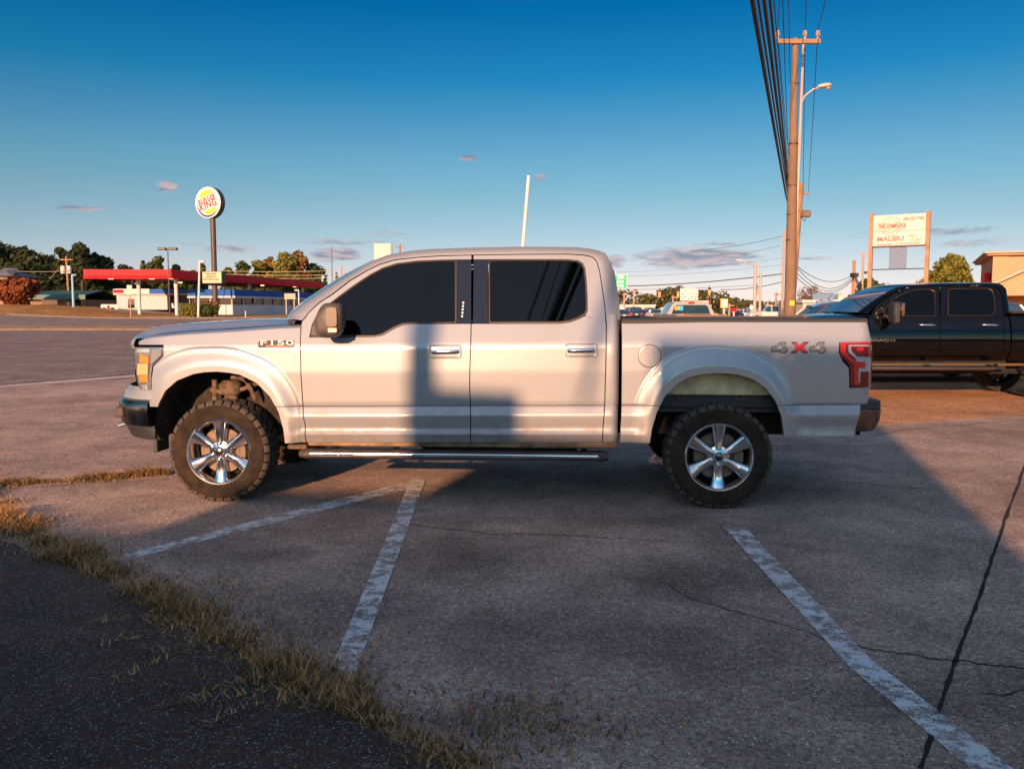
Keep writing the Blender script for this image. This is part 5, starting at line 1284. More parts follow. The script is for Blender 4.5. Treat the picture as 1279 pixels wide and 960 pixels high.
for txt, dy, size, wd_ in (('BURGER', .21, .46, 1.36), ('KING', -.16, .60, 1.32)):
    v = Vector((-.03 * Rr, dy * Rr)); v = Vector((v.x * cos(rt) - v.y * sin(rt), v.x * sin(rt) + v.y * cos(rt)))
    o = text_mesh('lettering', txt, size * Rr, bred, Matrix.Identity(4), bk, extrude=.01, offset=.03 * size, spacing=1.12)
    xs_ = [q.co.x for q in o.data.vertices]; k = wd_ * Rr / (max(xs_) - min(xs_)); o.data.transform(M_face(v.x, v.y, rt, .03) @ Matrix.Diagonal((k, 1, 1, 1)))
# message board on the same pole
mbx = X_(266, YB - 1, 346); brd = empty('message_board', 'cream message board with three lines of letters below the round sign', 'sign', (mbx, YB - .9, 0)); z0_, z1_ = Z_(266, 354, YB - 1), Z_(266, 339, YB - 1); hw_ = 13.2 / F_PX * YB
Mb = Matrix.Rotation(-radians(12), 4, 'Z')
mb = MB(); mb.box(-hw_, hw_, -.25, .55, z0_, z1_, M=Mb); mb.build('housing', mat('sign_housing2', (.06, .045, .04), rough=.5), brd)
mb = MB(); mb.box(-hw_ + .05, hw_ - .05, -.27, -.252, z0_ + .06, z1_ - .06, M=Mb); mb.build('panel', mat('cream_panel', (.66, .50, .32), rough=.5), brd)
for i, tx in enumerate(('OPEN UNTIL', '1AM SUN-SAT', 'PHILLY BACK NOW')):
    o = text_mesh('lettering', tx, .24, mat('board_letter', (.25, .08, .03), rough=.6), Matrix.Identity(4), brd, extrude=.004, offset=.008)
    xs_ = [q.co.x for q in o.data.vertices]; k = (1.25, 1.15, 1.75)[i] / (max(xs_) - min(xs_)); o.data.transform(Mb @ Matrix.Translation((-.1, -.282, z1_ - .26 - i * .27)) @ Matrix.Rotation(pi / 2, 4, 'X') @ Matrix.Diagonal((k, 1, 1, 1)))
# green roofed building, brick building, house, board, truck beyond
def house(name, label, cat, pxl, pxr, pyt, Y, depth, m_wall, roofm, roof_px=0, dark=None):
    xl, xr = X_(pxl, Y, 380), X_(pxr, Y, 380); zg0 = min(hgt(xl, Y), hgt(xr, Y)); t = empty(name, label, cat, (xl, Y, 0)); L = xr - xl; zt = Z_((pxl + pxr) / 2, pyt, Y)
    block(t, 'wall', 0, L, 0, depth, zg0 - .3, zt, m_wall); return t, L, zg0, zt
tanm = mat('tan_brick', (.25, .17, .12), rough=.9, var=.2, vscale=2)
t, L, z0, zt = house('office_building', 'low building with a dark green sloping roof at the far left', 'building', 38, 107, 374, 103, 8, tanm, None)
mb = MB(); za, zb2_ = Z_(70, 366, 103), Z_(70, 374, 103); mb.quad_grid([[(x, -.9, zb2_), (x, -.8, zb2_ + .55), (x, 4, za + .4), (x, 9, zb2_)] for x in (-.5, L + .4)]); mb.quad_grid([[(x, -.9, zb2_), (x, .1, zb2_)] for x in (-.5, L + .4)]); mb.build('roof', mat('green_roof', (.03, .10, .085), rough=.5), t)
for a, b in ((52, 72), (84, 101)): block(t, 'opening', X_(a, 103, 380) - X_(38, 103, 380), X_(b, 103, 380) - X_(38, 103, 380), -.05, .0, z0 - .2, zb2_ - .05, darkglass)
house('brick_building', 'plain brown brick building between the green roof and the pale shop', 'building', 108, 146, 370, 112, 8, tanm, None)
xl = X_(-30, 100, 345); t = empty('house', 'house with a grey hipped roof at the left edge', 'house', (xl, 100, 0)); zr_, ze = Z_(0, 333, 100), Z_(0, 344.5, 100); W_ = X_(16, 100, 345) - xl
block(t, 'wall', .6, W_ - 1, .6, 6, 0, ze, tanm); mb = MB(); A = [(0, 0), (W_, 0), (W_, 7), (0, 7)]; rg = [(3, 3.5, zr_), (W_ - 3.4, 3.5, zr_)]
mb.face([(0, 0, ze), (W_, 0, ze), rg[1], rg[0]]); mb.face([(W_, 0, ze), (W_, 7, ze), rg[1]]); mb.face([(W_, 7, ze), (0, 7, ze), rg[0], rg[1]]); mb.face([(0, 7, ze), (0, 0, ze), rg[0]]); mb.face([(0, 0, ze), (0, 7, ze), (W_, 7, ze), (W_, 0, ze)]); mb.build('roof', mat('grey_roof', (.16, .17, .20), rough=.8), t)
x0 = X_(126, 101, 384); x1_ = X_(147.5, 101, 384); z0 = hgt(x0, 101); t = empty('price_board', 'low white board with black and red marks under the canopy end', 'sign', (x0, 101, 0))
block(t, 'panel', 0, x1_ - x0, 0, .1, Z_(130, 389, 101), Z_(130, 380, 101), whitem); block(t, 'red_mark', .75, 1.05, -.03, -.001, Z_(130, 386, 101), Z_(130, 381.5, 101), redd); block(t, 'black_mark', .15, .6, -.03, -.001, Z_(130, 388, 101), Z_(130, 384, 101), darkglass); block(t, 'black_mark', 1.15, 1.6, -.03, -.001, Z_(130, 388, 101), Z_(130, 384, 101), darkglass); block(t, 'support', .1, x1_ - x0 - .1, .02, .08, z0 - .1, Z_(130, 389, 101), soff)
# poles and lamps on the left
def pole(name, label, cat, px, ptop, Y, r, m, group=None, lean=0.0, rt=None, n=10):
    x = X_(px, Y, 385); z = Z_(px, ptop, Y); t = empty(name, label, cat, (x, Y, 0), 0, group); mb = MB(); mb.cyl((0, 0, hgt(x, Y) - .3), (lean, 0, z), r, rt or r * .75, n); mb.build('pole', m, t, True, 50); return t, z
woodp = mat('utility_wood', (.30, .17, .09), rough=.9, var=.25, vscale=1.5); metalp = mat('pale_metal_pole', (.50, .43, .37), rough=.5); bluep = mat('pale_blue_pole', (.20, .42, .58), rough=.5); pinkp = mat('light_wood_pole', (.46, .28, .20), rough=.85)
t, z = pole('utility_pole', 'pale utility pole with two white transformers at the far left', 'utility pole', 87, 320, 108, .17, woodp, lean=-.15)
for dx in (-.42, .35): mb = MB(); mb.cyl((dx - .1, -.2, z - 2.15), (dx - .1, -.2, z - 1.2), .28, n=12); mb.build('transformer', whitem, t, True, 40)
mb = MB(); mb.box(-.9, .7, -.07, .07, z - .5, z - .35); mb.build('crossarm', woodp, t)
t, z = pole('lamp_post', 'pale blue lamp post with a short arm beside the green roof', 'street lamp', 92, 343, 98, .16, bluep); mb = MB(); mb.box(-.05, .45, -.1, .1, z - .1, z + .05, c=.03); mb.build('lamp_head', bluep, t)
t, z = pole('lamp_post', 'dark lamp post with twin box heads above the canopy', 'street lamp', 212, 311, 86, .07, polem); mb = MB(); mb.box(-.95, -.15, -.25, .25, z - .12, z + .14, c=.04); mb.build('lamp_head', polem, t); mb = MB(); mb.box(.15, .95, -.25, .25, z - .12, z + .14, c=.04); mb.build('lamp_head', polem, t); mb = MB(); mb.cyl((-.2, 0, z), (.2, 0, z), .05); mb.build('lamp_arm', polem, t)
t, z = pole('leaning_pole', 'white leaning pole with a small head left of the message board', 'pole', 247, 325.5, 80, .12, whitem, lean=.32); mb = MB(); mb.box(.3, .75, -.12, .12, z - .16, z + .02, c=.03); mb.build('pole_head', whitem, t)
t, z = pole('road_sign', 'small pale rectangular road sign on a thin post at the kerb', 'road sign', 163, 356.5, 80, .06, pinkp); block(t, 'sign_plate', -.23, .23, -.08, -.061, z - .85, z + .03, mat('sign_back', (.62, .50, .38), rough=.5), .0)
t, z = pole('lamp_post', 'slim pale lamp post behind the small board near the windscreen', 'street lamp', 373.5, 362, 97, .09, whitem); mb = MB(); mb.box(-.45, .05, -.1, .1, z - .12, z + .05, c=.03); mb.build('lamp_head', whitem, t)
xx = X_(362, 98, 370); t = empty('small_board', 'small cream board on two legs near the windscreen', 'sign', (xx, 98, 0)); block(t, 'panel', -.62, .62, 0, .12, Z_(362, 373.5, 98), Z_(362, 366.5, 98), creamm)
for dx in (-.5, .42): block(t, 'leg', dx, dx + .1, .02, .1, hgt(xx, 98) - .1, Z_(362, 373.5, 98), creamm)
pole('bollard', 'short white bollard in front of the diner', 'bollard', 306.5, 388, 84, .07, whitem)
pole('mast', 'thin dark lattice mast above the small pines', 'mast', 415.5, 309, 175, .12, mat('mast_grey', (.12, .12, .13), rough=.6)); pole('pole', 'thin pink pole beside the small pines', 'pole', 427.5, 332, 150, .16, mat('pink_pole', (.55, .22, .16), rough=.7))
t, z = pole('utility_pole', 'utility pole top showing just above the truck roof', 'utility pole', 500.5, 305, 95, .13, woodp); mb = MB(); mb.box(-.5, .5, -.05, .05, z - .4, z - .28); mb.build('crossarm', woodp, t)
xx = X_(479, 90, 340); t = empty('blank_sign', 'blank white square sign rising above the truck windscreen', 'sign', (xx, 90, 0)); w_ = 10.7 / F_PX * 90; block(t, 'panel', -w_, w_ * .86, -.2, .2, Z_(479, 352, 90), Z_(479, 304.5, 90), mat('sign_cream', (.66, .55, .46), rough=.6)); block(t, 'panel_edge', w_ * .862, w_, -.19, .3, Z_(479, 352, 90), Z_(479, 304.8, 90), mat('edge_grey', (.4, .33, .28), rough=.7))
for dx in (-.5, .4): mb = MB(); mb.cyl((dx, 0, 0), (dx, 0, Z_(479, 352, 90)), .12); mb.build('post', whitem, t)
t, z = pole('leaning_pole', 'tall white leaning pole behind the truck roof', 'pole', 642.5, 219.5, 38, .085, mat('white_leaning', (.72, .66, .60), rough=.5), lean=.62, rt=.07)
# thin utility wires in front of the autumn trees
wirem = mat('wire', (.02, .02, .022), rough=.6); wirel = mat('pale_wire', (.45, .35, .22), rough=.6)
def wire(name, label, P0, P1, sag, r, m, group, n=24):
    mb = MB(); P0, P1 = Vector(P0), Vector(P1); pts = []
    for i in range(n + 1):
        t = i / n; p = P0.lerp(P1, t); p.z -= sag * 4 * t * (1 - t); pts.append(p)
    mb.tube(pts, r, 5); o = mb.build(name, m, None, True); tag(o, label, 'wire', group); return o
for k, (ya, yb) in enumerate(((338, 335), (342, 340.5), (346, 344))):
    wire('power_line', 'pale line across the autumn trees, %s of three' % ('uppermost', 'middle one', 'lowest')[k], at(276, ya, 120), at(470, yb, 120), .3, .035, wirel, 'wires across the autumn trees')
wire('power_line', 'faint line crossing the dark wood on the left', at(-30, 334, 105), at(87, 338, 107.5), .3, .03, wirel, None)
wire('guy_wire', 'pale slanting wire running down from the left utility pole', at(78, 331, 107), at(62, 348, 104), .0, .04, wirel, None)
# ------------------------------------------------------------------ right side poles, wires, signs
dirR = Vector((.339, 1, 0)).normalized()
YP = 26.0; pb = Vector((X_(986.5, YP, 386), YP, 0)); zt = Z_(996, 48, YP)
up = empty('utility_pole', 'tallest wooden utility pole with a crossarm right of the truck bed', 'utility pole', pb)
mb = MB(); mb.tube([(0, 0, -.3), (.0, 0, 2), (-.03, 0, zt * .6), (-.06, 0, zt)], [.180, .170, .135, .085], 16); mb.build('pole', mat('big_pole_wood', (.19, .12, .075), rough=.9, var=.18, vscale=1.2, bump=.4, bscale=12), up, True, 50)
ca = Vector((dirR.y, -dirR.x, 0)); top = Vector((-.06, 0, zt - .12)); M = Matrix(((1, 0, 0, top.x), (0, 1, 0, top.y), (0, 0, 1, top.z), (0, 0, 0, 1)))
mb = MB(); mb.box(-.56, .70, -.06, -.16, -.07, .06, M=M, c=.01); mb.build('crossarm', woodp, up)
ins = mat('insulator', (.42, .33, .28), rough=.35); ends = [(-.52, 'l'), (.28, 'm'), (.66, 'r')]
for dx, _ in ends:
    mb = MB(); mb.lathe([(0, .0), (.035, .0), (.04, .06), (.085, .08), (.05, .12), (.08, .15), (.045, .20), (.06, .24), (0, .26)], (dx - .1, -.11, zt - .06), 14, axis='z'); mb.build('insulator', ins, up, True, 40)
mb = MB(); mb.box(-.07, .07, -.19, -.172, Z_(984, 378, YP) - .09, Z_(984, 378, YP) + .06, c=.0); mb.build('tag_plate', mat('yellow_tag', (.75, .50, .03), rough=.5), up)
for i, (py) in enumerate((232, 268, 300, 180, 105)): mb = MB(); zz = Z_(988, py, YP); mb.lathe([(.14 if py > 150 else .105, -.02), (.152 if py > 150 else .117, 0), (.14 if py > 150 else .105, .02)], (-.035, 0, zz), 14, axis='z'); mb.build('strap', mat('strap_metal', (.09, .07, .06), rough=.5, metal=.5), up, True)
# slender lamp pole beside it, with a cobra head
t = empty('street_lamp', 'slender pale pole with a cobra-head lamp beside the tall utility pole', 'street lamp', (X_(990, 27.2, 386), 27.2, 0))
zl = Z_(1006, 55, 27.2); mb = MB(); mb.tube([(0, 0, -.2), (.05, 0, zl * .5), (.10, 0, zl)], [.055, .05, .035], 8); mb.build('pole', mat('conduit', (.55, .36, .28), rough=.5), t, True)
za = Z_(1000, 122, 27.2); mb = MB(); mb.tube([(.06, 0, za - .25), (.18, -.05, za + .05), (.4, -.1, za + .22), (.6, -.12, za + .28)], .022, 8); mb.build('lamp_arm', metalp, t, True)
mb = MB(); G = []
for x_, hz, hy in ((.52, .03, .04), (.6, .07, .09), (.72, .085, .13), (.86, .08, .12), (.95, .04, .06)): G.append([(x_, -.12 + hy * cos(a), za + .29 + (x_ - .5) * .12 + hz * sin(a) * (1 if sin(a) > 0 else .7)) for a in [2 * pi * k / 12 for k in range(12)]])
mb.quad_grid(G, closed_v=True); mb.face(G[0]); mb.face(G[-1]); mb.build('lamp_head', mat('lamp_shell', (.55, .42, .34), rough=.5), t, True, 60)
mb = MB(); mb.lathe([(0, -.07), (.05, -.06), (.08, 0), (0, .01)], (.86, -.12, za + .27), 12, axis='z'); mb.build('lamp_lens', mat('lamp_lens', (.35, .25, .15), rough=.2), t, True)
# second pole down the line
Y2 = 55.0; p2 = Vector((X_(984, Y2, 386) + .15, Y2, 0)); z2 = Z_(1001, 228, Y2)
t2 = empty('utility_pole', 'second wooden utility pole with a floodlight just behind the tallest one', 'utility pole', p2); lean2 = X_(1001, Y2, 228) - p2.x
mb = MB(); mb.tube([(0, 0, -.2), (lean2 * .5, 0, z2 * .5), (lean2, 0, z2)], [.24, .2, .15], 10); mb.build('pole', woodp, t2, True, 50)
zf_ = Z_(1003, 268, Y2); mb = MB(); mb.box(lean2 - .05, lean2 + .55, -.4, -.1, zf_ - .2, zf_ + .25, c=.08); mb.build('floodlight', mat('flood_shell', (.16, .11, .07), rough=.5), t2)
mb = MB(); mb.tube([(lean2 - .1, -.1, zf_ - .1), (lean2 + .2, -.3, zf_ - .45), (lean2 + .3, -.3, zf_ - .1)], .03, 6); mb.build('bracket', wirem, t2)
mb = MB(); mb.box(lean2 - .7, lean2 + .55, -.06, .06, z2 - .75, z2 - .65); mb.build('crossarm', woodp, t2)
# overhead wires
def P_up(x, z, y=0.0): return Vector((pb.x + x, pb.y + y, z))
def over(a, px0, yend=-11.0):
    """a cable from the pole that leaves the picture at the top edge at px0 and goes on over the lot"""
    yq = (a.z - CAM_H) / .3474; q = at(px0, 0, yq); q.z = a.z - .0; return a + (q - a) * ((a.y - yend) / (a.y - yq))
for nm, dx, px0 in (('left', -.62, 973.5), ('middle', .18, 1007), ('right', .56, 1031)):
    a = P_up(dx, zt + .20, -.11); wire('power_line', '%s power wire from the top crossarm passing over the camera' % nm, a, over(a, px0), .1, .012, wirem, 'power wires on the tall pole crossarm', 40)
    c = Vector((p2.x + lean2 + dx * .8, Y2, z2 - .62)); wire('power_line', '%s power wire running on from the tall pole to the second pole' % nm, a, c, .35, .012, wirem, 'power wires between the two poles')
cb_ = [(-.22, 242, .030, 'lowest thick', 941.5), (-.22, 229, .018, 'second lowest', 948.5), (-.22, 218, .030, 'third and thick', 955.5), (-.22, 205, .024, 'fourth', 962.5), (-.22, 192, .010, 'thin fifth', 967.5), (-.20, 180, .009, 'thin sixth', 978.0), (-.18, 104, .010, 'highest thin', 985)]
for k, (dx, py, r, nm, px0) in enumerate(cb_):
    a = P_up(dx, Z_(984, py, YP)); wire('telephone_cable', '%s cable of the bundle passing over the camera' % nm, a, over(a, px0), .1, r, wirem, 'telephone cables over the lot', 40)
    if k < 6: c = Vector((p2.x + lean2 * .7 - .1, Y2, Z_(996, 262 + k * 7, Y2))); wire('telephone_cable', '%s cable going on to the second pole' % nm, a, c, .5, r * .8, wirem, 'telephone cables between the poles')
# third and fourth poles with drooping cables
t, z = pole('utility_pole', 'orange wooden pole where the drooping cables end', 'utility pole', 1065, 325, 72, .16, mat('orange_wood', (.42, .17, .09), rough=.9)); p3 = t.location.copy()
mb = MB(); mb.box(-.25, .3, -.3, .2, Z_(1066, 346, 72), Z_(1066, 341, 72), c=.03); mb.build('cable_box', wirem, t)
t, z = pole('utility_pole', 'thin pole with a small lamp left of the white sign', 'utility pole', 1076, 316, 84, .13, pinkp); mb = MB(); mb.box(-.4, .4, -.04, .04, z - .15, z - .06); mb.build('crossarm', pinkp, t); mb = MB(); mb.box(.1, .45, -.3, 0, Z_(1076, 342, 84), Z_(1076, 339, 84), c=.03); mb.build('lamp_head', polem, t); p4 = t.location.copy()
for k, (ya, yb, sg, nm) in enumerate(((330, 341, .9, 'upper'), (331, 342, 1.35, 'second'), (338, 345, 1.25, 'third'), (344, 347, 1.2, 'lowest'))):
    a = Vector((p2.x + lean2 * .45, Y2, Z_(1000, ya, Y2))); b = Vector((p3.x, 71.8, Z_(1065, yb, 72))); wire('telephone_cable', '%s drooping cable between two far poles' % nm, a, b, sg, .022, wirem, 'drooping cables right of the tall pole')
    wire('telephone_cable', '%s short cable between the orange pole and the thin pole' % nm, b, Vector((p4.x, 84, b.z - .6)), .3, .03, wirem, 'short cables left of the white sign', 8)
# far wires over the intersection
t, z = pole('utility_pole', 'thin far pole left of the tall pole, level with the wires', 'utility pole', 976.8, 287, 88, .13, pinkp)
for dz in (.9, 1.6, 4.0): mb = MB(); mb.box(-.35, .3, -.04, .04, z - dz, z - dz + .08); mb.build('crossarm', pinkp, t)
for (a_, b_, r, nm) in (((770, 357.5), (977, 342), .05, 'dark main wire'), ((900, 361.5), (977, 352), .035, 'short lower wire'), ((770, 345), (977, 330.5), .012, 'faint upper wire'), ((862, 313), (977, 295), .022, 'high slanting wire'), ((900, 317), (977, 306), .016, 'second high slanting wire'), ((770, 340), (977, 322), .010, 'very faint wire')):
    wire('power_line', '%s over the intersection right of the cab' % nm, at(*a_, 95), at(*b_, 88), .25, r, wirem, 'wires over the intersection')
t, z = pole('street_lamp', 'tall grey lamp post with a long arm over the intersection', 'street lamp', 942.5, 328, 72, .16, mat('galvanised', (.42, .36, .33), rough=.5), rt=.11); mb = MB(); mb.tube([(0, 0, z - .3), (-.7, 0, z - .05), (-1.25, 0, z + .18)], .045, 6); mb.build('lamp_arm', metalp, t, True); mb = MB(); mb.box(-1.65, -1.2, -.12, .12, z + .12, z + .26, c=.04); mb.build('lamp_head', whitem, t)
mb = MB(); mb.box(-.16, .10, -.2, -.12, 0, .01); t3, z3 = pole('signal_post', 'thin grey post beside the tall lamp post', 'post', 949, 339, 76, .13, MATS['galvanised'])
yelm = mat('signal_yellow', (.72, .40, .03), rough=.5); lit = mat('red_signal_lamp', (1.0, .10, .08), emit=4.0); unlit = mat('signal_lens', (.05, .04, .03), rough=.2)
def signal(label, px, pt, pbm, Y, red=True):
    x = X_(px, Y, pt); z0, z1 = Z_(px, pbm, Y), Z_(px, pt, Y); t = empty('traffic_signal', label, 'traffic light', (x, Y, z0), 0, 'traffic lights over the intersection'); h = z1 - z0; w = h * .21
    mb = MB(); mb.box(-w, w, -.1, .12, 0, h, c=.03); mb.build('housing', yelm, t)
    for k in range(3):
        zz = h * (k * 2 + 1) / 6; mb = MB(); mb.lathe([(0, 0), (w * .72, 0), (w * .8, .02)], (0, -.125, zz), 14); mb.build('lens', lit if (k == 2 and red) else unlit, t); mb = MB(); mb.lathe([(w * .85, 0), (w * .85, -.16)], (0, -.11, zz), 10, a0=0, a1=pi); mb.build('visor', yelm, t)
    mb = MB(); mb.cyl((0, 0, h), (0, 0, h + .5), .03, n=6); mb.build('hanger', wirem, t)
signal('traffic light with red lit, leftmost over the far cars', 823.5, 364.6, 371.2, 96); signal('traffic light with red lit, just left of the route signs', 846.8, 364.3, 371, 96); signal('traffic light with red lit, right of the route signs', 885.8, 362.2, 369, 96); signal('yellow traffic light seen between the two grey posts', 945.6, 361.8, 368.8, 74, False)
wire('span_wire', 'span wire carrying the red traffic lights', at(700, 360.5, 96), at(943, 356, 96), .25, .02, wirem, None)
for (px, pt, Y, lb) in ((779.5, 366, 140, 'short far utility pole under the green sign'), (791.5, 361, 138, 'far utility pole right of the green sign'), (840.5, 369, 130, 'far utility pole left of the route signs'), (911, 379, 120, 'short far pole right of the pickup'), (958.5, 378, 120, 'short far pole right of the grey posts'), (969, 365, 110, 'thin far pole left of the tall utility pole')):
    t, z = pole('utility_pole', lb, 'utility pole', px, pt, Y, .15, pinkp); mb = MB(); mb.box(-.3, .7, -.05, .05, z - .35, z - .22); mb.build('crossarm', pinkp, t)
# green direction sign
Yg = 62.0; gm = mat('sign_green', (.0, .45, .25), rough=.5); xg = X_(783.5, Yg, 350); t = empty('direction_sign', 'green direction sign with white town names behind the cab', 'road sign', (xg, Yg, 0)); zg0, zg1 = Z_(778, 361, Yg), Z_(778, 342.5, Yg)
mb = MB(); mb.box(-2.3, 0, 0, .04, zg0, zg1); mb.build('border', whitem, t); mb = MB(); mb.box(-2.26, -.05, -.012, -.001, zg0 + .05, zg1 - .05); mb.build('panel', gm, t)
for i, tx in enumerate(('OSA', 'ALA', 'TTE')):
    text_mesh('lettering', tx, .27, mat('sign_white2', (.8, .8, .78), rough=.5), Matrix.Translation((-.22 - .03 * i, -.02, zg1 - .22 - i * .31)) @ Matrix.Rotation(pi / 2, 4, 'X'), t, extrude=.004, offset=.014, align='RIGHT')
for x_ in (-1.9, -.7): mb = MB(); mb.cyl((x_, .08, 0), (x_, .08, zg1), .05); mb.build('post', metalp, t)
# route assembly
Yr = 92.0; x0 = X_(860.7, Yr, 365); t = empty('route_signs', 'white route marker plates with arrows on a post behind the bed', 'road sign', (x0, Yr, 0)); pxm = Yr / F_PX; wbl = mat('sign_white3', (.78, .72, .66), rough=.5); blk = mat('sign_black', (.10, .07, .06), rough=.6)
zz = lambda py: Z_(860, py, Yr)
for k in (-1, 0, 1):
    c_ = k * 7.7 * pxm; w = 3.5 * pxm
    block(t, 'header_plate', c_ - w, c_ + w, -.02, .02, zz(363.4), zz(360), wbl); block(t, 'shield_plate', c_ - w, c_ + w, -.02, .02, zz(370.4), zz(363.7), wbl); block(t, 'arrow_plate', c_ - w, c_ + w, -.02, .02, zz(375.2), zz(371), wbl)
    text_mesh('lettering', ('SOUTH', 'WEST', 'NORTH')[k + 1], .17, blk, Matrix.Translation((c_, -.03, (zz(363.4) + zz(360)) / 2)) @ Matrix.Rotation(pi / 2, 4, 'X'), t, extrude=.002)
    text_mesh('lettering', ('43', '171', '13')[k + 1], .36, blk, Matrix.Translation((c_, -.03, (zz(370.4) + zz(363.7)) / 2)) @ Matrix.Rotation(pi / 2, 4, 'X'), t, extrude=.002, offset=.006)
    zc = (zz(375.2) + zz(371)) / 2; mb = MB(); mb.prism([(c_ - .05, zc - .12), (c_ + .05, zc - .12), (c_ + .05, zc + .02), (c_ + .12, zc + .02), (c_, zc + .14), (c_ - .12, zc + .02), (c_ - .05, zc + .02)] if k else [(c_ - .14, zc), (c_ - .02, zc + .1), (c_ - .02, zc + .04), (c_ + .12, zc + .04), (c_ + .12, zc - .04), (c_ - .02, zc - .04), (c_ - .02, zc - .1)], -.03, -.021); mb.build('arrow', blk, t)
for x_ in (-.62, .62): mb = MB(); mb.cyl((x_, .05, 0), (x_, .05, zz(360)), .045); mb.build('post', metalp, t)
# large white salon sign with two names on two posts
Ys = 35.0; sgn = empty('salon_sign', 'white two-name business sign on two rusty posts above the black truck', 'sign', (X_(1087, Ys, 330), Ys, 0)); xs0 = sgn.location.x
xr_ = X_(1157.5, Ys - 1.2, 330) - xs0; Ms = Matrix.Rotation(atan2(-1.2, xr_), 4, 'Z'); Ls = hypot(xr_, 1.2); rustp = mat('rusty_post', (.36, .21, .12), rough=.7, var=.25, vscale=2)
for x_, pt in ((0, 266.5), (Ls, 263)): mb = MB(); mb.box(x_ - .075, x_ + .075, -.075, .075, -.1, Z_(1087 if x_ == 0 else 1157.5, pt, Ys if x_ == 0 else Ys - 1.2), M=Ms); mb.build('post', rustp, sgn)
za0, za1 = Z_(1120, 307, Ys - .5), Z_(1120, 268.5, Ys - .5); panelm = mat('sign_panel_white', (.62, .57, .53), rough=.5)
mb = MB(); mb.box(.08, Ls - .08, -.10, .10, za0, za1, M=Ms, c=.01); mb.build('panel', panelm, sgn); hs = za1 - za0
mb = MB(); mb.box(.06, Ls - .06, -.11, .11, za0 - .05, za0 - .001, M=Ms); mb.build('lower_rail', mat('rail_dark', (.10, .07, .06), rough=.6), sgn)
def stext(tx, u, v, size, wfrac, m, shear=0.0, off=.0):
    o = text_mesh('lettering', tx, size, m, Matrix.Identity(4), sgn, extrude=.003, offset=off, shear=shear); xs_ = [q.co.x for q in o.data.vertices]; k = wfrac * Ls / (max(xs_) - min(xs_))
    o.data.transform(Ms @ Matrix.Translation((u * Ls, -.108, za0 + v * hs)) @ Matrix.Rotation(pi / 2, 4, 'X') @ Matrix.Diagonal((k, 1, 1, 1)))
br = mat('letter_brown', (.28, .10, .06), rough=.6); rd = mat('letter_coral', (.85, .16, .12), rough=.6); go = mat('letter_gold', (.55, .27, .12), rough=.6)
stext('THE COMPLEXX', .375, .63, .20, .50, br, off=.008); stext('205-737-7700', .75, .84, .15, .36, br, off=.003); stext('MALIBU', .355, .22, .26, .47, rd, off=.006); stext('Salon', .735, .30, .16, .15, go, .3); stext('& Spa', .80, .17, .16, .17, go, .3)
stext('HAIR NAILS SKIN MASSAGE', .25, .045, .08, .26, br); stext('GIFT CERTIFICATES AVAILABLE', .66, .06, .08, .42, br)
mb = MB(); fr_ = [(.09, .53), (.62, .53), (.62, .73), (.09, .73)]
for (a, b) in zip(fr_, fr_[1:] + fr_[:1]):
    x0_, x1_ = sorted((a[0] * Ls, b[0] * Ls)); z0_, z1_ = sorted((za0 + a[1] * hs, za0 + b[1] * hs)); mb.box(x0_ - .006, x1_ + .006, -.109, -.102, z0_ - .006, z1_ + .006, M=Ms)
mb.box(.1, Ls - .1, -.107, -.102, za0 + hs * .465, za0 + hs * .475, M=Ms); mb.build('frame_lines', br, sgn)
mb = MB(); n = 40
for rr, w in ((.30, .012), (.21, .008)):
    for a0, a1 in ((radians(22), radians(158)), (radians(202), radians(338))):
        P = [[(Ls * .36 + (rr * hs + d) * cos(a), y, za0 + hs * .63 + (rr * hs + d) * sin(a)) for y, d in ((-.102, -w), (-.108, -w), (-.108, w), (-.102, w))] for a in [lerp(a0, a1, i / n) for i in range(n + 1)]]; mb.quad_grid([[tuple(Ms @ Vector(p)) for p in r] for r in P], closed_v=True)
mb.build('ring_emblem', go, sgn)
zb0, zb1 = Z_(1120, 336, Ys), Z_(1120, 308.5, Ys); mb = MB(); mb.box(Ls * .34, Ls * .64, -.04, .04, zb0, zb1, M=Ms); mb.build('blue_panel', mat('blank_blue', (.15, .21, .33), rough=.5), sgn)
mb = MB(); mb.box(0, Ls, -.02, .02, zb0 - .05, zb0 - .01, M=Ms); mb.build('cross_bar', wirem, sgn)
# white shop row with blue boards
Yw = 88.0; x0 = X_(1003, Yw, 380); t = empty('shop_row', 'low cream shop row behind the dark parked cars', 'building', (x0, Yw, 0)); L = X_(1105, Yw, 380) - x0
block(t, 'wall', 0, L, 0, 8, -.2, Z_(1050, 378, Yw), mat('cream_wall', (.62, .50, .38), rough=.8)); block(t, 'roof_edge', -.2, L, -.3, 8.2, Z_(1050, 378, Yw), Z_(1050, 374.5, Yw), whitem); block(t, 'awning', L * .28, L * .78, -.9, -.3, Z_(1050, 385, Yw), Z_(1050, 382.3, Yw), mat('awning_brown', (.20, .08, .05), rough=.7)); block(t, 'blue_strip', L * .55, L, -.42, -.31, Z_(1050, 378.5, Yw), Z_(1050, 375.5, Yw), bluef)
for k in range(7): block(t, 'window', L * (.05 + k * .135), L * (.05 + k * .135) + .8, -.05, .0, .6, Z_(1050, 380.5, Yw), darkglass)
t = empty('billboard', 'two blank blue-grey boards on red posts above the shop row', 'sign', (X_(1030, 70, 370), 70, 0)); bb_ = mat('board_blue', (.14, .24, .38), rough=.5); pm = 70 / F_PX
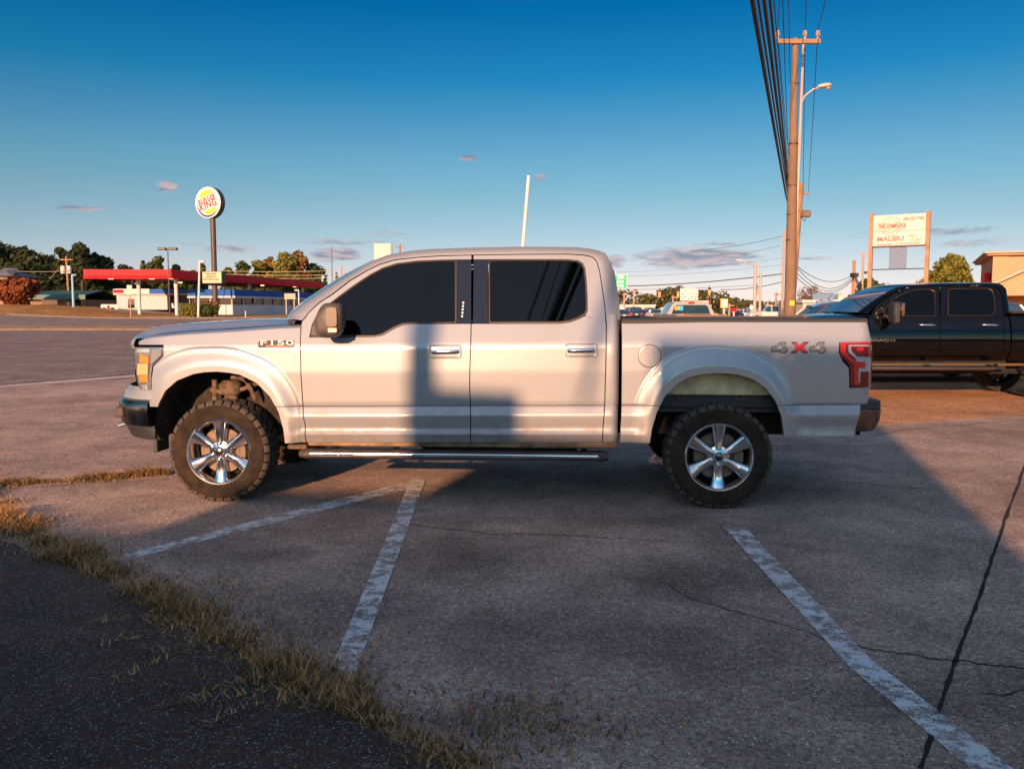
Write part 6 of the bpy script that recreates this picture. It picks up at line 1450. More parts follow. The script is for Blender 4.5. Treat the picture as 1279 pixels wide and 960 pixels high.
block(t, 'upper_board', -15 * pm, 16 * pm, -.1, .1, Z_(1030, 374.2, 70), Z_(1030, 366.5, 70), bb_); block(t, 'side_board', 16.05 * pm, 22 * pm, -.1, .1, Z_(1030, 374.2, 70), Z_(1030, 366, 70), panelm); block(t, 'lower_board', -10 * pm, 10 * pm, -.1, .1, Z_(1030, 380.3, 70), Z_(1030, 375.2, 70), bb_); block(t, 'lower_side_board', 10.05 * pm, 14.5 * pm, -.1, .1, Z_(1030, 380.3, 70), Z_(1030, 375.2, 70), whitem)
for dx in (-3, 7): block(t, 'post', dx * pm - .08, dx * pm + .08, .12, .3, 0, Z_(1030, 370, 70), redd)
# tan shop building at the right edge
Yt = 44.0; x0 = X_(1241, Yt, 340); zc0 = Z_(1241, 319.5, Yt); zc1 = Z_(1241, 315, Yt); t = empty('tan_shop', 'tan stucco shop with a cornice and gabled porch at the right edge', 'building', (x0, Yt, 0), -radians(25.3)); tanw = mat('tan_stucco', (.50, .30, .17), rough=.85, var=.08, vscale=2)
block(t, 'wall', 0, 12, 0, 10, -.1, zc0, tanw); block(t, 'cornice', -.35, 12.3, -.35, 10.3, zc0, zc1 - .08, tanw, .03); block(t, 'cornice_cap', -.48, 12.4, -.48, 10.4, zc1 - .078, zc1 + .02, creamm, .02)
block(t, 'corner_pilaster', -.06, .65, -.10, -.001, -.1, zc0 - .02, tanw); block(t, 'side_sign', -.30, -.07, 1.5, 3.2, Z_(1230, 352, 46), Z_(1230, 341, 46), redd); block(t, 'window', 2.0, 4.0, -.03, .0, .7, 2.3, darkglass); block(t, 'window', 5.0, 7.0, -.03, .0, .7, 2.3, darkglass)
zp0, zp1 = Z_(1262, 369, Yt - 3), Z_(1279, 351, Yt - 3); xp = X_(1255, Yt - 3, 365) - x0; mb = MB(); Lp = 6.0
mb.prism([(xp, zp0), (xp + Lp / 2, zp0 + 1.5), (xp + Lp, zp0)], -3.0, -.12); mb.build('porch_gable', tanw, t)
mb = MB(); mb.prism([(xp - .25, zp0 - .08), (xp - .25, zp0 + .06), (xp + Lp / 2, zp0 + 1.72), (xp + Lp + .25, zp0 + .06), (xp + Lp + .25, zp0 - .08), (xp + Lp / 2, zp0 + 1.56)], -3.25, -.115); mb.build('porch_roof', creamm, t)
for x_ in (xp + .2, xp + Lp - .4): block(t, 'porch_column', x_, x_ + .3, -2.9, -2.6, -.1, zp0 + .0, whitem)
# far buildings over the bed
def simple_building(name, label, pxl, pxr, pyt, Y, m, roofm=None, cat='building', gable=False):
    xl, xr = X_(pxl, Y, 385), X_(pxr, Y, 385); t = empty(name, label, cat, (xl, Y, 0)); L = xr - xl; z = Z_((pxl + pxr) / 2, pyt, Y)
    block(t, 'wall', 0, L, 0, 8, -.1, z, m)
    if gable: mb = MB(); mb.prism([(-.3, z), (L / 2, z + L * .28), (L + .3, z)], -.3, 8); mb.build('roof', roofm or whitem, t)
    else: block(t, 'roof_edge', -.15, L + .15, -.15, 8.15, z, z + .3, roofm or whitem)
    for k in range(max(1, int(L / 4))): block(t, 'window', L * (k + .3) / max(1, int(L / 4)), L * (k + .3) / max(1, int(L / 4)) + 1.1, -.06, .0, .8, z * .62, darkglass)
    return t
whb = mat('white_building', (.62, .52, .44), rough=.8)
simple_building('store_building', 'long low white store beyond the parked cars behind the bed', 772, 818, 382.3, 170, whb); simple_building('small_house', 'small white gabled house left of the far pickup', 829, 840, 387, 165, whb, gable=True, cat='house')
simple_building('store_building', 'brown low building between the yellow sign and lamp post', 914, 940, 388, 180, mat('brown_far', (.35, .16, .10), rough=.9)); simple_building('store_building', 'pale low building behind the tall utility pole', 960, 1003, 389, 185, whb)
def small_sign(label, px, pt, pbm, wpx, Y, m, m2=None):
    x = X_(px, Y, pt); t = empty('shop_sign', label, 'sign', (x, Y, 0)); w = wpx / F_PX * Y / 2; block(t, 'panel', -w, w, -.12, .12, Z_(px, pbm, Y), Z_(px, pt, Y), m)
    if m2: block(t, 'panel_face', -w * .75, w * .75, -.15, -.121, lerp(Z_(px, pbm, Y), Z_(px, pt, Y), .15), lerp(Z_(px, pbm, Y), Z_(px, pt, Y), .85), m2)
    block(t, 'post', -.12, .12, -.1, .1, 0, Z_(px, pbm, Y), metalp); return t
small_sign('upright yellow-edged white sign right of the far pickup', 904.5, 373, 384.5, 9, 110, mat('yellow_sign', (.75, .48, .10), rough=.5), mat('white_sign', (.8, .72, .6), rough=.5)); small_sign('wide red and white sign above the far pickup roof', 877.5, 375.2, 378.3, 19, 120, redd, mat('white_sign', (.8, .7, .6)))
small_sign('small red-topped sign between the yellow sign and the posts', 916.5, 385, 389, 7, 130, redd); small_sign('small white square sign left of the grey posts', 939, 381, 386.5, 5, 120, MATS['white_sign'])
# ------------------------------------------------------------------ other vehicles
carglass = mat('car_glass', (.02, .05, .08), rough=.04, spec=.8, ior=1.6); ctyre = mat('car_tyre', (.02, .02, .02), rough=.9); crim = mat('car_rim', (.4, .4, .42), rough=.3, metal=1)
def carpaint(name, c, metal=.3): return mat(name, c, rough=.3, metal=metal, coat=1.0)
SEDAN = dict(L=4.7, W=1.82, H=1.45, roof=[(-1.15, .88), (-.55, 1.38), (.1, 1.45), (.75, 1.40), (1.55, 1.02)], belt=.92, hood=[(-2.32, .55), (-2.25, .72), (-1.6, .86), (-1.15, .93)], deck=[(1.55, 1.02), (2.2, .98), (2.33, .80), (2.33, .5)])
SUV = dict(L=4.8, W=1.92, H=1.78, roof=[(-1.25, 1.08), (-.65, 1.66), (0, 1.78), (1.3, 1.76), (1.95, 1.66), (2.25, 1.15)], belt=1.08, hood=[(-2.38, .6), (-2.33, .88), (-1.8, 1.02), (-1.25, 1.09)], deck=[(2.25, 1.15), (2.38, 1.05), (2.4, .7), (2.38, .5)])
PICK = dict(L=5.8, W=2.0, H=1.9, roof=[(-1.35, 1.2), (-.70, 1.80), (0, 1.9), (.9, 1.88), (1.15, 1.80), (1.25, 1.2)], belt=1.18, hood=[(-2.88, .6), (-2.82, 1.0), (-2.2, 1.12), (-1.35, 1.2)], deck=[(1.25, 1.2), (1.3, 1.22), (2.86, 1.22), (2.9, .65)])
def car(name, label, cat, K_, paintm, loc, heading, group=None, detail=True):
    """profile car; local -X is the nose, heading turns it"""
    t = empty(name, label, cat, loc, heading, group); W2 = K_['W'] / 2; top = K_['hood'] + [(K_['deck'][0][0], K_['belt'])] + K_['deck'][0:]
    f = interp(sorted(K_['hood'] + [(x, z) for x, z in K_['deck']])); x0, x1 = K_['hood'][0][0], K_['deck'][-1][0]; n = 40
    wb = K_['L'] * .30; R = .35 if K_ is SEDAN else .40
    mb = MB(); G = []
    xs_ = [lerp(x0, x1, i / n) for i in range(n + 1)]
    for x in xs_:
        e = min(1, min(x - x0, x1 - x) / .45); wx = W2 * (.80 + .20 * sqrt(max(0, 1 - (1 - e) ** 2))); zt_c = min(f(x), K_['belt'] + .04) if K_ is not PICK else f(x); zb_c = .26
        for wc in (-wb, wb):
            if abs(x - wc) < R + .06: zb_c = max(zb_c, R * .95 + sqrt(max(0, (R + .06) ** 2 - (x - wc) ** 2)))
        zb_c = min(zb_c, zt_c - .12); h = zt_c - zb_c
        half = [(wx * .93, zb_c), (wx, zb_c + h * .3), (wx * 1.0, zb_c + h * .62), (wx * .97, zb_c + h * .85), (wx * .90, zt_c - .01), (wx * .80, zt_c + .01), (0, zt_c + .03)]
        G.append([(x, -y, z) for y, z in half] + [(x, y, z) for y, z in half[-2::-1]])
    mb.quad_grid(G); mb.face(G[0]); mb.face(G[-1]); mb.build('body', paintm, t, True, 35)
    rp = K_['roof']; mb = MB(); gl = MB(); inset = .16 * (K_['H'] - K_['belt'])
    fr = interp(rp); G = []; xa, xb = rp[0][0], rp[-1][0]
    xs2 = [lerp(xa, xb, i / 24) for i in range(25)]
    def sec(x, k=1.0):
        zt_c = fr(x); zb_c = K_['belt']; u = (zt_c - zb_c) / (K_['H'] - zb_c); wt = lerp(W2 * .93, W2 * .74, max(0, u))
        return zt_c, zb_c, wt
    G = []
    for x in xs2:
        zt_c, zb_c, wt = sec(x); G.append([(x, -wt, zt_c - .045), (x, -wt * .9, zt_c), (x, 0, zt_c + .03), (x, wt * .9, zt_c), (x, wt, zt_c - .045)])
    iw = [i for i, x in enumerate(xs2) if x <= rp[1][0] + .02][-1]; ir = [i for i, x in enumerate(xs2) if x >= rp[-2][0] - .02][0]
    mb.quad_grid(G[iw:ir + 1])
    for s_ in (-1, 1):     # pillars
        for x, lean in ((lerp(xa, xb, .46), 0),):
            zt_c, zb_c, wt = sec(x); mb.box(x - .04, x + .04, s_ * wt - .02 * s_, s_ * W2 * .925, zb_c, zt_c - .03)
        for (xa_, xb_) in ((rp[0][0], rp[1][0]), (rp[-1][0], rp[-2][0])):
            za, zb3 = sec(xa_)[0], sec(xb_)[0]; mb.tube([(xa_, s_ * W2 * .91, max(za, K_['belt']) - .02), (xb_, s_ * sec(xb_)[2] * .97, zb3 - .035)], .035, 6)
    mb.build('roof', paintm, t, True, 35)
    gl.quad_grid([[(p[0], p[1] * .97, p[2] - .012) for p in r] for r in G[0:iw + 1]]); gl.build('windscreen', carglass, t, True)
    gl = MB(); gl.quad_grid([[(p[0], p[1] * .97, p[2] - .012) for p in r] for r in G[ir:]]); gl.build('rear_window', carglass, t, True)
    for s_ in (-1, 1):
        gl = MB(); gl.quad_grid([[(x, s_ * W2 * .915, K_['belt'] - .03), (x, s_ * sec(x)[2] * .985, max(K_['belt'] - .02, sec(x)[0] - .05))] for x in xs2]); gl.build('side_window', carglass, t)
    for wc in (-wb, wb):
        for s_ in (-1, 1):
            mb = MB(); y0 = s_ * (W2 - .22); mb.lathe([(R * .62, 0), (R * .95, 0), (R, .03 * s_), (R, .19 * s_), (R * .95, .215 * s_), (R * .64, .205 * s_)], (wc, y0, R), 22); w_ = mb.build('tyre', ctyre, t, True, 40)
            mb = MB(); mb.lathe([(0, .17 * s_), (R * .3, .185 * s_), (R * .62, .175 * s_), (R * .66, .205 * s_)], (wc, y0, R), 18); mb.build('rim', crim, t, True, 40)
    zl = K_['belt'] * .80
    for s_ in (-1, 1):
        mb = MB(); mb.box(x1 - .12, x1 + .012, s_ * W2 * .60, s_ * W2 * .86, zl - .10, zl + .10, c=.02); mb.build('tail_light', red_bright, t)
        mb = MB(); mb.box(x0 - .01, x0 + .25, s_ * W2 * .55, s_ * W2 * .84, zl - .17, zl - .04, c=.02); mb.build('headlight', clear_lens, t)
        mb = MB(); mb.box(rp[0][0] + .25, rp[0][0] + .42, s_ * W2 * .98, s_ * W2 * 1.12, K_['belt'] - .02, K_['belt'] + .12, c=.03); mb.build('side_mirror', paintm, t)
    mb = MB(); mb.box(x1 + .0, x1 + .02, -.2, .2, zl - .12, zl + .02); mb.build('number_plate', whitem, t)
    mb = MB(); mb.box(x1 - .1, x1 + .06, -W2 * .82, W2 * .82, .34, .50, c=.03); mb.build('rear_bumper', dark_plastic, t)
    mb = MB(); mb.box(x0 - .05, x0 + .1, -W2 * .78, W2 * .78, .34, .50, c=.03); mb.build('front_bumper', dark_plastic, t)
    return t
cw, cs, cb2, ck, cr2, cg2, cbr = carpaint('car_white', (.70, .66, .60), 0), carpaint('car_silver', (.42, .40, .38)), carpaint('car_blue', (.05, .14, .26)), carpaint('car_black', (.012, .012, .014)), carpaint('car_red', (.45, .02, .02), 0), carpaint('car_grey', (.10, .11, .12)), carpaint('car_gold', (.40, .25, .12))
AWAY = -pi / 2         # local -X (nose) points away from the camera (+Y): tail towards us
for (px, Y, K_, m, hd, lb) in ((777, 112, SEDAN, cg2, AWAY, 'dark grey car at the left end, beside the cab edge'), (784.5, 128, SUV, cw, AWAY, 'white tall car left of the dark car with red lamps'), (792, 118, SUV, ck, AWAY, 'dark tall car with red tail lamps behind the bed'), (803, 122, SEDAN, cb2, AWAY, 'dark car half hidden between two others'), (810.5, 150, SUV, cr2, AWAY, 'dark red tall car beyond the white car'), (818.5, 112, SEDAN, cw, AWAY, 'white car with a low roof in the middle of the queue'), (833, 120, SUV, cw, AWAY, 'white tall car left of the far pickup'), (842, 116, SEDAN, cs, AWAY, 'silver car just left of the far pickup'),
    (916, 140, SEDAN, ck, 2.5, 'dark car right of the yellow-edged sign'), (925, 150, SEDAN, cw, .3, 'white car seen from the side before the brown building'), (936, 155, SUV, cw, .2, 'pale car just left of the grey posts'), (961, 100, PICK, cw, .15, 'white pickup left of the tall utility pole'), (972, 120, SEDAN, cs, .3, 'silver car touching the tall utility pole')):
    x = X_(px, Y, 392); car('parked_car', lb, 'car', K_, m, (x, Y, 0), hd, 'far cars behind the truck bed')
x = X_(1028, 46, 390); car('parked_car', 'white tall car beyond the black truck bonnet', 'car', SUV, cw, (x, 46, 0), .12, None)
# row of dark cars past the black truck, only their windscreens show
CROSS = dict(SUV); CROSS.update(H=1.70, belt=1.10, roof=[(-1.25, 1.10), (-.55, 1.60), (0, 1.70), (1.2, 1.68), (1.95, 1.58), (2.25, 1.15)])
for k, (px, Y, m, lb) in enumerate(((1056, 17.9, cg2, 'grey car next beyond the black truck, windscreen showing over its bonnet'), (1041, 21.4, ck, 'black car second beyond the black truck'), (1030, 25.0, cb2, 'dark blue car third beyond the black truck'), (997, 28.6, cg2, 'dark grey car farthest of the row, left of the others'))):
    x = X_(px, Y, 388) + 1.25; car('parked_car', lb, 'car', CROSS, m, (x, Y, 0), 0.0, 'dark cars parked beside the black truck')
x = X_(1290, 19, 385); car('parked_car', 'dark blue tall car at the right edge behind the black truck bed', 'car', SUV, cb2, (x + 1.6, 19.5, 0), 0.0, None)
# far pickup seen from behind
Yp = 33.5; xp = X_(877.5, Yp, 390); fp_ = empty('far_pickup', 'gold and silver pickup seen from behind over the truck bed', 'pickup truck', (xp, Yp, 0)); pm = Yp / F_PX; zq = lambda py: Z_(877, py, Yp)
RZ = zq(375.6); bz_ = zq(392.5)
mb = MB(); prof_ = [(-.99, bz_), (-.93, bz_ + .12), (-.80, RZ - .16), (-.68, RZ - .03), (-.4, RZ), (0, RZ + .02), (.4, RZ), (.68, RZ - .03), (.80, RZ - .16), (.93, bz_ + .12), (.99, bz_)]
mb.quad_grid([[(x * s_, y, z - d) for x, z in prof_] for y, s_, d in ((2.2, .995, .0), (2.24, 1.0, 0), (3.6, 1.0, 0), (4.2, .97, .05), (4.9, .97, .50))]); mb.face([(x * .995, 2.2, z) for x, z in prof_]); mb.build('cab', cs, fp_, True, 35)
mb = MB(); mb.prism([(-.80, bz_ + .02), (-.70, RZ - .22), (-.60, RZ - .15), (.60, RZ - .15), (.70, RZ - .22), (.80, bz_ + .02)], 2.17, 2.198); rw_ = mb.build('rear_window', carglass, fp_)
for x_ in (-.18, .18): mb = MB(); mb.box(x_ - .012, x_ + .012, 2.155, 2.169, bz_ + .03, RZ - .16); mb.build('window_divider', wirem, rw_)
mb = MB(); mb.box(-.68, -.48, 2.150, 2.168, RZ - .36, RZ - .20); mb.build('orange_sticker', mat('sticker_orange', (.75, .38, .10)), rw_); mb = MB(); mb.box(-.47, -.33, 2.150, 2.168, RZ - .38, RZ - .19); mb.build('blue_sticker', mat('sticker_blue', (.02, .45, .75)), rw_)
mb = MB(); mb.box(-.13, .13, 2.12, 2.2, RZ - .09, RZ - .02, c=.01); mb.build('brake_lamp', red_bright, fp_)
mb = MB()
for s_ in (-1, 1): mb.box(s_ * .82, s_ * 1.0, .05, 5.6, .55, bz_ + .01, c=.03)
mb.box(-.82, .82, .0, .08, .55, bz_ - .02, c=.02); mb.box(-.85, .85, .08, 5.5, .50, .62); mb.box(-.95, .95, 4.2, 5.6, .6, 1.15, c=.08); mb.build('bed', cbr, fp_, True, 30)
for s_ in (-1, 1): mb = MB(); mb.box(s_ * .84, s_ * .99, -.01, .06, .75, 1.1, c=.01); mb.build('tail_light', red_bright, fp_)
mb = MB(); mb.box(-.9, .9, -.12, .02, .42, .56, c=.02); mb.build('rear_bumper', chrome, fp_)
for x_ in (-.86, .86):
    for y_ in (1.2, 4.7): mb = MB(); mb.cyl((x_ - .12, y_, .38), (x_ + .12, y_, .38), .38, n=20); mb.build('tyre', ctyre, fp_, True, 40)

# ------------------------------------------------------------------ black crew-cab pickup at the right
YK = 13.5; kO = Vector((X_(1100, YK, 440), YK, 0)); kt = empty('black_pickup', 'black four door pickup truck parked at the right edge beyond the silver one', 'pickup truck', kO)
kpaint = mat('black_paint', (.0016, .0014, .0012), rough=1.0, spec=.0, coat=.9, coatr=.09, bump=.006, bscale=700)
def kp2(px, py, y=0.0):
    p = at(px, py, YK + y); return Vector((p.x - kO.x, y, p.z))
kz = lambda py: kp2(1150, py).z
zS, zB = kz(453), kz(395.5); zCr = kz(431)
def KL(z):
    if z >= zB: return .094 + .42 * (z - zB)
    up_ = .004 + .090 * max(0, (z - zCr - .06) / (zB - zCr - .06)) ** 2
    lo_ = .014 + .125 * ((zCr - z) / (zCr - zS)) ** 2 if z < zCr else .014
    return lerp(lo_, up_, sstep(zCr - .012, zCr + .012, z))
HWk = 1.0
def kl(x, z): return KL(z) + (.25 * max(0, (-2.75 - x) / .5) ** 2 if x < -2.75 else 0)
gapK = .004; x_s = [kp2(1086, 440).x, kp2(1173.8, 440).x, kp2(1254, 440).x, kp2(1262.3, 440).x]
def kpatch(mb, xa, xb, z0, z1, nu, nv, arch=None):
    G = []
    for i in range(nu + 1):
        x = lerp(xa, xb, i / nu); zb_c = z0
        if arch is not None and abs(x - arch[0]) < arch[1]: zb_c = max(z0, arch[2] + sqrt(arch[1] ** 2 - (x - arch[0]) ** 2))
        row = []
        for j in range(nv + 1):
            z = lerp(zb_c, z1, j / nv); y = kl(x, z)
            if arch is not None:
                d = hypot(x - arch[0], z - arch[2]) - arch[1]
                if d < .16: y -= .035 * sstep(.16, .10, d) if False else .035 * (1 - sstep(.07, .15, d))
            row.append((x, y, z))
        G.append(row)
    mb.quad_grid(G)
    for e in (G[0], G[-1]): mb.quad_grid([e, [(p[0], p[1] + .03, p[2]) for p in e]])
    lo = [g[0] for g in G]
    if z0 <= zS + .001: mb.quad_grid([lo, [(p[0], p[1] + .05, p[2]) for p in lo]])
def kmir(o):
    c = o.copy(); C.objects.link(c); c.parent = o.parent; c.scale = (1, -1, 1); c.location = (0, 2 * HWk, 0)
    for ch in [k for k in list(bpy.data.objects) if k.parent == o]: d = ch.copy(); C.objects.link(d); d.parent = c
ZK = [lerp(zS, zCr - .02, i / 4) for i in range(5)] + [zCr - .007, zCr + .007] + [lerp(zCr + .02, zB, i / 5) for i in range(6)]
KS = [(1083, 392), (1092, 383), (1103, 374.5), (1116, 366), (1128, 360.5), (1140, 357.6), (1173.8, 356.6), (1174, 356.6), (1215, 356), (1236, 356.3), (1247, 359.5), (1252, 368), (1254.5, 395)]
KO = [(1071, 390), (1080, 383), (1095.6, 372), (1111, 362.8), (1119, 358.9), (1130, 355.8), (1173.7, 353.7), (1174.5, 353.6), (1220.6, 353.1), (1245.6, 353.4), (1251.9, 355.8), (1256.6, 361), (1262, 395)]
def ksk(px, py):
    p = kp2(px, py)
    for _ in range(5): p = kp2(px, py, kl(p.x, p.z))
    return p
W1o = [(1087.5, 395.3), (1093, 383.5), (1104, 375), (1117, 366.5), (1128, 361.2), (1140, 358.3), (1173.2, 357.2)]; W1i = [(1092, 395.3), (1105, 386), (1113, 374.5), (1126.9, 366), (1142.5, 361), (1160, 360.2), (1168.2, 364)]
W2o = [(1174.6, 357.2), (1215, 356.8), (1236, 357), (1246, 360), (1251, 368.5), (1253.5, 395.3)]; W2i = [(1183.5, 361), (1215, 359.4), (1234.7, 359.2), (1240.5, 362.5), (1242.3, 370), (1243.5, 389.4)]
def kdoor(name, xa, xb, Wo, Wi, extra):
    mb = MB()
    for z0, z1 in zip(ZK, ZK[1:]): kpatch(mb, xa, xb, z0, z1, 24, 4)
    strip(mb, [ksk(*p) for p in Wo], [ksk(*p) for p in Wi], 30, 2)
    for quad in extra: mb.face([ksk(*p) for p in quad])
    o = mb.build(name, kpaint, kt, True, 32); return o
d1 = kdoor('front_door', x_s[0] + gapK, x_s[1] - gapK, W1o, W1i, [[(1168.2, 364), (1173.2, 357.2), (1173.3, 395.3), (1168.6, 395.3)]])
d2 = kdoor('rear_door', x_s[1] + gapK, x_s[2] - gapK, W2o, W2i, [[(1174.6, 357.2), (1183.5, 361), (1183.5, 395.3), (1174.6, 395.3)], [(1243.5, 389.4), (1253.5, 395.3), (1238, 395.3), (1238, 393.8)]])
G1 = [(1093.5, 394.6), (1105.5, 386.3), (1113.5, 375.2), (1127.2, 366.8), (1142.7, 361.8), (1160, 361), (1166.5, 363.2), (1167.6, 367), (1168, 394.6)]
G2 = [(1184.2, 394.2), (1184.2, 362), (1187, 360.9), (1215, 360.2), (1233.5, 360), (1239.3, 363), (1241.3, 370.5), (1242.5, 389), (1240, 392.5), (1236, 394.2)]
def kpanel(pts, off, th=.006):
    mb = MB(); P = [ksk(*p) + Vector((0, off, 0)) for p in pts]; Q = [p + Vector((0, th, 0)) for p in P]; mb.face(P); mb.face(Q)
    for i in range(len(P)): j = (i + 1) % len(P); mb.face([P[i], Q[i], Q[j], P[j]])
    return mb
brz = mat('bronze_seal', (.16, .10, .055), rough=.3, metal=.8)
for d_, gl in ((d1, G1), (d2, G2)):
    kpanel(gl, .006).build('window_glass', tint, d_)
    P = [ksk(*p) for p in gl]; mb = MB(); mb.tube([p + Vector((0, -.002, 0)) for p in P] + [P[0] + Vector((0, -.002, 0))], .006, 6, caps=False); mb.build('window_seal', brz, d_, True)
for d_, hx in ((d1, 1157.5), (d2, 1236)):
    a, b = ksk(hx - 10.5, 405.6), ksk(hx + 11.5, 406); mb = MB(); G = []
    for i in range(11):
        t_ = i / 10; q = a.lerp(b, t_); r = .020 * (1 - (2 * t_ - 1) ** 4 * .75); G.append([q + Vector((0, -.030 + .02 * (2 * t_ - 1) ** 4 + .7 * r * cos(k * pi / 4), r * sin(k * pi / 4))) for k in range(8)])
    mb.quad_grid(G, closed_v=True); mb.face(G[0]); mb.face(G[-1]); mb.build('door_handle', chrome, d_, True, 50)
    mb = MB(); q = ksk(hx - 1, 406.5); mb.lathe([(0, .003), (.05, .002), (.055, -.003)], tuple(q), 18); mb.build('handle_cup', black_gloss, d_, True)
# letters on the door, cut by the silver truck's tail in the photo
a = ksk(1069, 425); b = ksk(1118, 425); o = text_mesh('badge_lettering', 'SILVERADO', .055, chrome, Matrix.Identity(4), d1, extrude=.004, offset=.001, spacing=1.15); xs_ = [q.co.x for q in o.data.vertices]; k_ = (b.x - a.x) / (max(xs_) - min(xs_)); o.data.transform(Matrix.Translation(((a.x + b.x) / 2, (a.y + b.y) / 2 - .006, a.z)) @ Matrix.Rotation(pi / 2, 4, 'X') @ Matrix.Diagonal((k_, 1, 1, 1)))
# side mirror with a copper-coloured edge
q = ksk(1110, 390); mb = MB(); mb.box(q.x - .08, q.x + .03, -.26, -.02, kz(404), kz(377), c=.03); mh = mb.build('side_mirror', dark_plastic, d1, True, 40); mb = MB(); mb.box(q.x + .032, q.x + .10, -.25, -.04, kz(395), kz(377.5), c=.018); mb.build('mirror_cap', mat('mirror_chrome', (.55, .33, .20), rough=.2, metal=1), mh, True, 40)
mb = MB(); mb.tube([(q.x - .02, -.1, kz(399)), (q.x - .10, .03, kz(394))], .03, 8); mb.build('mirror_arm', dark_plastic, mh); mb = MB(); P = [ksk(*p) + Vector((0, -.004, 0)) for p in ((1093, 394), (1096, 388), (1101, 384.5), (1104, 388), (1104, 397), (1097, 397.5), (1093, 394))]; mb.tube(P, .008, 6); mb.build('sail_trim', brz, d1, True)
kmir(d1); kmir(d2)
# cab frame, roof, glass
mb = MB(); A = [ksk(*p) for p in KS]; B = []
for (px, py), a in zip(KO, A): y = a.y + .09; B.append(kp2(px, py, y))
P = []
for i in range(len(A) - 1):
    for q_ in range(4): t_ = q_ / 4; P.append((A[i].lerp(A[i + 1], t_), B[i].lerp(B[i + 1], t_)))
P.append((A[-1], B[-1])); mb.quad_grid([[a + Vector((0, .03, 0))] + [a.lerp(b, j / 5) + Vector((0, -.02 * sin(pi * j / 5 * .9), 0)) for j in range(6)] for a, b in P])
RK = [b for a, b in P]
for z0, z1 in zip(ZK, ZK[1:]): kpatch(mb, x_s[2] + gapK, x_s[3] - .01, z0, z1, 4, 2)
o = mb.build('cab_frame', kpaint, kt, True, 32); kmir(o)
def kacross(i0, i1, bx, bz): return [[(RK[i].x + bx((i - i0) / max(1, i1 - i0)) * (1 - ((y - HWk) / (HWk - RK[i].y)) ** 2), y, RK[i].z + bz * (1 - ((y - HWk) / (HWk - RK[i].y)) ** 2)) for y in [lerp(RK[i].y, 2 * HWk - RK[i].y, j / 14) for j in range(15)]] for i in range(i0, i1 + 1)]
mb = MB(); mb.quad_grid(kacross(0, 17, lambda t: -.03 * (1 - t), .008)); mb.build('windscreen', wglass, kt, True); mb = MB(); mb.quad_grid(kacross(17, 40, lambda t: 0, .022)); mb.build('roof', kpaint, kt, True, 32); mb = MB(); G = kacross(40, len(RK) - 1, lambda t: 0, .01); G.append([(p[0], p[1], .6) for p in G[-1]]); mb.quad_grid(G); mb.build('cab_back', kpaint, kt, True, 32)
# bonnet, fender, bed, bumpers, wheels
xn = -3.05; cow = kp2(1071, 390, .2).x; wf, wr = -1.12 + x_s[0] * 0 - .0, None
wxf = kp2(1040, 440).x; wxr = wxf + 3.64
kzh = interp([(xn, kz(410)), (xn + .12, kz(400)), (xn + .5, kz(396)), (kp2(1000, 396, .5).x, kp2(1000, 394.5, .5).z), (kp2(1030, 389, .9).x, kp2(1030, 389.6, .9).z), (cow, kp2(1067, 389.8, .9).z), (cow + .4, kp2(1067, 389.8, .9).z)])
mb = MB(); nfr = max(-2.0, 0)
xn = wxf - .98
G = []
for i in range(31):
    x = lerp(xn, cow + .02, i / 30); z = kp2(1067, 389.8, .9).z - .02 * (i < 30) - .17 * (1 - i / 30) ** 2.4 - .02 * (1 - i / 30); G.append([(x + .10 * (1 - v) ** 2 * (i < 8), y, zz_) for v, y, zz_ in ((.0, .08, z - .10), (.1, .12, z - .05), (.25, .25, z - .025), (.6, .55, z - .004), (1, HWk, z + .008), (.6, 1.45, z - .004), (.25, 1.75, z - .025), (.1, 1.88, z - .05), (0, 1.92, z - .10))])
mb.quad_grid([[(p[0], p[1], p[2] - .12) for p in G[0]]] + G); mb.build('hood', kpaint, kt, True, 40)
mb = MB(); AR = (wxf, .52, .47); zh = G[15][0][2] 
for z0, z1 in zip(ZK, ZK[1:]):
    if z1 > zh - .0: z1 = min(z1, zh); 
    if z0 >= z1: continue
    if z0 < AR[2] + .4: continue
    kpatch(mb, xn + .04, x_s[0] - gapK, z0, z1, 40, 3)
zlow = [z for z in ZK if z >= AR[2] + .4][0]; kpatch(mb, xn + .04, x_s[0] - gapK, zS, zlow, 70, 14, (AR[0], AR[1], AR[2])); o = mb.build('front_fender', kpaint, kt, True, 32); kmir(o)
mb = MB(); xbe = wxr + 1.32; ARr = (wxr, .52, .47); zbt = kz(391.5)
KLb = ZK[:-1] + [zbt - .03, zbt]
for z0, z1 in zip(KLb, KLb[1:]):
    if z0 >= zlow: kpatch(mb, x_s[3] + .014, xbe, z0, z1, 40, 2)
kpatch(mb, x_s[3] + .014, xbe, zS, zlow, 90, 14, ARr); o = mb.build('bed_side', kpaint, kt, True, 32); kmir(o)
mb = MB(); mb.box(x_s[3] + .014, xbe, .04, .16, zbt, zbt + .03, c=.01); o = mb.build('bed_rail_cap', brz, kt); kmir(o)
mb = MB(); mb.box(x_s[3] + .02, xbe - .02, .17, 2 * HWk - .17, .72, .78); mb.box(xbe - .06, xbe, .1, 2 * HWk - .1, .6, zbt); mb.build('tailgate', kpaint, kt)
mb = MB(); mb.box(xbe - .02, xbe + .14, .06, 2 * HWk - .06, .5, .66, c=.03); mb.build('rear_bumper', chrome, kt); mb = MB(); mb.box(xn - .14, xn + .2, .04, 2 * HWk - .04, .48, .74, c=.05); mb.build('front_bumper', chrome, kt); mb = MB(); mb.box(xn + .0, xn + .06, .2, 2 * HWk - .2, .76, 1.15, c=.03); mb.build('grille', chrome_dull, kt)
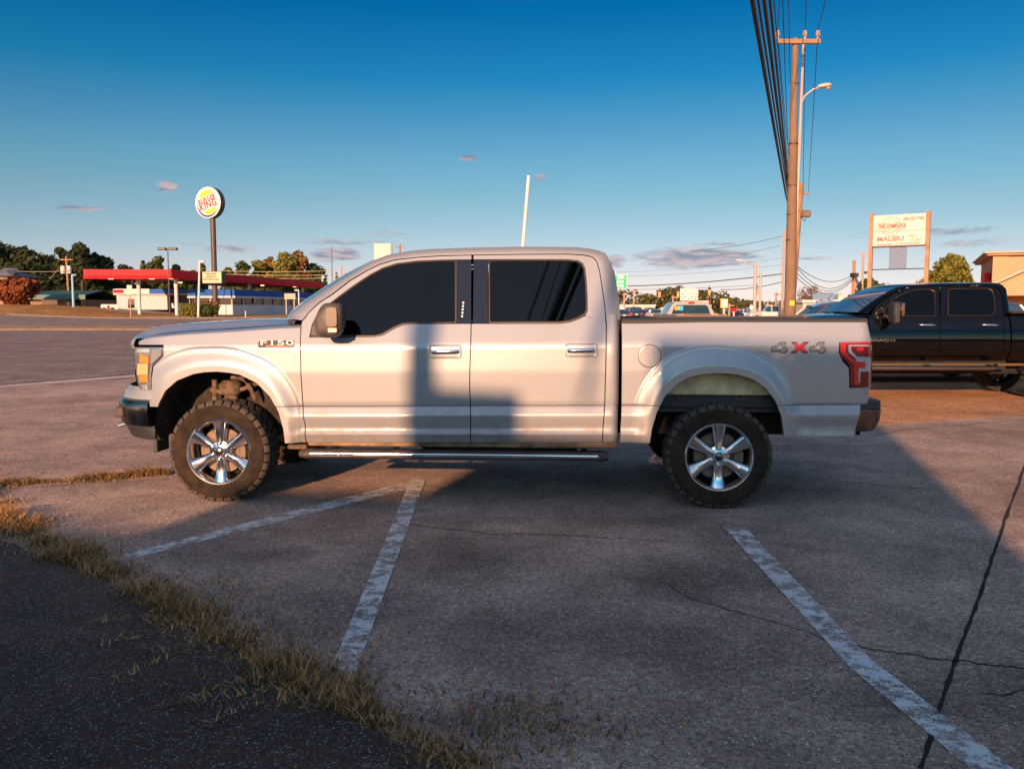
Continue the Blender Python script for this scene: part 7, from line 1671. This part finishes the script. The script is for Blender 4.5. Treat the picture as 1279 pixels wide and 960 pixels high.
for y_ in (.06, 2 * HWk - .34): mb = MB(); mb.box(xn + .01, xn + .10, y_, y_ + .28, .85, 1.08, c=.03); mb.build('headlight', clear_lens, kt)
for y_ in (.07, 2 * HWk - .17): mb = MB(); mb.box(xbe - .08, xbe + .012, y_, y_ + .1, .85, 1.15, c=.01); mb.build('tail_light', red_bright, kt)
mb = MB(); mb.box(xn + .1, xbe - .1, .35, 2 * HWk - .35, .42, .62); mb.box(x_s[0] - .6, x_s[3], .12, 2 * HWk - .12, .5, zB - .05); mb.build('chassis_frame', under, kt)
for a_ in (AR, ARr):
    for s_ in (0, 1):
        mb = MB(); mb.quad_grid([[(a_[0] + (a_[1] + .015) * cos(t_), abs(2 * HWk * s_ - y), a_[2] + (a_[1] + .015) * sin(t_)) for y in (.03, .42)] for t_ in [pi * k / 16 for k in range(17)]]); mb.build('wheel_liner', under, kt)
# running board: bright tube with end, seen under the doors
za_ = kz(459.3); mb = MB(); mb.tube([(kp2(1060, 459).x, -.03, za_), (kp2(1240, 459).x, -.03, za_), (kp2(1246, 459).x, .06, za_ + .03)], .036, 12); rb2 = mb.build('running_board', mat('board_chrome', (.42, .33, .26), rough=.18, metal=1), kt, True, 40)
mb = MB(); mb.box(kp2(1062, 459).x, kp2(1290, 459).x, .10, .2, kz(457.5), kz(454), c=.008); mb.build('sill', mat('sill_bronze', (.32, .20, .10), rough=.3, metal=.8), kt)
for px_ in (1085, 1160, 1238): mb = MB(); x = kp2(px_, 459).x; mb.box(x - .03, x + .03, -.02, .2, za_ - .02, za_ + .05); mb.build('board_bracket', under, rb2)
for x_ in (wxf, wxr):
    for s_ in (0, 1):
        w = bpy.data.objects.new('wheel', None); C.objects.link(w); w.parent = kt; w.location = (x_, 2 * HWk if s_ else 0, .405); w.rotation_euler = (0, 0, pi if s_ else 0)
        mb = MB(); mb.lathe([(.24, .05), (.26, .03), (.36, .025), (.395, .05), (.402, .08), (.402, .25), (.39, .28), (.26, .28)], n=40); mb.build('tyre', ctyre, w, True, 40)
        mb = MB(); mb.lathe([(.245, .045), (.252, .03), (.24, .03), (.225, .10), (.215, .22)], n=40)
        for k in range(5):
            a0 = k * 2 * pi / 5 + .3; mb.quad_grid([[(r * cos(a0) - o_ * sin(a0), .05 + dy, r * sin(a0) + o_ * cos(a0)) for o_, dy in ((-hw2, .04), (-hw2 * .8, 0), (hw2 * .8, 0), (hw2, .04))] for r, hw2 in ((.03, .05), (.1, .04), (.24, .06))])
        mb.build('rim', chrome, w, True, 40); mb = MB(); mb.lathe([(0, .10), (.2, .10)], n=24); mb.build('brake_disc', rust, w)
